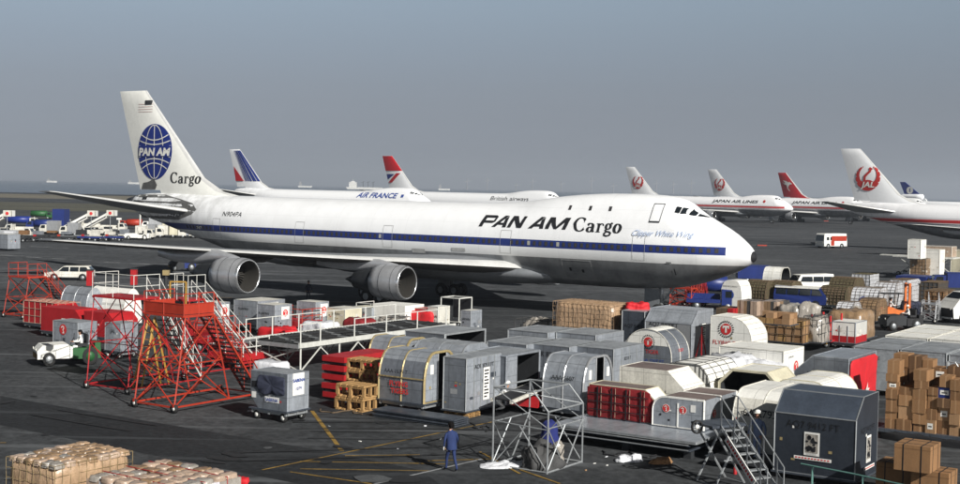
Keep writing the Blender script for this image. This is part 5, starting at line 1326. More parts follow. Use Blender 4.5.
load('brown wrapped pallet with bars, behind the crate cart, left half', 737, 757, 301.5, 768, 2.1, .35, 'cartons', mats=('film_pink', 'net_dark', 'film_brown'), sz=(.28, .6, 1.6), seed=5, topgap=0, dolly=False)
load('brown wrapped pallet with bars, behind the crate cart, right half', 757, 777, 302, 790, 2.1, .35, 'cartons', mats=('film_pink', 'net_dark', 'film_brown'), sz=(.28, .6, 1.6), seed=6, topgap=0, dolly=False)
load('small dark red wrapped load left of the barred pallets', 716, 733, 309, 745, 1.5, .3, 'cartons', mats=('red', 'carton_b', 'net_brown'), seed=7, dolly=False)
load('brown wooden crates stacked on a red flat cart', 753, 803, 321.5, 813, 2.0, .6, 'cartons', mats=('carton_c', 'carton', 'wood'), sz=(.55, .6, .48), seed=8, net='net_brown', netstep=.55, dolly=False)
load('short top layer of wooden crates above the crate cart', 758, 790, 314, 798, 2.75, 2.06, 'cartons', mats=('carton_c', 'carton', 'wood'), sz=(.55, .6, .45), seed=9, dolly=False)
load('black and clear wrapped pallet standing between red posts', 804, 822, 318, 832, 2.2, .6, 'lump', 'film', seed=11, amp=.2, fr=1.6, taper=.2, dolly=False, net='net_dark', netstep=.6)
load('pointed heap of clear plastic sheeting behind the crate cart', 790, 815, 306, 830, 2.4, .4, 'lump', 'film', seed=12, amp=.3, fr=1.3, taper=.6, dolly=False)
load('grey plastic wrapped cartons in front of the blue van', 775, 800, 307, 815, 1.9, .3, 'lump', 'film', seed=13, amp=.2, fr=1.6, dolly=False)
t = uld('white box container with red lower half right of the red posts', 832, 856, 323, 867, 1.75, .4, shell='white', rim='alu', ribF=2); L_, W_, H_ = t['dims']
mb = MB(); mb.box((0, 0, .22), (L_ + .03, W_ + .03, .44), 'red'); mb.build('red_skirt', t)
load('long wrapped carton load behind the white and red container', 824, 862, 313, 877, 2.2, .4, 'lump', 'film_brown', seed=14, amp=.14, fr=1.8, dolly=False, sq=9)
# red cart carrying crates, with upright posts
t = thing('flat_cart', 'red flat cart with upright red posts under the wooden crates', 'cart', W(795, 346), HEAD)
mb = MB(); mb.box((-.2, 1.2, .5), (5.2, 2.2, .12), 'red'); mb.box((.9, 0, .4), (2.5, .1, .25), 'yellow'); mb.build('deck', t)
for x in (1.1, 2.35):
    p = MB(); p.tube((x, .05, .5), (x - .05, .1, 2.2), .07, 'paint_red', 5); p.tube((x, 2.2, .5), (x, 2.2, 2.2), .07, 'paint_red', 5); p.build('post', t)
for x in (-2, 2):
    for y in (.3, 2.1): wheel(t, x, y, .22, .15)

uld('white arched container with blue ball emblem right of the nose', 721, 742, 281, 752, 2.6, .4, prof='arch', axis='y', shell='white', rim=None, dolly=False, txt=[('F', [circ(0, 0, 1, 20)], .42, .95, .42, 'logo_blue'), ('F', 'PAN AM CARGO', .45, 1.62, .17, 'ink')])
uld('brown netted rounded load just right of the blue ball container', 744, 765, 282, 778, 2.2, .4, prof='arch', shell='net_olive', rim=None, net='net_brown', netstep=.3)
uld('brown netted rounded load behind the blue van roof', 767, 790, 282.5, 803, 2.2, .4, prof='arch', shell='net_olive', rim=None, net='net_brown', netstep=.3)
uld('far open white arched container beyond the blue box truck', 763, 781, 268, 791, 2.5, .3, prof='arch', shell='white', rim='white_worn', openR=True, dolly=False)
uld('dark green netted domed load behind the brown netted box', 829, 853, 279, 865, 2.3, .4, prof='arch', shell='net_olive', rim=None, net='net_brown', netstep=.35)
uld('tall brown netted box load right of the blue van', 820, 845, 287.5, 855, 2.0, .38, prof='arch', shell='net_brown', rim=None, net='net_olive', netstep=.33)
uld('white netted load with small blue ball, left of the forklift', 851, 878, 289, 889, 2.4, .4, prof='arch', shell='film_white', rim=None, net='net_brown', netstep=.36, txt=[('F', [circ(0, 0, 1, 20)], .48, .95, .36, 'logo_blue')])
uld('small far white netted load above its blue ball neighbour', 852, 870, 275, 879, 2.4, .4, prof='box', shell='film_white', rim=None, net='net_olive', netstep=.36)
uld('white netted load right behind the forklift mast', 874, 895, 283.5, 905, 2.4, .4, prof='arch', shell='film_white', rim=None, net='net_brown', netstep=.36)
uld('largest white netted load, right of the forklift', 885, 912, 281, 924, 2.5, .4, prof='hex', axis='y', shell='film_white', rim=None, net='net_brown', netstep=.36)
uld('dark netted load at the right of the white netted ones', 921, 938, 283, 948, 2.3, .4, prof='box', shell='net_dark', rim=None, net='net_brown', netstep=.36)
uld('long low blue cart load behind the white netted loads', 896, 926, 277, 935, 1.5, .4, shell='blue', rim=None)
uld('brown netted dome wedged between the blue ball load and the wrapped cartons', 858, 876, 300, 888, 2.0, .35, prof='arch', shell='film_brown', rim=None, net='net_brown', netstep=.36)
uld('white netted dome just left of the forklift body', 836, 852, 303, 862, 1.9, .35, prof='arch', shell='film_white', rim=None, net='net_brown', netstep=.36)
load('dark tarp covered low load left of the small silver steps', 898, 914, 303, 922, 1.5, .3, 'lump', 'dark_cloth', seed=61, amp=.2, fr=1.6, dolly=False)
load('clear plastic heap behind the white and red container', 842, 858, 309, 866, 2.0, .3, 'lump', 'film', seed=62, amp=.25, fr=1.6, taper=.4, dolly=False)
load('brown carton load under net left of the far right loader', 925, 944, 292, 954, 2.0, .35, 'cartons', net='net_brown', seed=63, dolly=False)
# upper right group: boxes raised on a loader
for lab, xl, xn, yn, xr, T, z0, sh in (('white cabin box standing highest in the far right group', 908, 921, 240, 928, 4.9, 2.6, 'white'), ('pink topped low load on the far right loader', 921, 952, 247, 962, 3.9, 2.6, 'film_pink'), ('white container under the pink topped load', 923, 940, 250, 947, 3.6, .4, 'white'), ('big pale container at the right frame edge', 951, 975, 251, 985, 3.4, .3, 'cream'), ('brown netted stack in the far right loader group', 910, 926, 259, 932, 2.5, .4, 'film_brown')):
    uld(lab, xl, xn, yn, xr, T, z0, shell=sh, rim='white_worn', dolly=False, net='net_brown' if 'netted' in lab else None, Wd=2.4)
t = thing('cargo_loader', 'white scissor loader lifting boxes in the far right group', 'loader', W(922, 277), HEAD); mb = MB()
mb.box((0, 1.6, 2.5), (7.5, 3.4, .16), 'white_rail'); mb.box((-4.6, 1.6, 2.55), (2.2, 1.2, .12), 'white_rail'); mb.build('deck', t); mb = MB()
for y in (.1, 3.1):
    for x in (-3, 0): mb.tube((x, y, .3), (x + 3, y, 2.4), .07, 'white_rail', 4); mb.tube((x + 3, y, .3), (x, y, 2.4), .07, 'white_rail', 4)
mb.box((0, 1.6, .3), (7.5, 3, .15), 'steel'); mb.build('scissor_lift', t)
for x in (-3, 3):
    for y in (.1, 3.1): wheel(t, x, y, .3, .25)

# foreground pallets at lower left
load('net covered carton pallet at the lower left corner', 7, 55, 468, 132, 1.6, .12, 'lump', 'film_tan', seed=21, dolly=False, net='rope_yellow', netstep=.3, r=.008, sq=14, taper=.015, amp=.09, fr=2.8)
t = [k for k in COL.objects if k.get('label') == 'net covered carton pallet at the lower left corner'][0]; L_, W_, H_ = t['dims']
mb = MB(); r5 = random.Random(8)
for i in range(6):
    for j in range(7): lumpy_mb(L_ / 6.2, W_ / 7.3, .16, r5.choice(('film_tan', 'film_pink', 'film', 'film_brown')), .05, 2.6, i * 9 + j, n=5, sq=7, mb=mb, taper=.1, o=(-L_ / 2 + L_ * (i + .5) / 6, -W_ / 2 + W_ * (j + .5) / 7, H_ - .06))
mb.build('top_cartons', t)
load('pallet of wrapped pinkish sacks with red straps, bottom left', 86, 165, 495, 213, 1.3, .12, 'cartons', mats=('film_pink', 'film', 'film_white'), seed=22, dolly=False, sz=(.55, .42, .3), topgap=.0, jit=.04, Wd=3.0)
t = [k for k in COL.objects if k.get('label', '').startswith('pallet of wrapped pinkish')][0]; L_, W_, H_ = t['dims']; mb = MB(); r5 = random.Random(5)
for i in range(6):
    for j in range(6): lumpy_mb(.52, .5, .17, r5.choice(('film_pink', 'film_pink', 'film', 'film_brown')), .05, 2.5, i * 7 + j, n=5, sq=3.5, mb=mb, o=(-L_ / 2 + L_ * (i + .5) / 6, -W_ / 2 + W_ * (j + .5) / 6, H_ - .05))
mb.build('top_sacks', t); mb = MB()
for k in (.2, .5, .8): mb.path([(L_ / 2 + .04, -W_ / 2 + W_ * k, .02), (L_ / 2 + .04, -W_ / 2 + W_ * k, H_ + .1), (-L_ / 2, -W_ / 2 + W_ * k, H_ + .13)], .015, 'stand_red', 4)
mb.build('straps', t)
o = MB(); lumpy_mb(.55, .5, .5, 'red_bright', .15, 2.5, 16, mb=o); o = o.build('red_bundle'); o.location = W(241, 494, 0); tag(o, 'small bright red cloth bundle on the ground at the bottom edge', 'bundle')

# loose cartons in the tall stack, each a thing
base = W(884, 428, .45); r6 = random.Random(3)
g = MB()
deck = thing('cargo_pallet', 'black sheeted pallet base under the tall loose carton stack', 'pallet', base + U * 2.2 + V * 1.1 + Vector((0, 0, -.1)), HEAD); deck.location.z = .0
g.box((0, 0, .38), (4.9, 2.4, .14), 'alu_dark'); g.build('base', deck); g = MB(); lumpy_mb(5.0, 2.55, .36, 'black', .12, 1.7, 3, mb=g, taper=-.02); g.build('plastic_sheet', deck)
def carton(p, d, m, lab='brown cardboard carton in the tall loose stack behind the silver frame', grp='cartons in the loose stack', tapem='carton_c', spot=False):
    mb = MB(); mb.box((0, 0, d[2] / 2), d, m, rz=0); mb.box((0, 0, d[2] / 2), (d[0] * .12, d[1] * 1.006, d[2] * 1.006), tapem)
    if spot: mb.flat([rect(-.3 * d[0], -.25 * d[2], .25 * d[0], .2 * d[2])], (0, -d[1] / 2, d[2] * .55), (1, 0, 0), (0, 0, 1), 'paper', .006); mb.flat([rect(-.2 * d[0], -.05, .15 * d[0], .0)], (0, -d[1] / 2, d[2] * .55), (1, 0, 0), (0, 0, 1), 'ink', .009)
    o = mb.build('carton'); o.location = p; o.rotation_euler = (0, 0, HEAD + r6.uniform(-.09, .09)); return tag(o, lab, 'carton', grp)
for row in range(2):
    x = 0.0
    while x < 4.6:
        wd = r6.choice((.42, .5, .56, .62)); z = 0; top = 2.75 if row else r6.choice((1.9, 2.3, 2.6)); 
        while z < top - .25:
            h = r6.choice((.32, .38, .45, .55)) 
            if row == 0 and 2.1 < x + wd / 2 < 2.8 and 1.35 < z < 1.75:
                p = base + U * (x + wd / 2) + V * (.45) + Vector((0, 0, z)); carton(p, (wd * 1.25, .6, .42), 'blue', 'blue carton with white marks in the tall carton stack', 'cartons in the loose stack', 'blue', True); z += .44; continue
            p = base + U * (x + wd / 2) + V * (.5 + row * .95 + r6.uniform(-.08, .08)) + Vector((0, 0, z))
            if z > 0 or row == 0 or True: carton(p, (wd * .97, .85, h * .985), r6.choice(('carton', 'carton_b', 'carton_c', 'carton', 'carton_b', 'carton_d')), spot=r6.random() < .25)
            z += h
        x += wd
# three strapped cartons in the lower right corner
for i, (xn, yn, zt, d, lab) in enumerate(((930.6, 447.6, 2.0, (1.15, 1.25, .85), 'large strapped carton on top of two others, lower right corner'), (912.5, 466, 1.12, (1.2, 1.1, 1.1), 'large strapped carton, lower left one beneath the top carton'), (949, 474, 1.12, (1.2, 1.1, 1.1), 'large strapped carton, lower right one beneath the top carton'))):
    c = W(xn, yn, zt); p = c - U * d[0] / 2 + V * d[1] / 2; p.z = zt - d[2]; t = thing('big_carton', lab, 'carton', p, HEAD)
    mb = MB(); mb.box((0, 0, d[2] / 2), d, 'carton'); mb.build('box', t); mb = MB()
    for k in (-.25, .25):
        mb.box((d[0] * k, 0, d[2] / 2), (.035, d[1] + .015, d[2] + .015), 'black'); mb.box((0, d[1] * k, d[2] / 2), (d[0] + .012, .035, d[2] + .012), 'black')
    mb.box((0, 0, d[2] * .86), (d[0] + .01, d[1] + .01, .02), 'carton_b'); mb.build('straps', t)

# long low platform carrying two containers
c = W(696, 442, .75); L_ = 6.2; t = thing('pallet_platform', 'long low steel platform with bare metal deck carrying two containers', 'platform', c - U * L_ / 2 + V * 2.5 - Vector((0, 0, .75)), HEAD)
mb = MB(); mb.box((0, 0, .70), (L_, 5, .09), 'alu'); mb.frame([(-2.5, .72), (2.5, .72), (2.5, .66), (-2.5, .66)], 'x', (-L_ / 2, L_ / 2), .03, 'steel'); mb.build('deck', t)
mb = MB()
for z in (.55, .36): mb.box((-.3, -.1, z), (L_ + .1, 4.8, .05), 'alu_dark'); mb.box((-.3, -2.52, z + .03), (L_, .04, .035), 'steel')
for x in (-2.6, 0, 2.6):
    for y in (-2, 0, 2): mb.box((x, y, .17), (.3, .3, .34), 'dark')  # blocks near black: shade under the deck put into the colour
mb.build('lower_pallets', t)
# ------------------------------------------------------------------ ground equipment
G = lambda x, y: W(x, y, 0)
def gx(x, y): q = W(x, y, 0); return (q.x, q.y, 0)
stairs('tall orange red maintenance stairs with panelled top in front of the red stand', gx(161, 409) , HEAD, 2.5, (.1, 1.9), 4.15, 3.2, 'orange', 'black', 18, base=(-.4, 4.9), sw=.95, r=.042)
stairs('dark red work stand with flat top and white railings behind the orange stairs', gx(112, 391), HEAD, 2.9, (0, 1.6), 4.45, 3.0, 'stand_red', 'black', 16, base=(-.3, 4.4), sw=.9, guard='white_rail', steps_m='white_rail', r=.036, rail=1.15)
stairs('white and red service stairs hidden between the two big stands', gx(176, 378), HEAD, 1.6, (0, 1.2), 4.0, 4.2, 'stand_red', 'steel', 18, base=(-.2, 5.4), sw=1.0, guard='white_rail', steps_m='white_rail', r=.034, rail=1.3)
stairs('orange red stairs standing alone at the left edge', gx(18, 318), HEAD, 2.2, (0, 1.6), 2.95, 2.6, 'orange', 'black', 12, base=(-.4, 4.2), guard='orange', r=.036)
stairs('low red lattice stairs under the airliner nose', gx(680, 308), HEAD, 2.0, (0, 1.2), 1.7, 1.8, 'orange', 'black', 8, base=(0, 2.8), guard='orange', r=.045)
stairs('tall red lattice stairs beside the blue truck under the nose', gx(693, 306), HEAD + .2, 1.4, (0, .8), 2.3, 2.0, 'stand_red', 'black', 10, base=(-.3, 2.6), guard='stand_red', r=.045)
# lamp boxes on the stand, yellow props
for x, y, z, lab in ((90, 272, 5.2, 'small red box fixed to the white railing, left one'), (134, 271, 5.4, 'small red box fixed to the white railing, right one')):
    mb = MB(); mb.box((0, 0, 0), (.28, .28, .75), 'stand_red'); mb.box((0, 0, .4), (.32, .32, .05), 'dark'); o = mb.build('signal_box'); o.location = W(x, y + 6, z); tag(o, lab, 'signal box')
for i, (x, y) in enumerate(((137, 388),)):
    t = thing('trestle_ladder', ('yellow wooden trestle ladder inside the stands, left one', 'yellow wooden trestle ladder inside the stands, right one')[0].replace(', left one', ''), 'ladder', gx(x, y), HEAD + i * .5); mb = MB()
    for s in (-.3, .3):
        mb.tube((s, 0, 0), (s * .7, .9, 3.4 - .6 * i), .06, 'yellow', 4); mb.tube((s, 1.8, 0), (s * .7, .9, 3.4 - .6 * i), .06, 'yellow', 4)
    for k in range(1, 10):
        f_ = k / 10; mb.tube((-.28, .9 * f_, 3.3 * f_), (.28, .9 * f_, 3.3 * f_), .03, 'wood', 4)
    mb.build('frame', t)
mb = MB(); t = thing('exhaust_mast', 'dark pole with yellow hoops above the orange stairs', 'mast', gx(165, 380)); mb.tube((0, 0, 0), (0, 0, 5.4), .09, 'dark', 6); mb.box((0, 0, 5.45), (.3, .3, .25), 'gold'); mb.build('pole', t)
mb = MB(); mb.path([(.2, 0, 3.5), (.2, 0, 5.0), (1.0, 0, 5.0), (1.0, 0, 3.5)], .05, 'yellow', 4); mb.tube((0, 0, 3.5), (1, 0, 3.5), .04, 'yellow', 4); mb.build('hoop', t)

# roller bed loader
c = W(299, 344, 1.6); t = thing('roller_bed', 'long white framed roller bed with dark rollers crossing the middle left', 'conveyor', (c.x, c.y, 0), HEAD); BL = 14.5; BW = 3.9
mb = MB()
for x in (0, -BW): mb.box((x, BL / 2, 1.5), (.12, BL, .26), 'white_rail')
for y in (0, BL): mb.box((-BW / 2, y, 1.45), (BW, .12, .2), 'steel')
mb.box((-BW / 2, BL / 2, 1.38), (BW - .2, BL - .1, .04), 'dark'); mb.build('frame', t)
mb = MB()
for i in range(52):
    y = .2 + i * .275
    for k in range(4):
        x0 = -BW + .12 + k * (BW - .2) / 4; mb.tube((x0 + .06, y, 1.56), (x0 + (BW - .2) / 4 - .08, y, 1.56), .065, 'rubber' if (i * 5 + k * 3) % 7 else 'steel', 6)
for k in range(1, 4): mb.box((-BW + k * BW / 4, BL / 2, 1.58), (.06, BL - .2, .12), 'dark')
mb.build('rollers', t)
for x in (-.05, -BW + .05):
    for y in (.2, 3.4, 6.8, 10.2, 13.8):
        l = MB(); l.tube((x, y, 0), (x, y, 1.4), .06, 'white_rail', 4); l.build('leg', t)
mb = MB()
for x in (-.05, -BW + .05):
    for y in (.2, 3.4, 6.8, 10.2): mb.tube((x, y, .1), (x, y + 1.7, 1.35), .04, 'white_rail', 4); mb.tube((x, y + 3.2, .1), (x, y + 1.5, 1.35), .04, 'white_rail', 4)
mb.tube((-BW, .2, .1), (-.1, .2, 1.3), .04, 'white_rail', 4); mb.tube((-BW, .2, 1.3), (-.1, .2, .1), .04, 'white_rail', 4); mb.build('brace', t)
mb = MB()
for x, ys in ((.02, (0.1, 1.7, 4.6, 7.5, 10.5, 13.5)), (-BW - .02, (.1, 2.2, 4.4, 7.5, 10.5, 13.5))):
    for y in ys: mb.tube((x, y, 1.6), (x, y, 2.65), .045, 'white_rail', 4)
    for a, b in zip(ys[0::1], ys[1::1]):
        if (a, b) in ((1.7, 4.6),) and x > 0: continue
        mb.tube((x, a, 2.62), (x, b, 2.62), .032, 'white_rail', 4)
mb.build('guard_rail', t)
for y in (.5, 1.3):
    wm = MB(); wm.lathe([(-.06, .02), (-.06, .2), (.06, .2), (.06, .02)], 'rubber', 'y', (-3.2, y - .5, 1.3), 12); wm.build('roller_wheel', t)
for lab, xl, xn, yn, xr, m in (('low red wrapped load left of the middle of the roller bed', 262, 285, 329, 300, 'red_bright'), ('low white tarp load beyond the roller bed middle', 300, 326, 324, 344, 'film_white'), ('low dark red load beyond the far half of the roller bed', 340, 362, 321, 378, 'red_cloth'), ('low grey plastic load beyond the far half of the roller bed', 376, 396, 319, 410, 'film')):
    load(lab, xl, xn, yn, xr, 1.3, .3, 'lump', m, seed=len(lab), amp=.14, fr=1.7, dolly=False, net='net_dark' if m == 'film' else None, sq=8)
for i, (pts, m) in enumerate(((((470, 424), (478, 430), (486, 427), (490, 434)), 'black'), (((600, 452), (612, 457), (626, 453), (645, 459), (660, 456)), 'black'), (((318, 410), (330, 414), (352, 411), (362, 416)), 'net_brown'))):
    P_ = [G(*p) for p in pts]; o_ = P_[0]; mb = MB(); Q = []
    for a_, b_ in zip(P_, P_[1:]):
        for k in range(6): q_ = a_.lerp(b_, k / 6); Q.append(q_ - o_ + Vector((.12 * math.sin(k + i), .12 * math.cos(k * 1.3), .035)))
    mb.path(Q, .03, m, 5); o = mb.build('hose'); o.location = o_; tag(o, ('black hose lying on the asphalt before the belt loader', 'black hose snaking below the edge of the long platform', 'brown rope end lying before the wooden pallets')[i], ('hose', 'hose', 'rope')[i])
# red railed cart left of it
for i, (x, y, lab) in enumerate(((243, 372, 'red platform cart with white guard rails right of the orange stairs'), (226, 356, 'red platform cart with thin rails behind its white railed neighbour'), (302, 336, 'red low cart behind the roller bed, near its left end'), (385, 330, 'red low cart behind the roller bed, right of middle'), (212, 346, 'red low cart under the line of grey containers, leftmost'))):
    t = thing('platform_cart', lab, 'cart', gx(x, y), HEAD); mb = MB(); mb.box((-1.3, 1, .75), (2.6, 2.1, .35), 'red'); mb.box((-1.3, 1, .5), (2.4, 1.9, .2), 'stand_red'); mb.build('deck', t)
    mb = MB(); rm = 'white_rail' if i in (0, 3) else 'orange'
    for px_, py_ in ((0, 0), (-1.3, 0), (-2.6, 0), (0, 2), (0, 1), (-2.6, 2)): mb.tube((px_, py_, .8), (px_, py_, 1.75), .035, rm, 4)
    for z in (1.3, 1.75): mb.path([(-2.6, 2, z), (-2.6, 0, z), (0, 0, z), (0, 2, z)], .035, rm, 4)
    mb.build('guard_rail', t)
    for a in (-.4, -2.2):
        for b in (.1, 1.9): wheel(t, a, b, .3, .18)
load('red covered load beside the roller bed near its left end', 255, 290, 331, 303, 1.5, .6, 'lump', 'red_bright', seed=31, amp=.12, fr=1.5, dolly=False)
load('red covered load on the far side of the roller bed', 405, 432, 313, 444, 1.6, .5, 'lump', 'red_bright', seed=32, amp=.12, fr=1.5, dolly=False)
load('white plastic covered flat load left of the curtained cart', 250, 276, 364, 292, 1.15, .4, 'lump', 'film_white', seed=33, amp=.06, fr=1.5, dolly=False, sq=8)

# red pallets and wooden crates
def slabs(label, xl, xn, yn, xr, T, nl, m, cat='pallets', name='pallet_stack', slat=True, Wd=None, L=None, z0=0.0):
    c = W(xn, yn, T); L = L or along(c, -U, xl); Wd = Wd or along(c, V, xr); p = c - U * L / 2 + V * Wd / 2; p.z = z0; t = thing(name, label, cat, p, HEAD); h = (T - z0) / nl
    for k in range(nl):
        mb = MB(); z = h * k; jx, jy = rnd.uniform(-.04, .04), rnd.uniform(-.04, .04)
        if slat:
            n = max(3, int(L / .28))
            for i in range(n): mb.box((jx - L / 2 + L * (i + .5) / n, jy, z + h * .9), (L / n * .72, Wd, h * .14), m); mb.box((jx - L / 2 + L * (i + .5) / n, jy, z + h * .07), (L / n * .6, Wd, h * .12), m)
            for y in (-Wd / 2 + .07, 0, Wd / 2 - .07):
                for x in (-L / 2 + .08, 0, L / 2 - .08): mb.box((jx + x, y + jy, z + h * .48), (.14, .12, h * .66), m)
                mb.box((jx, y + jy, z + h * .76), (L, .1, h * .1), m)
        else:
            mb.box((jx, jy, z + h * .62), (L, Wd, h * .6), m); mb.box((jx, jy, z + h * .2), (L * .94, Wd * .94, h * .3), 'dark')
        mb.build('pallet', t)
    return t
slabs('stack of bright red flat pallets left of the wooden ones', 322, 344, 357, 392, 2.1, 5, 'red', slat=False, Wd=3.6)
slabs('tall stack of weathered wooden pallets beside the gold rimmed igloo', 346, 377, 361, 383, 2.05, 4, 'wood', Wd=1.0)
slabs('short stack of pale wooden crates at the foot of the red pallets', 335, 364, 386, 376, 1.2, 2, 'wood', Wd=1.0)
slabs('stack of thin steel pallets on the ground before the gold rimmed igloo', 372, 454, 420, 470, .34, 4, 'alu_dark', slat=False, Wd=1.1)
slabs('thin wooden pallets lying flat right of the steel pallets', 425, 468, 414, 482, .2, 2, 'wood', Wd=1.0, L=1.3)

# belt loader
q = G(517, 414); t = thing('belt_loader', 'red belt loader with sloping white belt rails beside the open container', 'loader', (q.x + .3, q.y, 0), HEAD + math.pi / 2); mb = MB()
mb.loft([[Vector((x, y, z)) for x, z in ((0, .35), (4.4, .35), (4.5, .8), (2.4, .95), (.2, .8))] for y in (-.7, .7)], 'red', smooth=False); mb.build('body', t)
b = MB()
for s in (-.5, .5): b.hexa([(-1.9, s - .06, .75), (-1.9, s + .06, .75), (5.6, s + .06, 1.55), (5.6, s - .06, 1.55), (-1.9, s - .06, .88), (-1.9, s + .06, .88), (5.6, s + .06, 1.68), (5.6, s - .06, 1.68)], 'white_worn')
b.hexa([(-1.9, -.44, .86), (-1.9, .44, .86), (5.6, .44, 1.66), (5.6, -.44, 1.66), (-1.9, -.44, .92), (-1.9, .44, .92), (5.6, .44, 1.72), (5.6, -.44, 1.72)], 'black'); b.build('belt', t)
for x in (.8, 3.7):
    for s in (-.72, .72): wheel(t, x, s, .33, .22)
p_ = person('worker in white with white helmet crouching beside the belt loader', (q.x - .9, q.y + .7), HEAD + .6, 'work_white', 'work_white', 'crouch', 'white')

for x, y, lab in ((681, 352, 'small red tripod jack leaning between the igloo and the tall metal container'), (701, 356, 'small red tripod jack in front of the white container with red T')):
    t = thing('tripod_jack', lab, 'jack', gx(x, y + 8), .4); mb = MB()
    for k in range(3): mb.tube((.45 * math.cos(k * 2.1), .45 * math.sin(k * 2.1), 0), (0, 0, 1.9), .04, 'stand_red', 4)
    mb.tube((0, 0, .6), (0, 0, 2.2), .06, 'stand_red', 5); mb.build('frame', t)
# scaffold frame with heap
c = G(547, 474); t = thing('work_frame', 'open silver tube frame with one slanted corner standing on the asphalt', 'frame', c, HEAD); L_, W_ = 2.3, 2.5
pr = [(-L_, 0), (-L_, 2.85), (-.62, 2.85), (0, 2.2), (0, 0)]; mb = MB()
for y in (0, W_):
    P = [(p[0], y, p[1]) for p in pr]; mb.path(P, .033, 'steel', 6); mb.tube((-L_, y, 1.65), (0, y, 1.55), .025, 'steel', 5)
    mb.tube((-L_, y, 2.85), (0, y, 1.6), .022, 'steel', 5); mb.tube((-L_, y, .05), (-.9, y, 1.6), .022, 'steel', 5); mb.tube((0, y, .05), (-1.2, y, 1.6), .022, 'steel', 5)
for p in pr: 
    if p[1] > .1: mb.tube((p[0], 0, p[1]), (p[0], W_, p[1]), .033, 'steel', 6)
for x in (-L_, 0): mb.tube((x, 0, .04), (x, W_, .04), .04, 'steel', 5); mb.tube((x, 0, 1.6), (x, W_, 1.6), .025, 'steel', 5); mb.tube((x, 0, 1.6), (x, 1.2, .05), .028, 'steel', 5); mb.tube((x, W_, 1.6), (x, 1.3, .05), .028, 'steel', 5); mb.tube((x, 0, .1), (x, 1.2, 1.6), .028, 'steel', 5)
for y in (0, W_): mb.tube((-L_, y, .04), (0, y, .04), .04, 'steel', 5)
mb.tube((-L_, 0, 2.85), (0, W_, 2.2), .022, 'steel', 5); mb.tube((-.62, 0, 2.85), (-L_, W_, 2.85), .022, 'steel', 5); mb.build('tube_frame', t)
def heap(x, y, L, Wd, H, m, label, cat, seed, amp=.2, name='heap', fr=2.2, taper=.4, rz=.3):
    mb = MB(); lumpy_mb(L, Wd, H, m, amp, fr, seed, taper=taper, sq=2.6, mb=mb); o = mb.build(name); o.location = G(x, y); o.rotation_euler.z = rz; return tag(o, label, cat)
heap(541, 468, 1.5, 1.1, .85, 'net_dark', 'dark crumpled cargo net piled inside the silver frame', 'net', 41, .3, 'net_pile')
for i in range(3): heap(530 + 14 * i, 467 - 3 * i, .5, .4, .7, 'film', ('pale plastic scrap caught in the net pile, left', 'pale plastic scrap caught in the net pile, middle', 'pale plastic scrap caught in the net pile, right')[i], 'plastic', 50 + i, .16, 'plastic_scrap', 3)
heap(505, 466, 1.9, .9, .12, 'film_white', 'white plastic sheet spread flat at the foot of the silver frame', 'plastic sheet', 43, .12, 'plastic_sheet', 3)
heap(549, 447, .9, .8, 1.05, 'blue_cloth', 'deep blue tarp draped over something behind the silver frame', 'tarp', 44, .12, 'blue_tarp', 1.8, .7)
heap(629, 461, 1.1, .5, .22, 'film_white', 'crumpled white plastic litter below the long platform', 'plastic', 45, .14, 'plastic_litter', 4)
heap(660, 463, .9, .5, .18, 'carton', 'torn brown cardboard on the ground below the platform', 'cardboard', 46, .1, 'cardboard_scrap', 4)
# oil stains, tyre marks and litter on the asphalt
mk('oil', (.017, .018, .020), .8, 0, .4, 1.5)
mk('worn_pale', (.085, .09, .095), .9, 0, .6, 1.5)
rs = random.Random(77)
for i in range(24):
    x = rs.uniform(0, 480); y = rs.uniform(395, 482); q = G(x, y); a = rs.uniform(.15, .8); b_ = a * rs.uniform(.3, .9); ro = rs.uniform(0, 3); pts = []
    for k in range(14):
        t_ = k / 14 * 6.283; rr_ = 1 + .35 * noise.noise(Vector((math.cos(t_) * 1.5, math.sin(t_) * 1.5, i))); pts.append((a * rr_ * math.cos(t_), b_ * rr_ * math.sin(t_), 0))
    mb = MB(); mb.poly(pts, 'oil' if rs.random() < .6 else 'worn_pale'); o = mb.build('stain'); o.location = (q.x, q.y, .026 + i * .0004); o.rotation_euler.z = ro; tag(o, None, None, None, 'structure')
for i in range(5):
    x = rs.uniform(-30, 380); y = rs.uniform(385, 470); q = G(x, y); mb = MB(); P_ = [(k * 1.2, .25 * math.sin(k * .35 + i)) for k in range(rs.randint(6, 14))]
    for s_ in (0, 1.5):
        for p0, p1 in zip(P_, P_[1:]): mb.poly([(p0[0], p0[1] + s_, 0), (p1[0], p1[1] + s_, 0), (p1[0], p1[1] + s_ + .11, 0), (p0[0], p0[1] + s_ + .11, 0)], 'oil')
    o = mb.build('tyre_mark'); o.location = (q.x, q.y, .046 + i * .0005); o.rotation_euler.z = rs.uniform(-.9, .9); tag(o, None, None, None, 'structure')
for i in range(14):
    x, y = ((rs.uniform(300, 470), rs.uniform(426, 450)), (rs.uniform(570, 690), rs.uniform(452, 472)))[i % 2]; q = G(x, y); mb = MB(); lumpy_mb(rs.uniform(.06, .16), rs.uniform(.04, .1), .03, rs.choice(('film_white', 'paper', 'carton_c', 'steel')), .04, 6, i, n=5, mb=mb)
    o = mb.build('litter_scrap'); o.location = q; o.rotation_euler.z = rs.uniform(0, 3); tag(o, 'small scrap of litter lying on the asphalt in the foreground', 'litter', 'litter scraps')

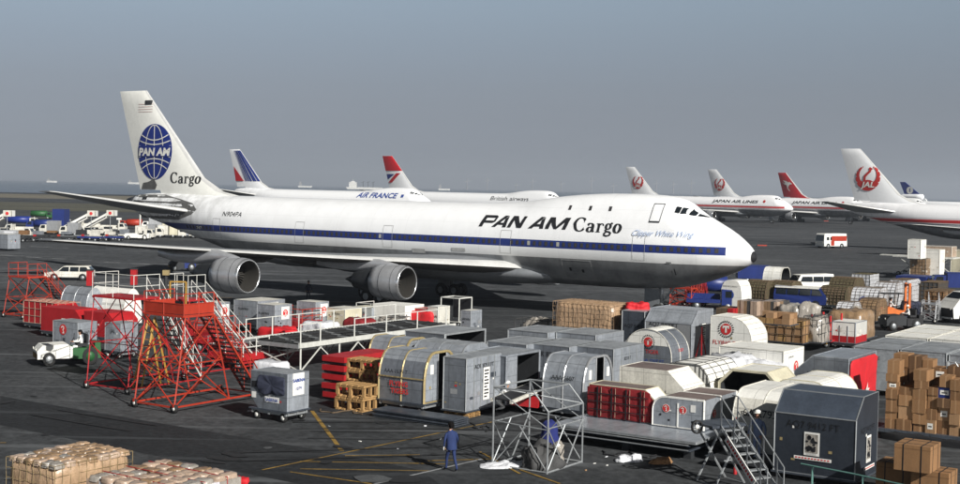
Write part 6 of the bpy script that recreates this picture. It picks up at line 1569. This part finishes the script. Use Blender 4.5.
# steps with safety strip, worker on them
c = G(742, 462); rz = math.atan2(.30, .95) - math.pi; t = thing('platform_steps', 'grey metal steps with flat top platform and a red lettered safety strip', 'steps', (W(717, 482).x, W(717, 482).y, 0), 0); t.rotation_euler.z = R(-150)
S1 = MB(); zt = 2.05
S1.box((0, 0, zt), (1.5, 1.15, .08), 'alu_dark'); S1.build('platform', t)
S2 = MB()
for y in (-.5, .5):
    S2.tube((-.7, y, zt), (.5, y, 0), .04, 'steel', 5); S2.tube((.65, y, zt), (-.8, y, 0), .04, 'steel', 5); S2.tube((-.25, y, .85), (.15, y, .85), .022, 'steel', 5)
S2.tube((.5, -.5, 0), (.5, .5, 0), .022, 'steel', 5); S2.tube((-.8, -.5, 0), (-.8, .5, 0), .022, 'steel', 5); S2.build('support_frame', t)
S3 = MB(); a = Vector((-.0, .55, zt)); e_ = Vector((-.0, 2.9, .05)) 
for s in (-.36, .36):
    p0, p1 = a + Vector((s, 0, 0)), e_ + Vector((s, 0, 0)); S3.tube(p0, p1, .05, 'steel', 4); hh = Vector((0, 0, 1.0)); S3.path([p0 + hh + Vector((0, -.3, 0)), p0 + hh, p1 + hh, p1], .022, 'steel', 5); S3.path([p0 + hh * .5, p1 + hh * .5], .022, 'steel', 5)
    for k in range(4): q_ = p0.lerp(p1, k / 3.5); S3.tube(q_, q_ + hh, .025, 'steel', 5)
for k in range(9): q_ = a.lerp(e_, (k + .5) / 9); S3.box(q_, (.72, .22, .035), 'steel')
S3.build('flight', t)
WH = MB(); WH.lathe([(-.04, .19), (-.04, .24), (.04, .24), (.04, .19)], 'rubber', 'y', (.95, .0, zt - .05), 16, (False, False)); WH.lathe([(-.03, .01), (-.03, .08), (.03, .08), (.03, .01)], 'paper', 'y', (.95, 0, zt - .05), 8)
for k in range(4): WH.tube((.95, 0, zt - .05), (.95 + .2 * math.cos(k * 1.57), 0, zt - .05 + .2 * math.sin(k * 1.57)), .015, 'steel', 4)
WH.tube((.75, 0, zt - .05), (.7, 0, zt), .03, 'steel', 4); WH.build('hand_wheel', t)
S4 = MB(); n_ = (e_ - a).normalized(); S4.T = Matrix.Translation(a + Vector((.43, 0, 0)) + n_ * .5) @ Vector((0, 1, 0)).rotation_difference(n_).to_matrix().to_4x4(); S4.box2((0, 0, -.12), (.03, 1.9, .12), 'paper')
for k in range(14): S4.box2((.031, .1 + .125 * k, -.05), (.034, .18 + .125 * k, .05), 'paint_red')
S4.build('safety_strip', t)
for s in (-.36, .36): pass
person('worker in pale blue overalls and white helmet standing by the grey steps', (W(757, 460, .36).x, W(757, 460, .36).y), R(-120), 'work_pale', 'work_pale', 'stand', 'white', sc=1.03, z=.36)
q = W(750, 459, .35); t = thing('cargo_dolly', 'made-up dark deck standing in for shade behind the grey steps under the worker', 'dolly', (q.x - .1, q.y + .3, 0), HEAD); mb = MB(); mb.box((0, 0, .29), (2.3, 1.6, .13), 'dark'); mb.build('deck', t)  # added dolly: its dark deck stands in for shade and carries the worker
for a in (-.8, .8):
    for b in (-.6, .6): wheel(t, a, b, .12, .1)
mb = MB(); mb.lathe([(0, .07), (.24, .07), (.28, .03), (.34, .03)], 'red', 'z', n=12); o = mb.build('extinguisher'); o.location = G(735, 474); tag(o, 'small red extinguisher in the shade under the steps', 'extinguisher')

# rail in the foreground
P = [W(801, 463.5, 1.0), W(855, 474, 1.0), W(905, 485, 1.0), W(962, 497, 1.0)]; t = thing('guard_rail', 'thin green grey railing crossing the lower right corner', 'railing', (P[0].x, P[0].y, 0)); mb = MB(); o_ = Vector((P[0].x, P[0].y, 0))
mb.path([p - o_ for p in P], .03, 'green_rail', 5); mb.build('rail', t)
for p in (W(812.6, 465.5, 1.0), W(863, 475.7, 1.0), W(912, 486.5, 1.0)): q = MB(); b_ = p - o_; q.tube((b_.x, b_.y, 0), (b_.x, b_.y, 1.0), .04, 'green_rail', 5); q.build('post', t)
# silver frame before the loose cartons
c = G(945, 441); t = thing('work_frame', 'silver tube stand with diagonals in front of the loose cartons', 'frame', c, HEAD); mb = MB()
for x in (0, 2.6):
    for y in (-.1, .0): mb.tube((x, y, 0), (x, y, 3.3), .04, 'steel', 5)
mb.tube((-1.6, 0, 3.2), (0, 0, 2.4), .025, 'steel', 5); mb.tube((0, 0, 3.3), (2.6, 0, 3.1), .025, 'steel', 5); mb.tube((0, 0, 1.2), (2.6, 0, 2.8), .025, 'steel', 5); mb.tube((0, 0, .2), (1.7, 0, 3.2), .025, 'steel', 5); mb.tube((.3, 0, 3.3), (1.6, 0, 1.4), .025, 'steel', 5); mb.tube((0, 0, 1.0), (2.6, 0, 1.0), .025, 'steel', 5); mb.tube((-1.6, 0, 3.2), (-1.1, 0, 1.9), .022, 'steel', 5)
mb.build('tube_frame', t)

# people
q = G(451, 471); person('man in blue work clothes walking across the painted lines', (q.x, q.y), R(118), 'blue_work', 'blue_work', 'walk', None, 'work_white', sc=.98)
q = G(308, 301); person('dark clothed figure standing in the wing shadow between the engines', (q.x, q.y), R(-60), 'dark_cloth', 'dark_cloth', 'stand')
q = G(729, 304); person('dark clothed figure standing before the blue ball container', (q.x, q.y - 3), R(-90), 'dark_cloth', 'dark_cloth', 'stand')

# vehicles
q = G(67, 364); h0 = R(207); tug('white and green tow tractor with striped bumper at left', (q.x, q.y, 0), h0, L=3.3)
person('tractor driver in white sitting on the green tow tractor', (q.x + .75, q.y + .1), h0, 'work_white', 'work_white', 'sit', None, z=.52)
q = G(900, 330); tug('dark tow tractor with white clad driver right of the forklift', (q.x, q.y, 0), R(190), 'dark', 'black', stripes=False)
person('driver in white on the dark tow tractor', (q.x + .6, q.y), R(190), 'work_white', 'dark_cloth', 'sit', 'white', z=.55)
car_p = [(-2.3, .35), (2.3, .35), (2.32, .72), (1.15, .92), (.5, 1.42), (-1.9, 1.46), (-2.3, .95)]
q = G(70, 280); motor('cream station wagon driving on the apron below the wing tip', 'car', (q.x, q.y, 0), R(186), 4.6, 1.75, car_p, [(-2.0, -1.1, -1.75, -1.1, .95, 1.36), (-1.0, -.15, -1.0, -.15, .95, 1.36), (-.05, .95, -.05, .52, .95, 1.36)], 'white_worn', belt=.9)
van_p = [(-2.3, .35), (2.25, .35), (2.35, .8), (2.25, 1.15), (1.75, 1.82), (-2.2, 1.9), (-2.3, 1.1)]
q = G(801, 307); motor('blue minibus with white roof among the netted loads', 'van', (q.x, q.y, 0), R(-24), 4.7, 1.8, van_p, [(-2.1, -1.2, -2.1, -1.2, 1.15, 1.65), (-1.1, -.1, -1.1, -.1, 1.15, 1.65), (0, .95, 0, .95, 1.15, 1.65), (1.05, 2.0, 1.05, 1.7, 1.15, 1.65)], 'blue', roofm='white', name='minibus', belt=1.1, tuck=.1, band=[(1.72, 1.86, 'white', -2.2, 1.7)])
q = G(811, 292); motor('white minibus half hidden behind the blue one', 'van', (q.x, q.y, 0), R(-160), 4.4, 1.8, van_p, [(-2.0, -1.0, -2.0, -1.0, 1.15, 1.65), (-.9, .3, -.9, .3, 1.15, 1.65), (.4, 1.9, .4, 1.6, 1.15, 1.65)], 'white', name='minibus', belt=1.1)
q = G(972, 322); motor('white and dark truck front cut off by the right frame edge', 'truck', (q.x, q.y, 0), R(200), 5.6, 2.1, [(-2.8, .4), (2.7, .4), (2.8, 1.2), (2.1, 1.9), (1.3, 2.5), (-2.8, 2.5)], [(-1.2, .4, -1.2, .4, 1.5, 2.2), (.5, 1.9, .5, 1.4, 1.5, 2.2)], 'white', lower='black', name='truck', belt=1.4, wr=.42)
bus_p = [(-3.1, .4), (3.05, .4), (3.15, 1.25), (2.98, 2.6), (2.8, 2.8), (-3.0, 2.8), (-3.1, 1.2)]
q = G(831, 248); motor('white and orange shuttle bus alone on the open apron', 'bus', (q.x, q.y, 0), R(212), 6.0, 2.3, bus_p, [(x, x + .62, x, x + .62, 1.55, 2.15) for x in (-2.75, -1.95, -1.1, -.2, .8, 1.75)], 'white', band=[(1.4, 2.35, 'orange', -2.95, 1.1), (.5, 1.4, 'orange', .35, 1.25)], name='bus', belt=1.25, tuck=.04, wr=.42, wx=(.33, -.28))
q = G(182, 271); tug('dark tractor with yellow stripes under the outboard engine', (q.x, q.y, 0), R(200), 'dark', 'blue')
# forklift
q = G(893, 322); t = thing('forklift', 'orange forklift truck with raised mast among the white netted loads', 'forklift', q, R(8)); mb = MB()
mb.loft([[Vector((x, y, z)) for x, z in ((-1.5, .5), (.9, .4), (.9, .95), (.2, 1.0), (-.4, 1.25), (-1.5, 1.3))] for y in (-.6, .6)], 'fork_orange', smooth=False); mb.build('body', t)
mb = MB()
for y in (-.55, .55):
    for x in (-1.2, .5): mb.tube((x, y, 1.0), (x + .15, y * .9, 2.3), .045, 'black', 4)
mb.path([(-1.05, -.5, 2.3), (.65, -.5, 2.3), (.65, .5, 2.3), (-1.05, .5, 2.3)], .05, 'black', 4, True); mb.build('cage', t)
mb = MB()
for y in (-.35, .35): mb.box((1.15, y, 1.6), (.18, .14, 3.1), 'fork_orange')
for z in (.3, 1.6, 3.0): mb.box((1.15, 0, z), (.14, .7, .16), 'fork_orange')
mb.build('mast', t); mb = MB()
for y in (-.3, .3): mb.box((1.85, y, .3), (1.2, .12, .06), 'steel')
mb.box((1.28, 0, .55), (.08, .9, .5), 'dark'); mb.build('forks', t)
for x, r_ in ((.55, .42), (-1.1, .34)):
    for y in (-.55, .55): wheel(t, x, y, r_, .25, 'fork_orange')
person('forklift driver in white shirt under the black cage', (q.x - .3, q.y + .0), R(8), 'work_white', 'dark_cloth', 'sit', None, z=.6)
stairs('small silver steps standing right of the dark tractor', gx(928, 323), HEAD, 1.1, (0, .8), 1.5, 1.0, 'alu_bright', 'steel', 5, base=(-.1, 1.7), guard='alu_bright', r=.04, rail=.3, sw=.8)
q = G(940, 320); t = thing('tow_bar', 'red sloping tow bar ramp by the right truck', 'tow bar', q, R(20)); mb = MB(); mb.hexa([(-1.3, -.25, .2), (1.4, -.25, .8), (1.4, .25, .8), (-1.3, .25, .2), (-1.3, -.25, .45), (1.4, -.25, 1.1), (1.4, .25, 1.1), (-1.3, .25, .45)], 'red'); mb.build('bar', t); wheel(t, -1, 0, .2, .12)
def boxtruck(label, x, y, rz, cab, box, L=4.6, H=2.2, Wd=2.0, cat='truck', flat=False, tank=False, group=None):
    q = G(x, y); t = thing('service_truck', label, cat, q, rz, group); mb = MB()
    mb.loft([[Vector((xx, yy, z)) for xx, z in ((L / 2 - 1.4, .45), (L / 2, .45), (L / 2, 1.1), (L / 2 - .3, 1.75), (L / 2 - 1.4, 1.8))] for yy in (-Wd / 2, Wd / 2)], cab, smooth=False); mb.build('cab', t)
    mb = MB(); mb.poly([(L / 2 + .012, -Wd * .42, 1.15), (L / 2 + .012, Wd * .42, 1.15), (L / 2 - .27, Wd * .42, 1.68), (L / 2 - .27, -Wd * .42, 1.68)], 'glass')
    for s in (-1, 1): mb.poly([(L / 2 - 1.1, s * (Wd / 2 + .01), 1.1), (L / 2 - .25, s * (Wd / 2 + .01), 1.1), (L / 2 - .45, s * (Wd / 2 + .01), 1.65), (L / 2 - 1.1, s * (Wd / 2 + .01), 1.65)], 'glass')
    mb.build('window', t); mb = MB()
    if tank: mb.lathe([(-L / 2, .3), (-L / 2 + .05, .75), (L / 2 - 1.5, .75), (L / 2 - 1.45, .3)], box, 'x', (0, 0, 1.35), 16); mb.box((-.7, 0, .55), (L - 1.4, Wd * .8, .2), 'dark')
    elif flat: mb.box((-.75, 0, .75), (L - 1.5, Wd, .3), box); mb.box((-.75, 0, 1.1), (L - 1.6, .1, .5), box)
    else: mb.box((-.75, 0, .55 + (H - .5) / 2), (L - 1.5, Wd + .1, H - .5), box); mb.frame([(-Wd / 2 - .06, .56), (Wd / 2 + .06, .56), (Wd / 2 + .06, H + .06), (-Wd / 2 - .06, H + .06)], 'x', (-L / 2, L / 2 - 1.5), .03, box)
    mb.build('tank' if tank else 'cargo_body', t)
    for xx in (L * .3, -L * .3):
        for s in (-1, 1): wheel(t, xx, s * (Wd / 2 - .12), .36, .22)
    return t
boxtruck('blue flat truck just below the airliner nose lattice stairs', 712, 309, R(-10), 'blue', 'blue', 4.4, flat=True)
boxtruck('blue tank truck partly behind the red lattice stairs', 716, 298, R(-20), 'blue', 'blue', 5, tank=True)
boxtruck('blue low box truck just behind the nose tip', 760, 283, R(-5), 'blue', 'blue', 5.2, 1.9)
boxtruck('dark blue trailer truck at the right behind the netted loads', 955, 292, R(170), 'blue', 'blue', 5, 2.0)

# far line of service vehicles at the left
def stairtruck(label, x, y, rz, flip=False, z=1.0):
    q = G(x, y); t = thing('stair_truck', label, 'stair truck', q, rz); mb = MB(); mb.box((0, 0, .8), (6.2, 2.1, .7), 'white_worn'); mb.box((2.2, 0, 1.5), (1.5, 2.0, .9), 'white_worn'); mb.box((2.35, 0, 1.65), (1.3, 2.04, .45), 'glass'); mb.build('body', t)
    f = MB(); f.hexa([(-3.4, -.9, .9), (2.2, -.9, 3.8), (2.2, .9, 3.8), (-3.4, .9, .9), (-3.4, -.9, 1.9), (2.2, -.9, 4.9), (2.2, .9, 4.9), (-3.4, .9, 1.9)], 'white'); f.hexa([(-3.3, -.93, 1.1), (2.1, -.93, 4.0), (2.1, .93, 4.0), (-3.3, .93, 1.1), (-3.3, -.93, 1.4), (2.1, -.93, 4.3), (2.1, .93, 4.3), (-3.3, .93, 1.4)], 'dark'); f.build('flight', t)
    p = MB(); p.box((3.1, 0, 4.9), (1.7, 1.7, 1.25), 'white_worn'); p.flat([circ(0, 0, .36, 14)], (3.1, -.86, 4.9), (1, 0, 0), (0, 0, 1), 'paint_red', .02); p.flat([circ(0, 0, .36, 14)], (3.1, .86, 4.9), (-1, 0, 0), (0, 0, 1), 'paint_red', .02); p.box((4.2, 0, 4.9), (.1, 1.6, 1.2), 'paper'); p.tube((3.1, -.8, .8), (3.1, -.8, 4.2), .08, 'steel', 4); p.build('landing', t)
    for xx in (-2, 2):
        for s in (-1, 1): wheel(t, xx, s * .95, .42, .25)
    t.scale = (.8, .8, .84); return t
FY = 236
stairtruck('white stair truck with red disc panel at the left edge of the far line', -6, 237, R(0)); stairtruck('white stair truck with red disc panel, middle of the far line', 78, 236, R(2)); stairtruck('white stair truck with red disc panel, beside the airliner tail', 98, 235, R(-3))
boxtruck('long blue tank truck at the left of the far line', 22, 226, R(5), 'white_worn', 'panam_blue', 6.5, tank=True, Wd=2.4); boxtruck('second blue tank truck in front of the long one', 40, 230, R(185), 'blue', 'blue', 5, tank=True, Wd=2.2)
boxtruck('green tank truck behind the blue tank trucks', 42, 219, R(4), 'green', 'green', 5.5, tank=True, Wd=2.4); boxtruck('tall blue catering truck in the far line', 62, 228, R(90), 'white', 'blue', 5, 3.9, Wd=2.3)
boxtruck('orange fuel truck in the far line near the tail', 131, 229, R(183), 'orange', 'orange', 4.6, tank=True, Wd=2.4)
boxtruck('white box truck with its cab left, far line near blue tanks', 50, 234, R(178), 'white_worn', 'alu_bright', 3.4, 2.4); boxtruck('white box truck standing alone near the far line centre', 70, 236, R(182), 'white_worn', 'alu_bright', 3.4, 2.4)
boxtruck('low white flat truck in the far line left part', 12, 238, R(3), 'white_worn', 'alu_bright', 7, flat=True); boxtruck('white pickup in front of the far left stair truck', 20, 234, R(182), 'white_worn', 'white_worn', 5, flat=True)
boxtruck('white pickup in the far line below the tail plane', 88, 230, R(182), 'white_worn', 'white_worn', 5, flat=True); boxtruck('second white pickup right of the far stair trucks', 113, 232, R(2), 'white_worn', 'white_worn', 5.2, flat=True)
q = G(137, 240); tug('white tow tractor nearest the airliner tail in the far line', (q.x, q.y, 0), R(185), 'white', 'white', stripes=False, L=4.2, canopy=True)
r9 = random.Random(9)
for i in range(9):  # small box carts all along the line
    x = 10 + i * 14.2 + r9.uniform(-1, 1); q = G(x, 240 + r9.uniform(-1.5, .5)); t = thing('baggage_cart', 'low pale baggage cart in the far line of service vehicles', 'cart', q, R(r9.uniform(-8, 8)), 'far baggage carts'); mb = MB(); mb.box((0, 0, .65), (2.0, 1.3, .2), r9.choice(('white_worn', 'steel', 'dark'))); mb.box((0, 0, 1.2), (1.5, 1.1, r9.uniform(.3, .9)), r9.choice(('white_worn', 'alu', 'alu', 'dark', 'film_white', 'carton_b'))); mb.build('box', t)
    for xx in (-.7, .7):
        for s in (-.55, .55): wheel(t, xx, s, .25, .15)
tl = ['white', 'steel', 'paint red']
for i in range(14):
    x = 146 + (i % 7) * 10.5 + (5 if i > 6 else 0) + r9.uniform(-1, 1); y = (238.5 if i < 7 else 230) + r9.uniform(-1, 1); boxtruck('pale service truck parked behind the front airliner tail', x, y, R(r9.choice((0, 180)) + r9.uniform(-12, 12)), r9.choice(('white_worn', 'alu_bright', 'white', 'stand_red')), r9.choice(('white_worn', 'alu_bright', 'cream', 'alu')), r9.uniform(2.9, 3.3) * (1 if i < 7 else 1.3), r9.uniform(1.9, 2.6) * (1 if i < 7 else 1.4), group='far trucks behind the tail')
t = uld('grey white box standing at the left frame edge below the wing tip', -6, 8, 234.5, 12, 2.3, .3, shell='alu', top='white', rim='steel', Wd=2.0, dolly=False)
for i in range(5):
    q = G(18 + i * 24, 242 - i * .2); t = thing('flat_trailer', 'long low dark trailer in front of the far vehicles', 'trailer', q, R(-2), 'far trailers'); mb = MB(); mb.box((0, 0, .7), (3.8 if i % 2 else 3.0, 1.8, .25), 'blue' if i > 2 else 'dark'); mb.box((-1.2, 0, 1.0), (.4, .4, .3), 'stand_red' if i % 2 else 'orange'); mb.build('deck', t)
    for xx in (-1.1, 1.1):
        for s in (-.8, .8): wheel(t, xx, s, .28, .2)
# light mast and wing tip cone
for x, y, lab in ((140, 236, 'white floodlight mast beside the tail plane tip'), (119, 232, 'thin short white pole in the far line')):
    q = G(x, y); t = thing('mast', lab, 'mast', q); mb = MB(); h_ = 5.4 if x == 140 else 2.6; mb.tube((0, 0, 0), (0, 0, h_), .16, 'white_rail', 6); mb.box((0, 0, h_), (.9, .4, .35), 'lamp'); mb.build('pole', t)
# small traffic under the far jets on the right
far = [(693, 210, 'dark'), (746, 211.5, 'white'), (756, 209.5, 'white_worn'), (768, 215.5, 'dark'), (783, 210.5, 'white'), (823, 213.5, 'white'), (838, 213, 'orange'), (848, 214, 'white'), (727, 211, 'red'), (855, 213, 'red')]
for i, (x, y, m) in enumerate(far):
    q = G(x, y); boxtruck('small %s service truck under the distant jets' % {'dark': 'dark', 'white': 'white', 'white_worn': 'pale', 'orange': 'orange', 'red': 'red'}[m], x, y, R(r9.choice((0, 180)) + r9.uniform(-15, 15)), m, m, 5, 2.4, group='traffic under the distant jets ' + m)
boxtruck('tall white catering truck under the red tailed jet', 811, 213.5, R(180), 'white', 'white', 8, 4.6, Wd=2.6); boxtruck('low white boxy truck right of the catering truck', 822, 215, R(180), 'white', 'white', 5.5, 3.2)

# ships and far shore
def ship(label, x, L, hgt, D, m='sea_ship', hull='white', cat='ship', cranes=0):
    X_ = (x - CX) / F * D; t = thing('cargo_ship', label, cat, (X_, D, 0)); mb = MB()
    mb.loft([[Vector((a, b, z)) for a, b in ((-L / 2 * k, -8), (L / 2 * k, -8), (L / 2 * k + 10, 0), (L / 2 * k, 8), (-L / 2 * k, 8))] for z, k in ((.3, .92), (7, 1))], hull, smooth=False); mb.build('hull', t)
    mb = MB(); mb.box((-L * .3, 0, 7 + hgt / 2), (L * .22, 12, hgt), m); mb.box((-L * .3, 0, 8 + hgt), (L * .12, 8, 5), m); mb.tube((-L * .3, 0, hgt + 8), (-L * .3, 0, hgt + 16), .8, m, 5); mb.build('superstructure', t)
    for k in range(cranes): q = MB(); xx = L * (.0 + .15 * k); q.tube((xx, 0, 7), (xx, 0, 26), 1, 'dark', 5); q.tube((xx - 6, 0, 22), (xx + 6, 0, 26), .7, 'dark', 4); q.build('crane', t)
ship('tiny pale ship on the horizon at the far left', 50, 30, 5, 5200); ship('small pale ship on the horizon beside the big tail', 132, 36, 6, 5200); ship('pale ship on the horizon above the AIR FRANCE jet', 303, 50, 14, 5600)
ship('white cargo ship with dark masts left of the red topped tail', 362, 110, 16, 4300, 'white', 'white', cranes=3); ship('small pale ship right of the red topped tail', 442, 40, 14, 5600)
for i, x in enumerate((466, 486, 515, 531, 560, 590, 612, 640, 655, 672, 690)):
    D = 9000; t = thing('harbour_crane', 'faint harbour crane on the far shore along the horizon', 'crane', ((x - CX) / F * D, D, 0), 0, 'harbour cranes'); mb = MB(); h_ = r9.uniform(50, 110)
    mb.tube((0, 0, 0), (0, 0, h_), 4, 'sea_ship', 4); mb.tube((-18, 0, h_ * .7), (26, 0, h_ * .8), 3, 'sea_ship', 4); mb.build('tower', t)

# thin even summer haze over the bay and the field
hm = bpy.data.materials.new('haze'); hm.use_nodes = True; n_ = hm.node_tree.nodes; n_.remove(n_['Principled BSDF'])
v_ = n_.new('ShaderNodeVolumePrincipled'); v_.inputs['Color'].default_value = (.8, .88, 1, 1); v_.inputs['Density'].default_value = .00016; v_.inputs['Anisotropy'].default_value = .2
hm.node_tree.links.new(v_.outputs[0], n_['Material Output'].inputs['Volume'])
mb = MB(); mb.box2((-9500, -300, -1), (9500, 12000, 140), hm); o = mb.build('haze', smooth_angle='fix'); tag(o, 'pale even haze over the airfield and bay', None, None, 'stuff')
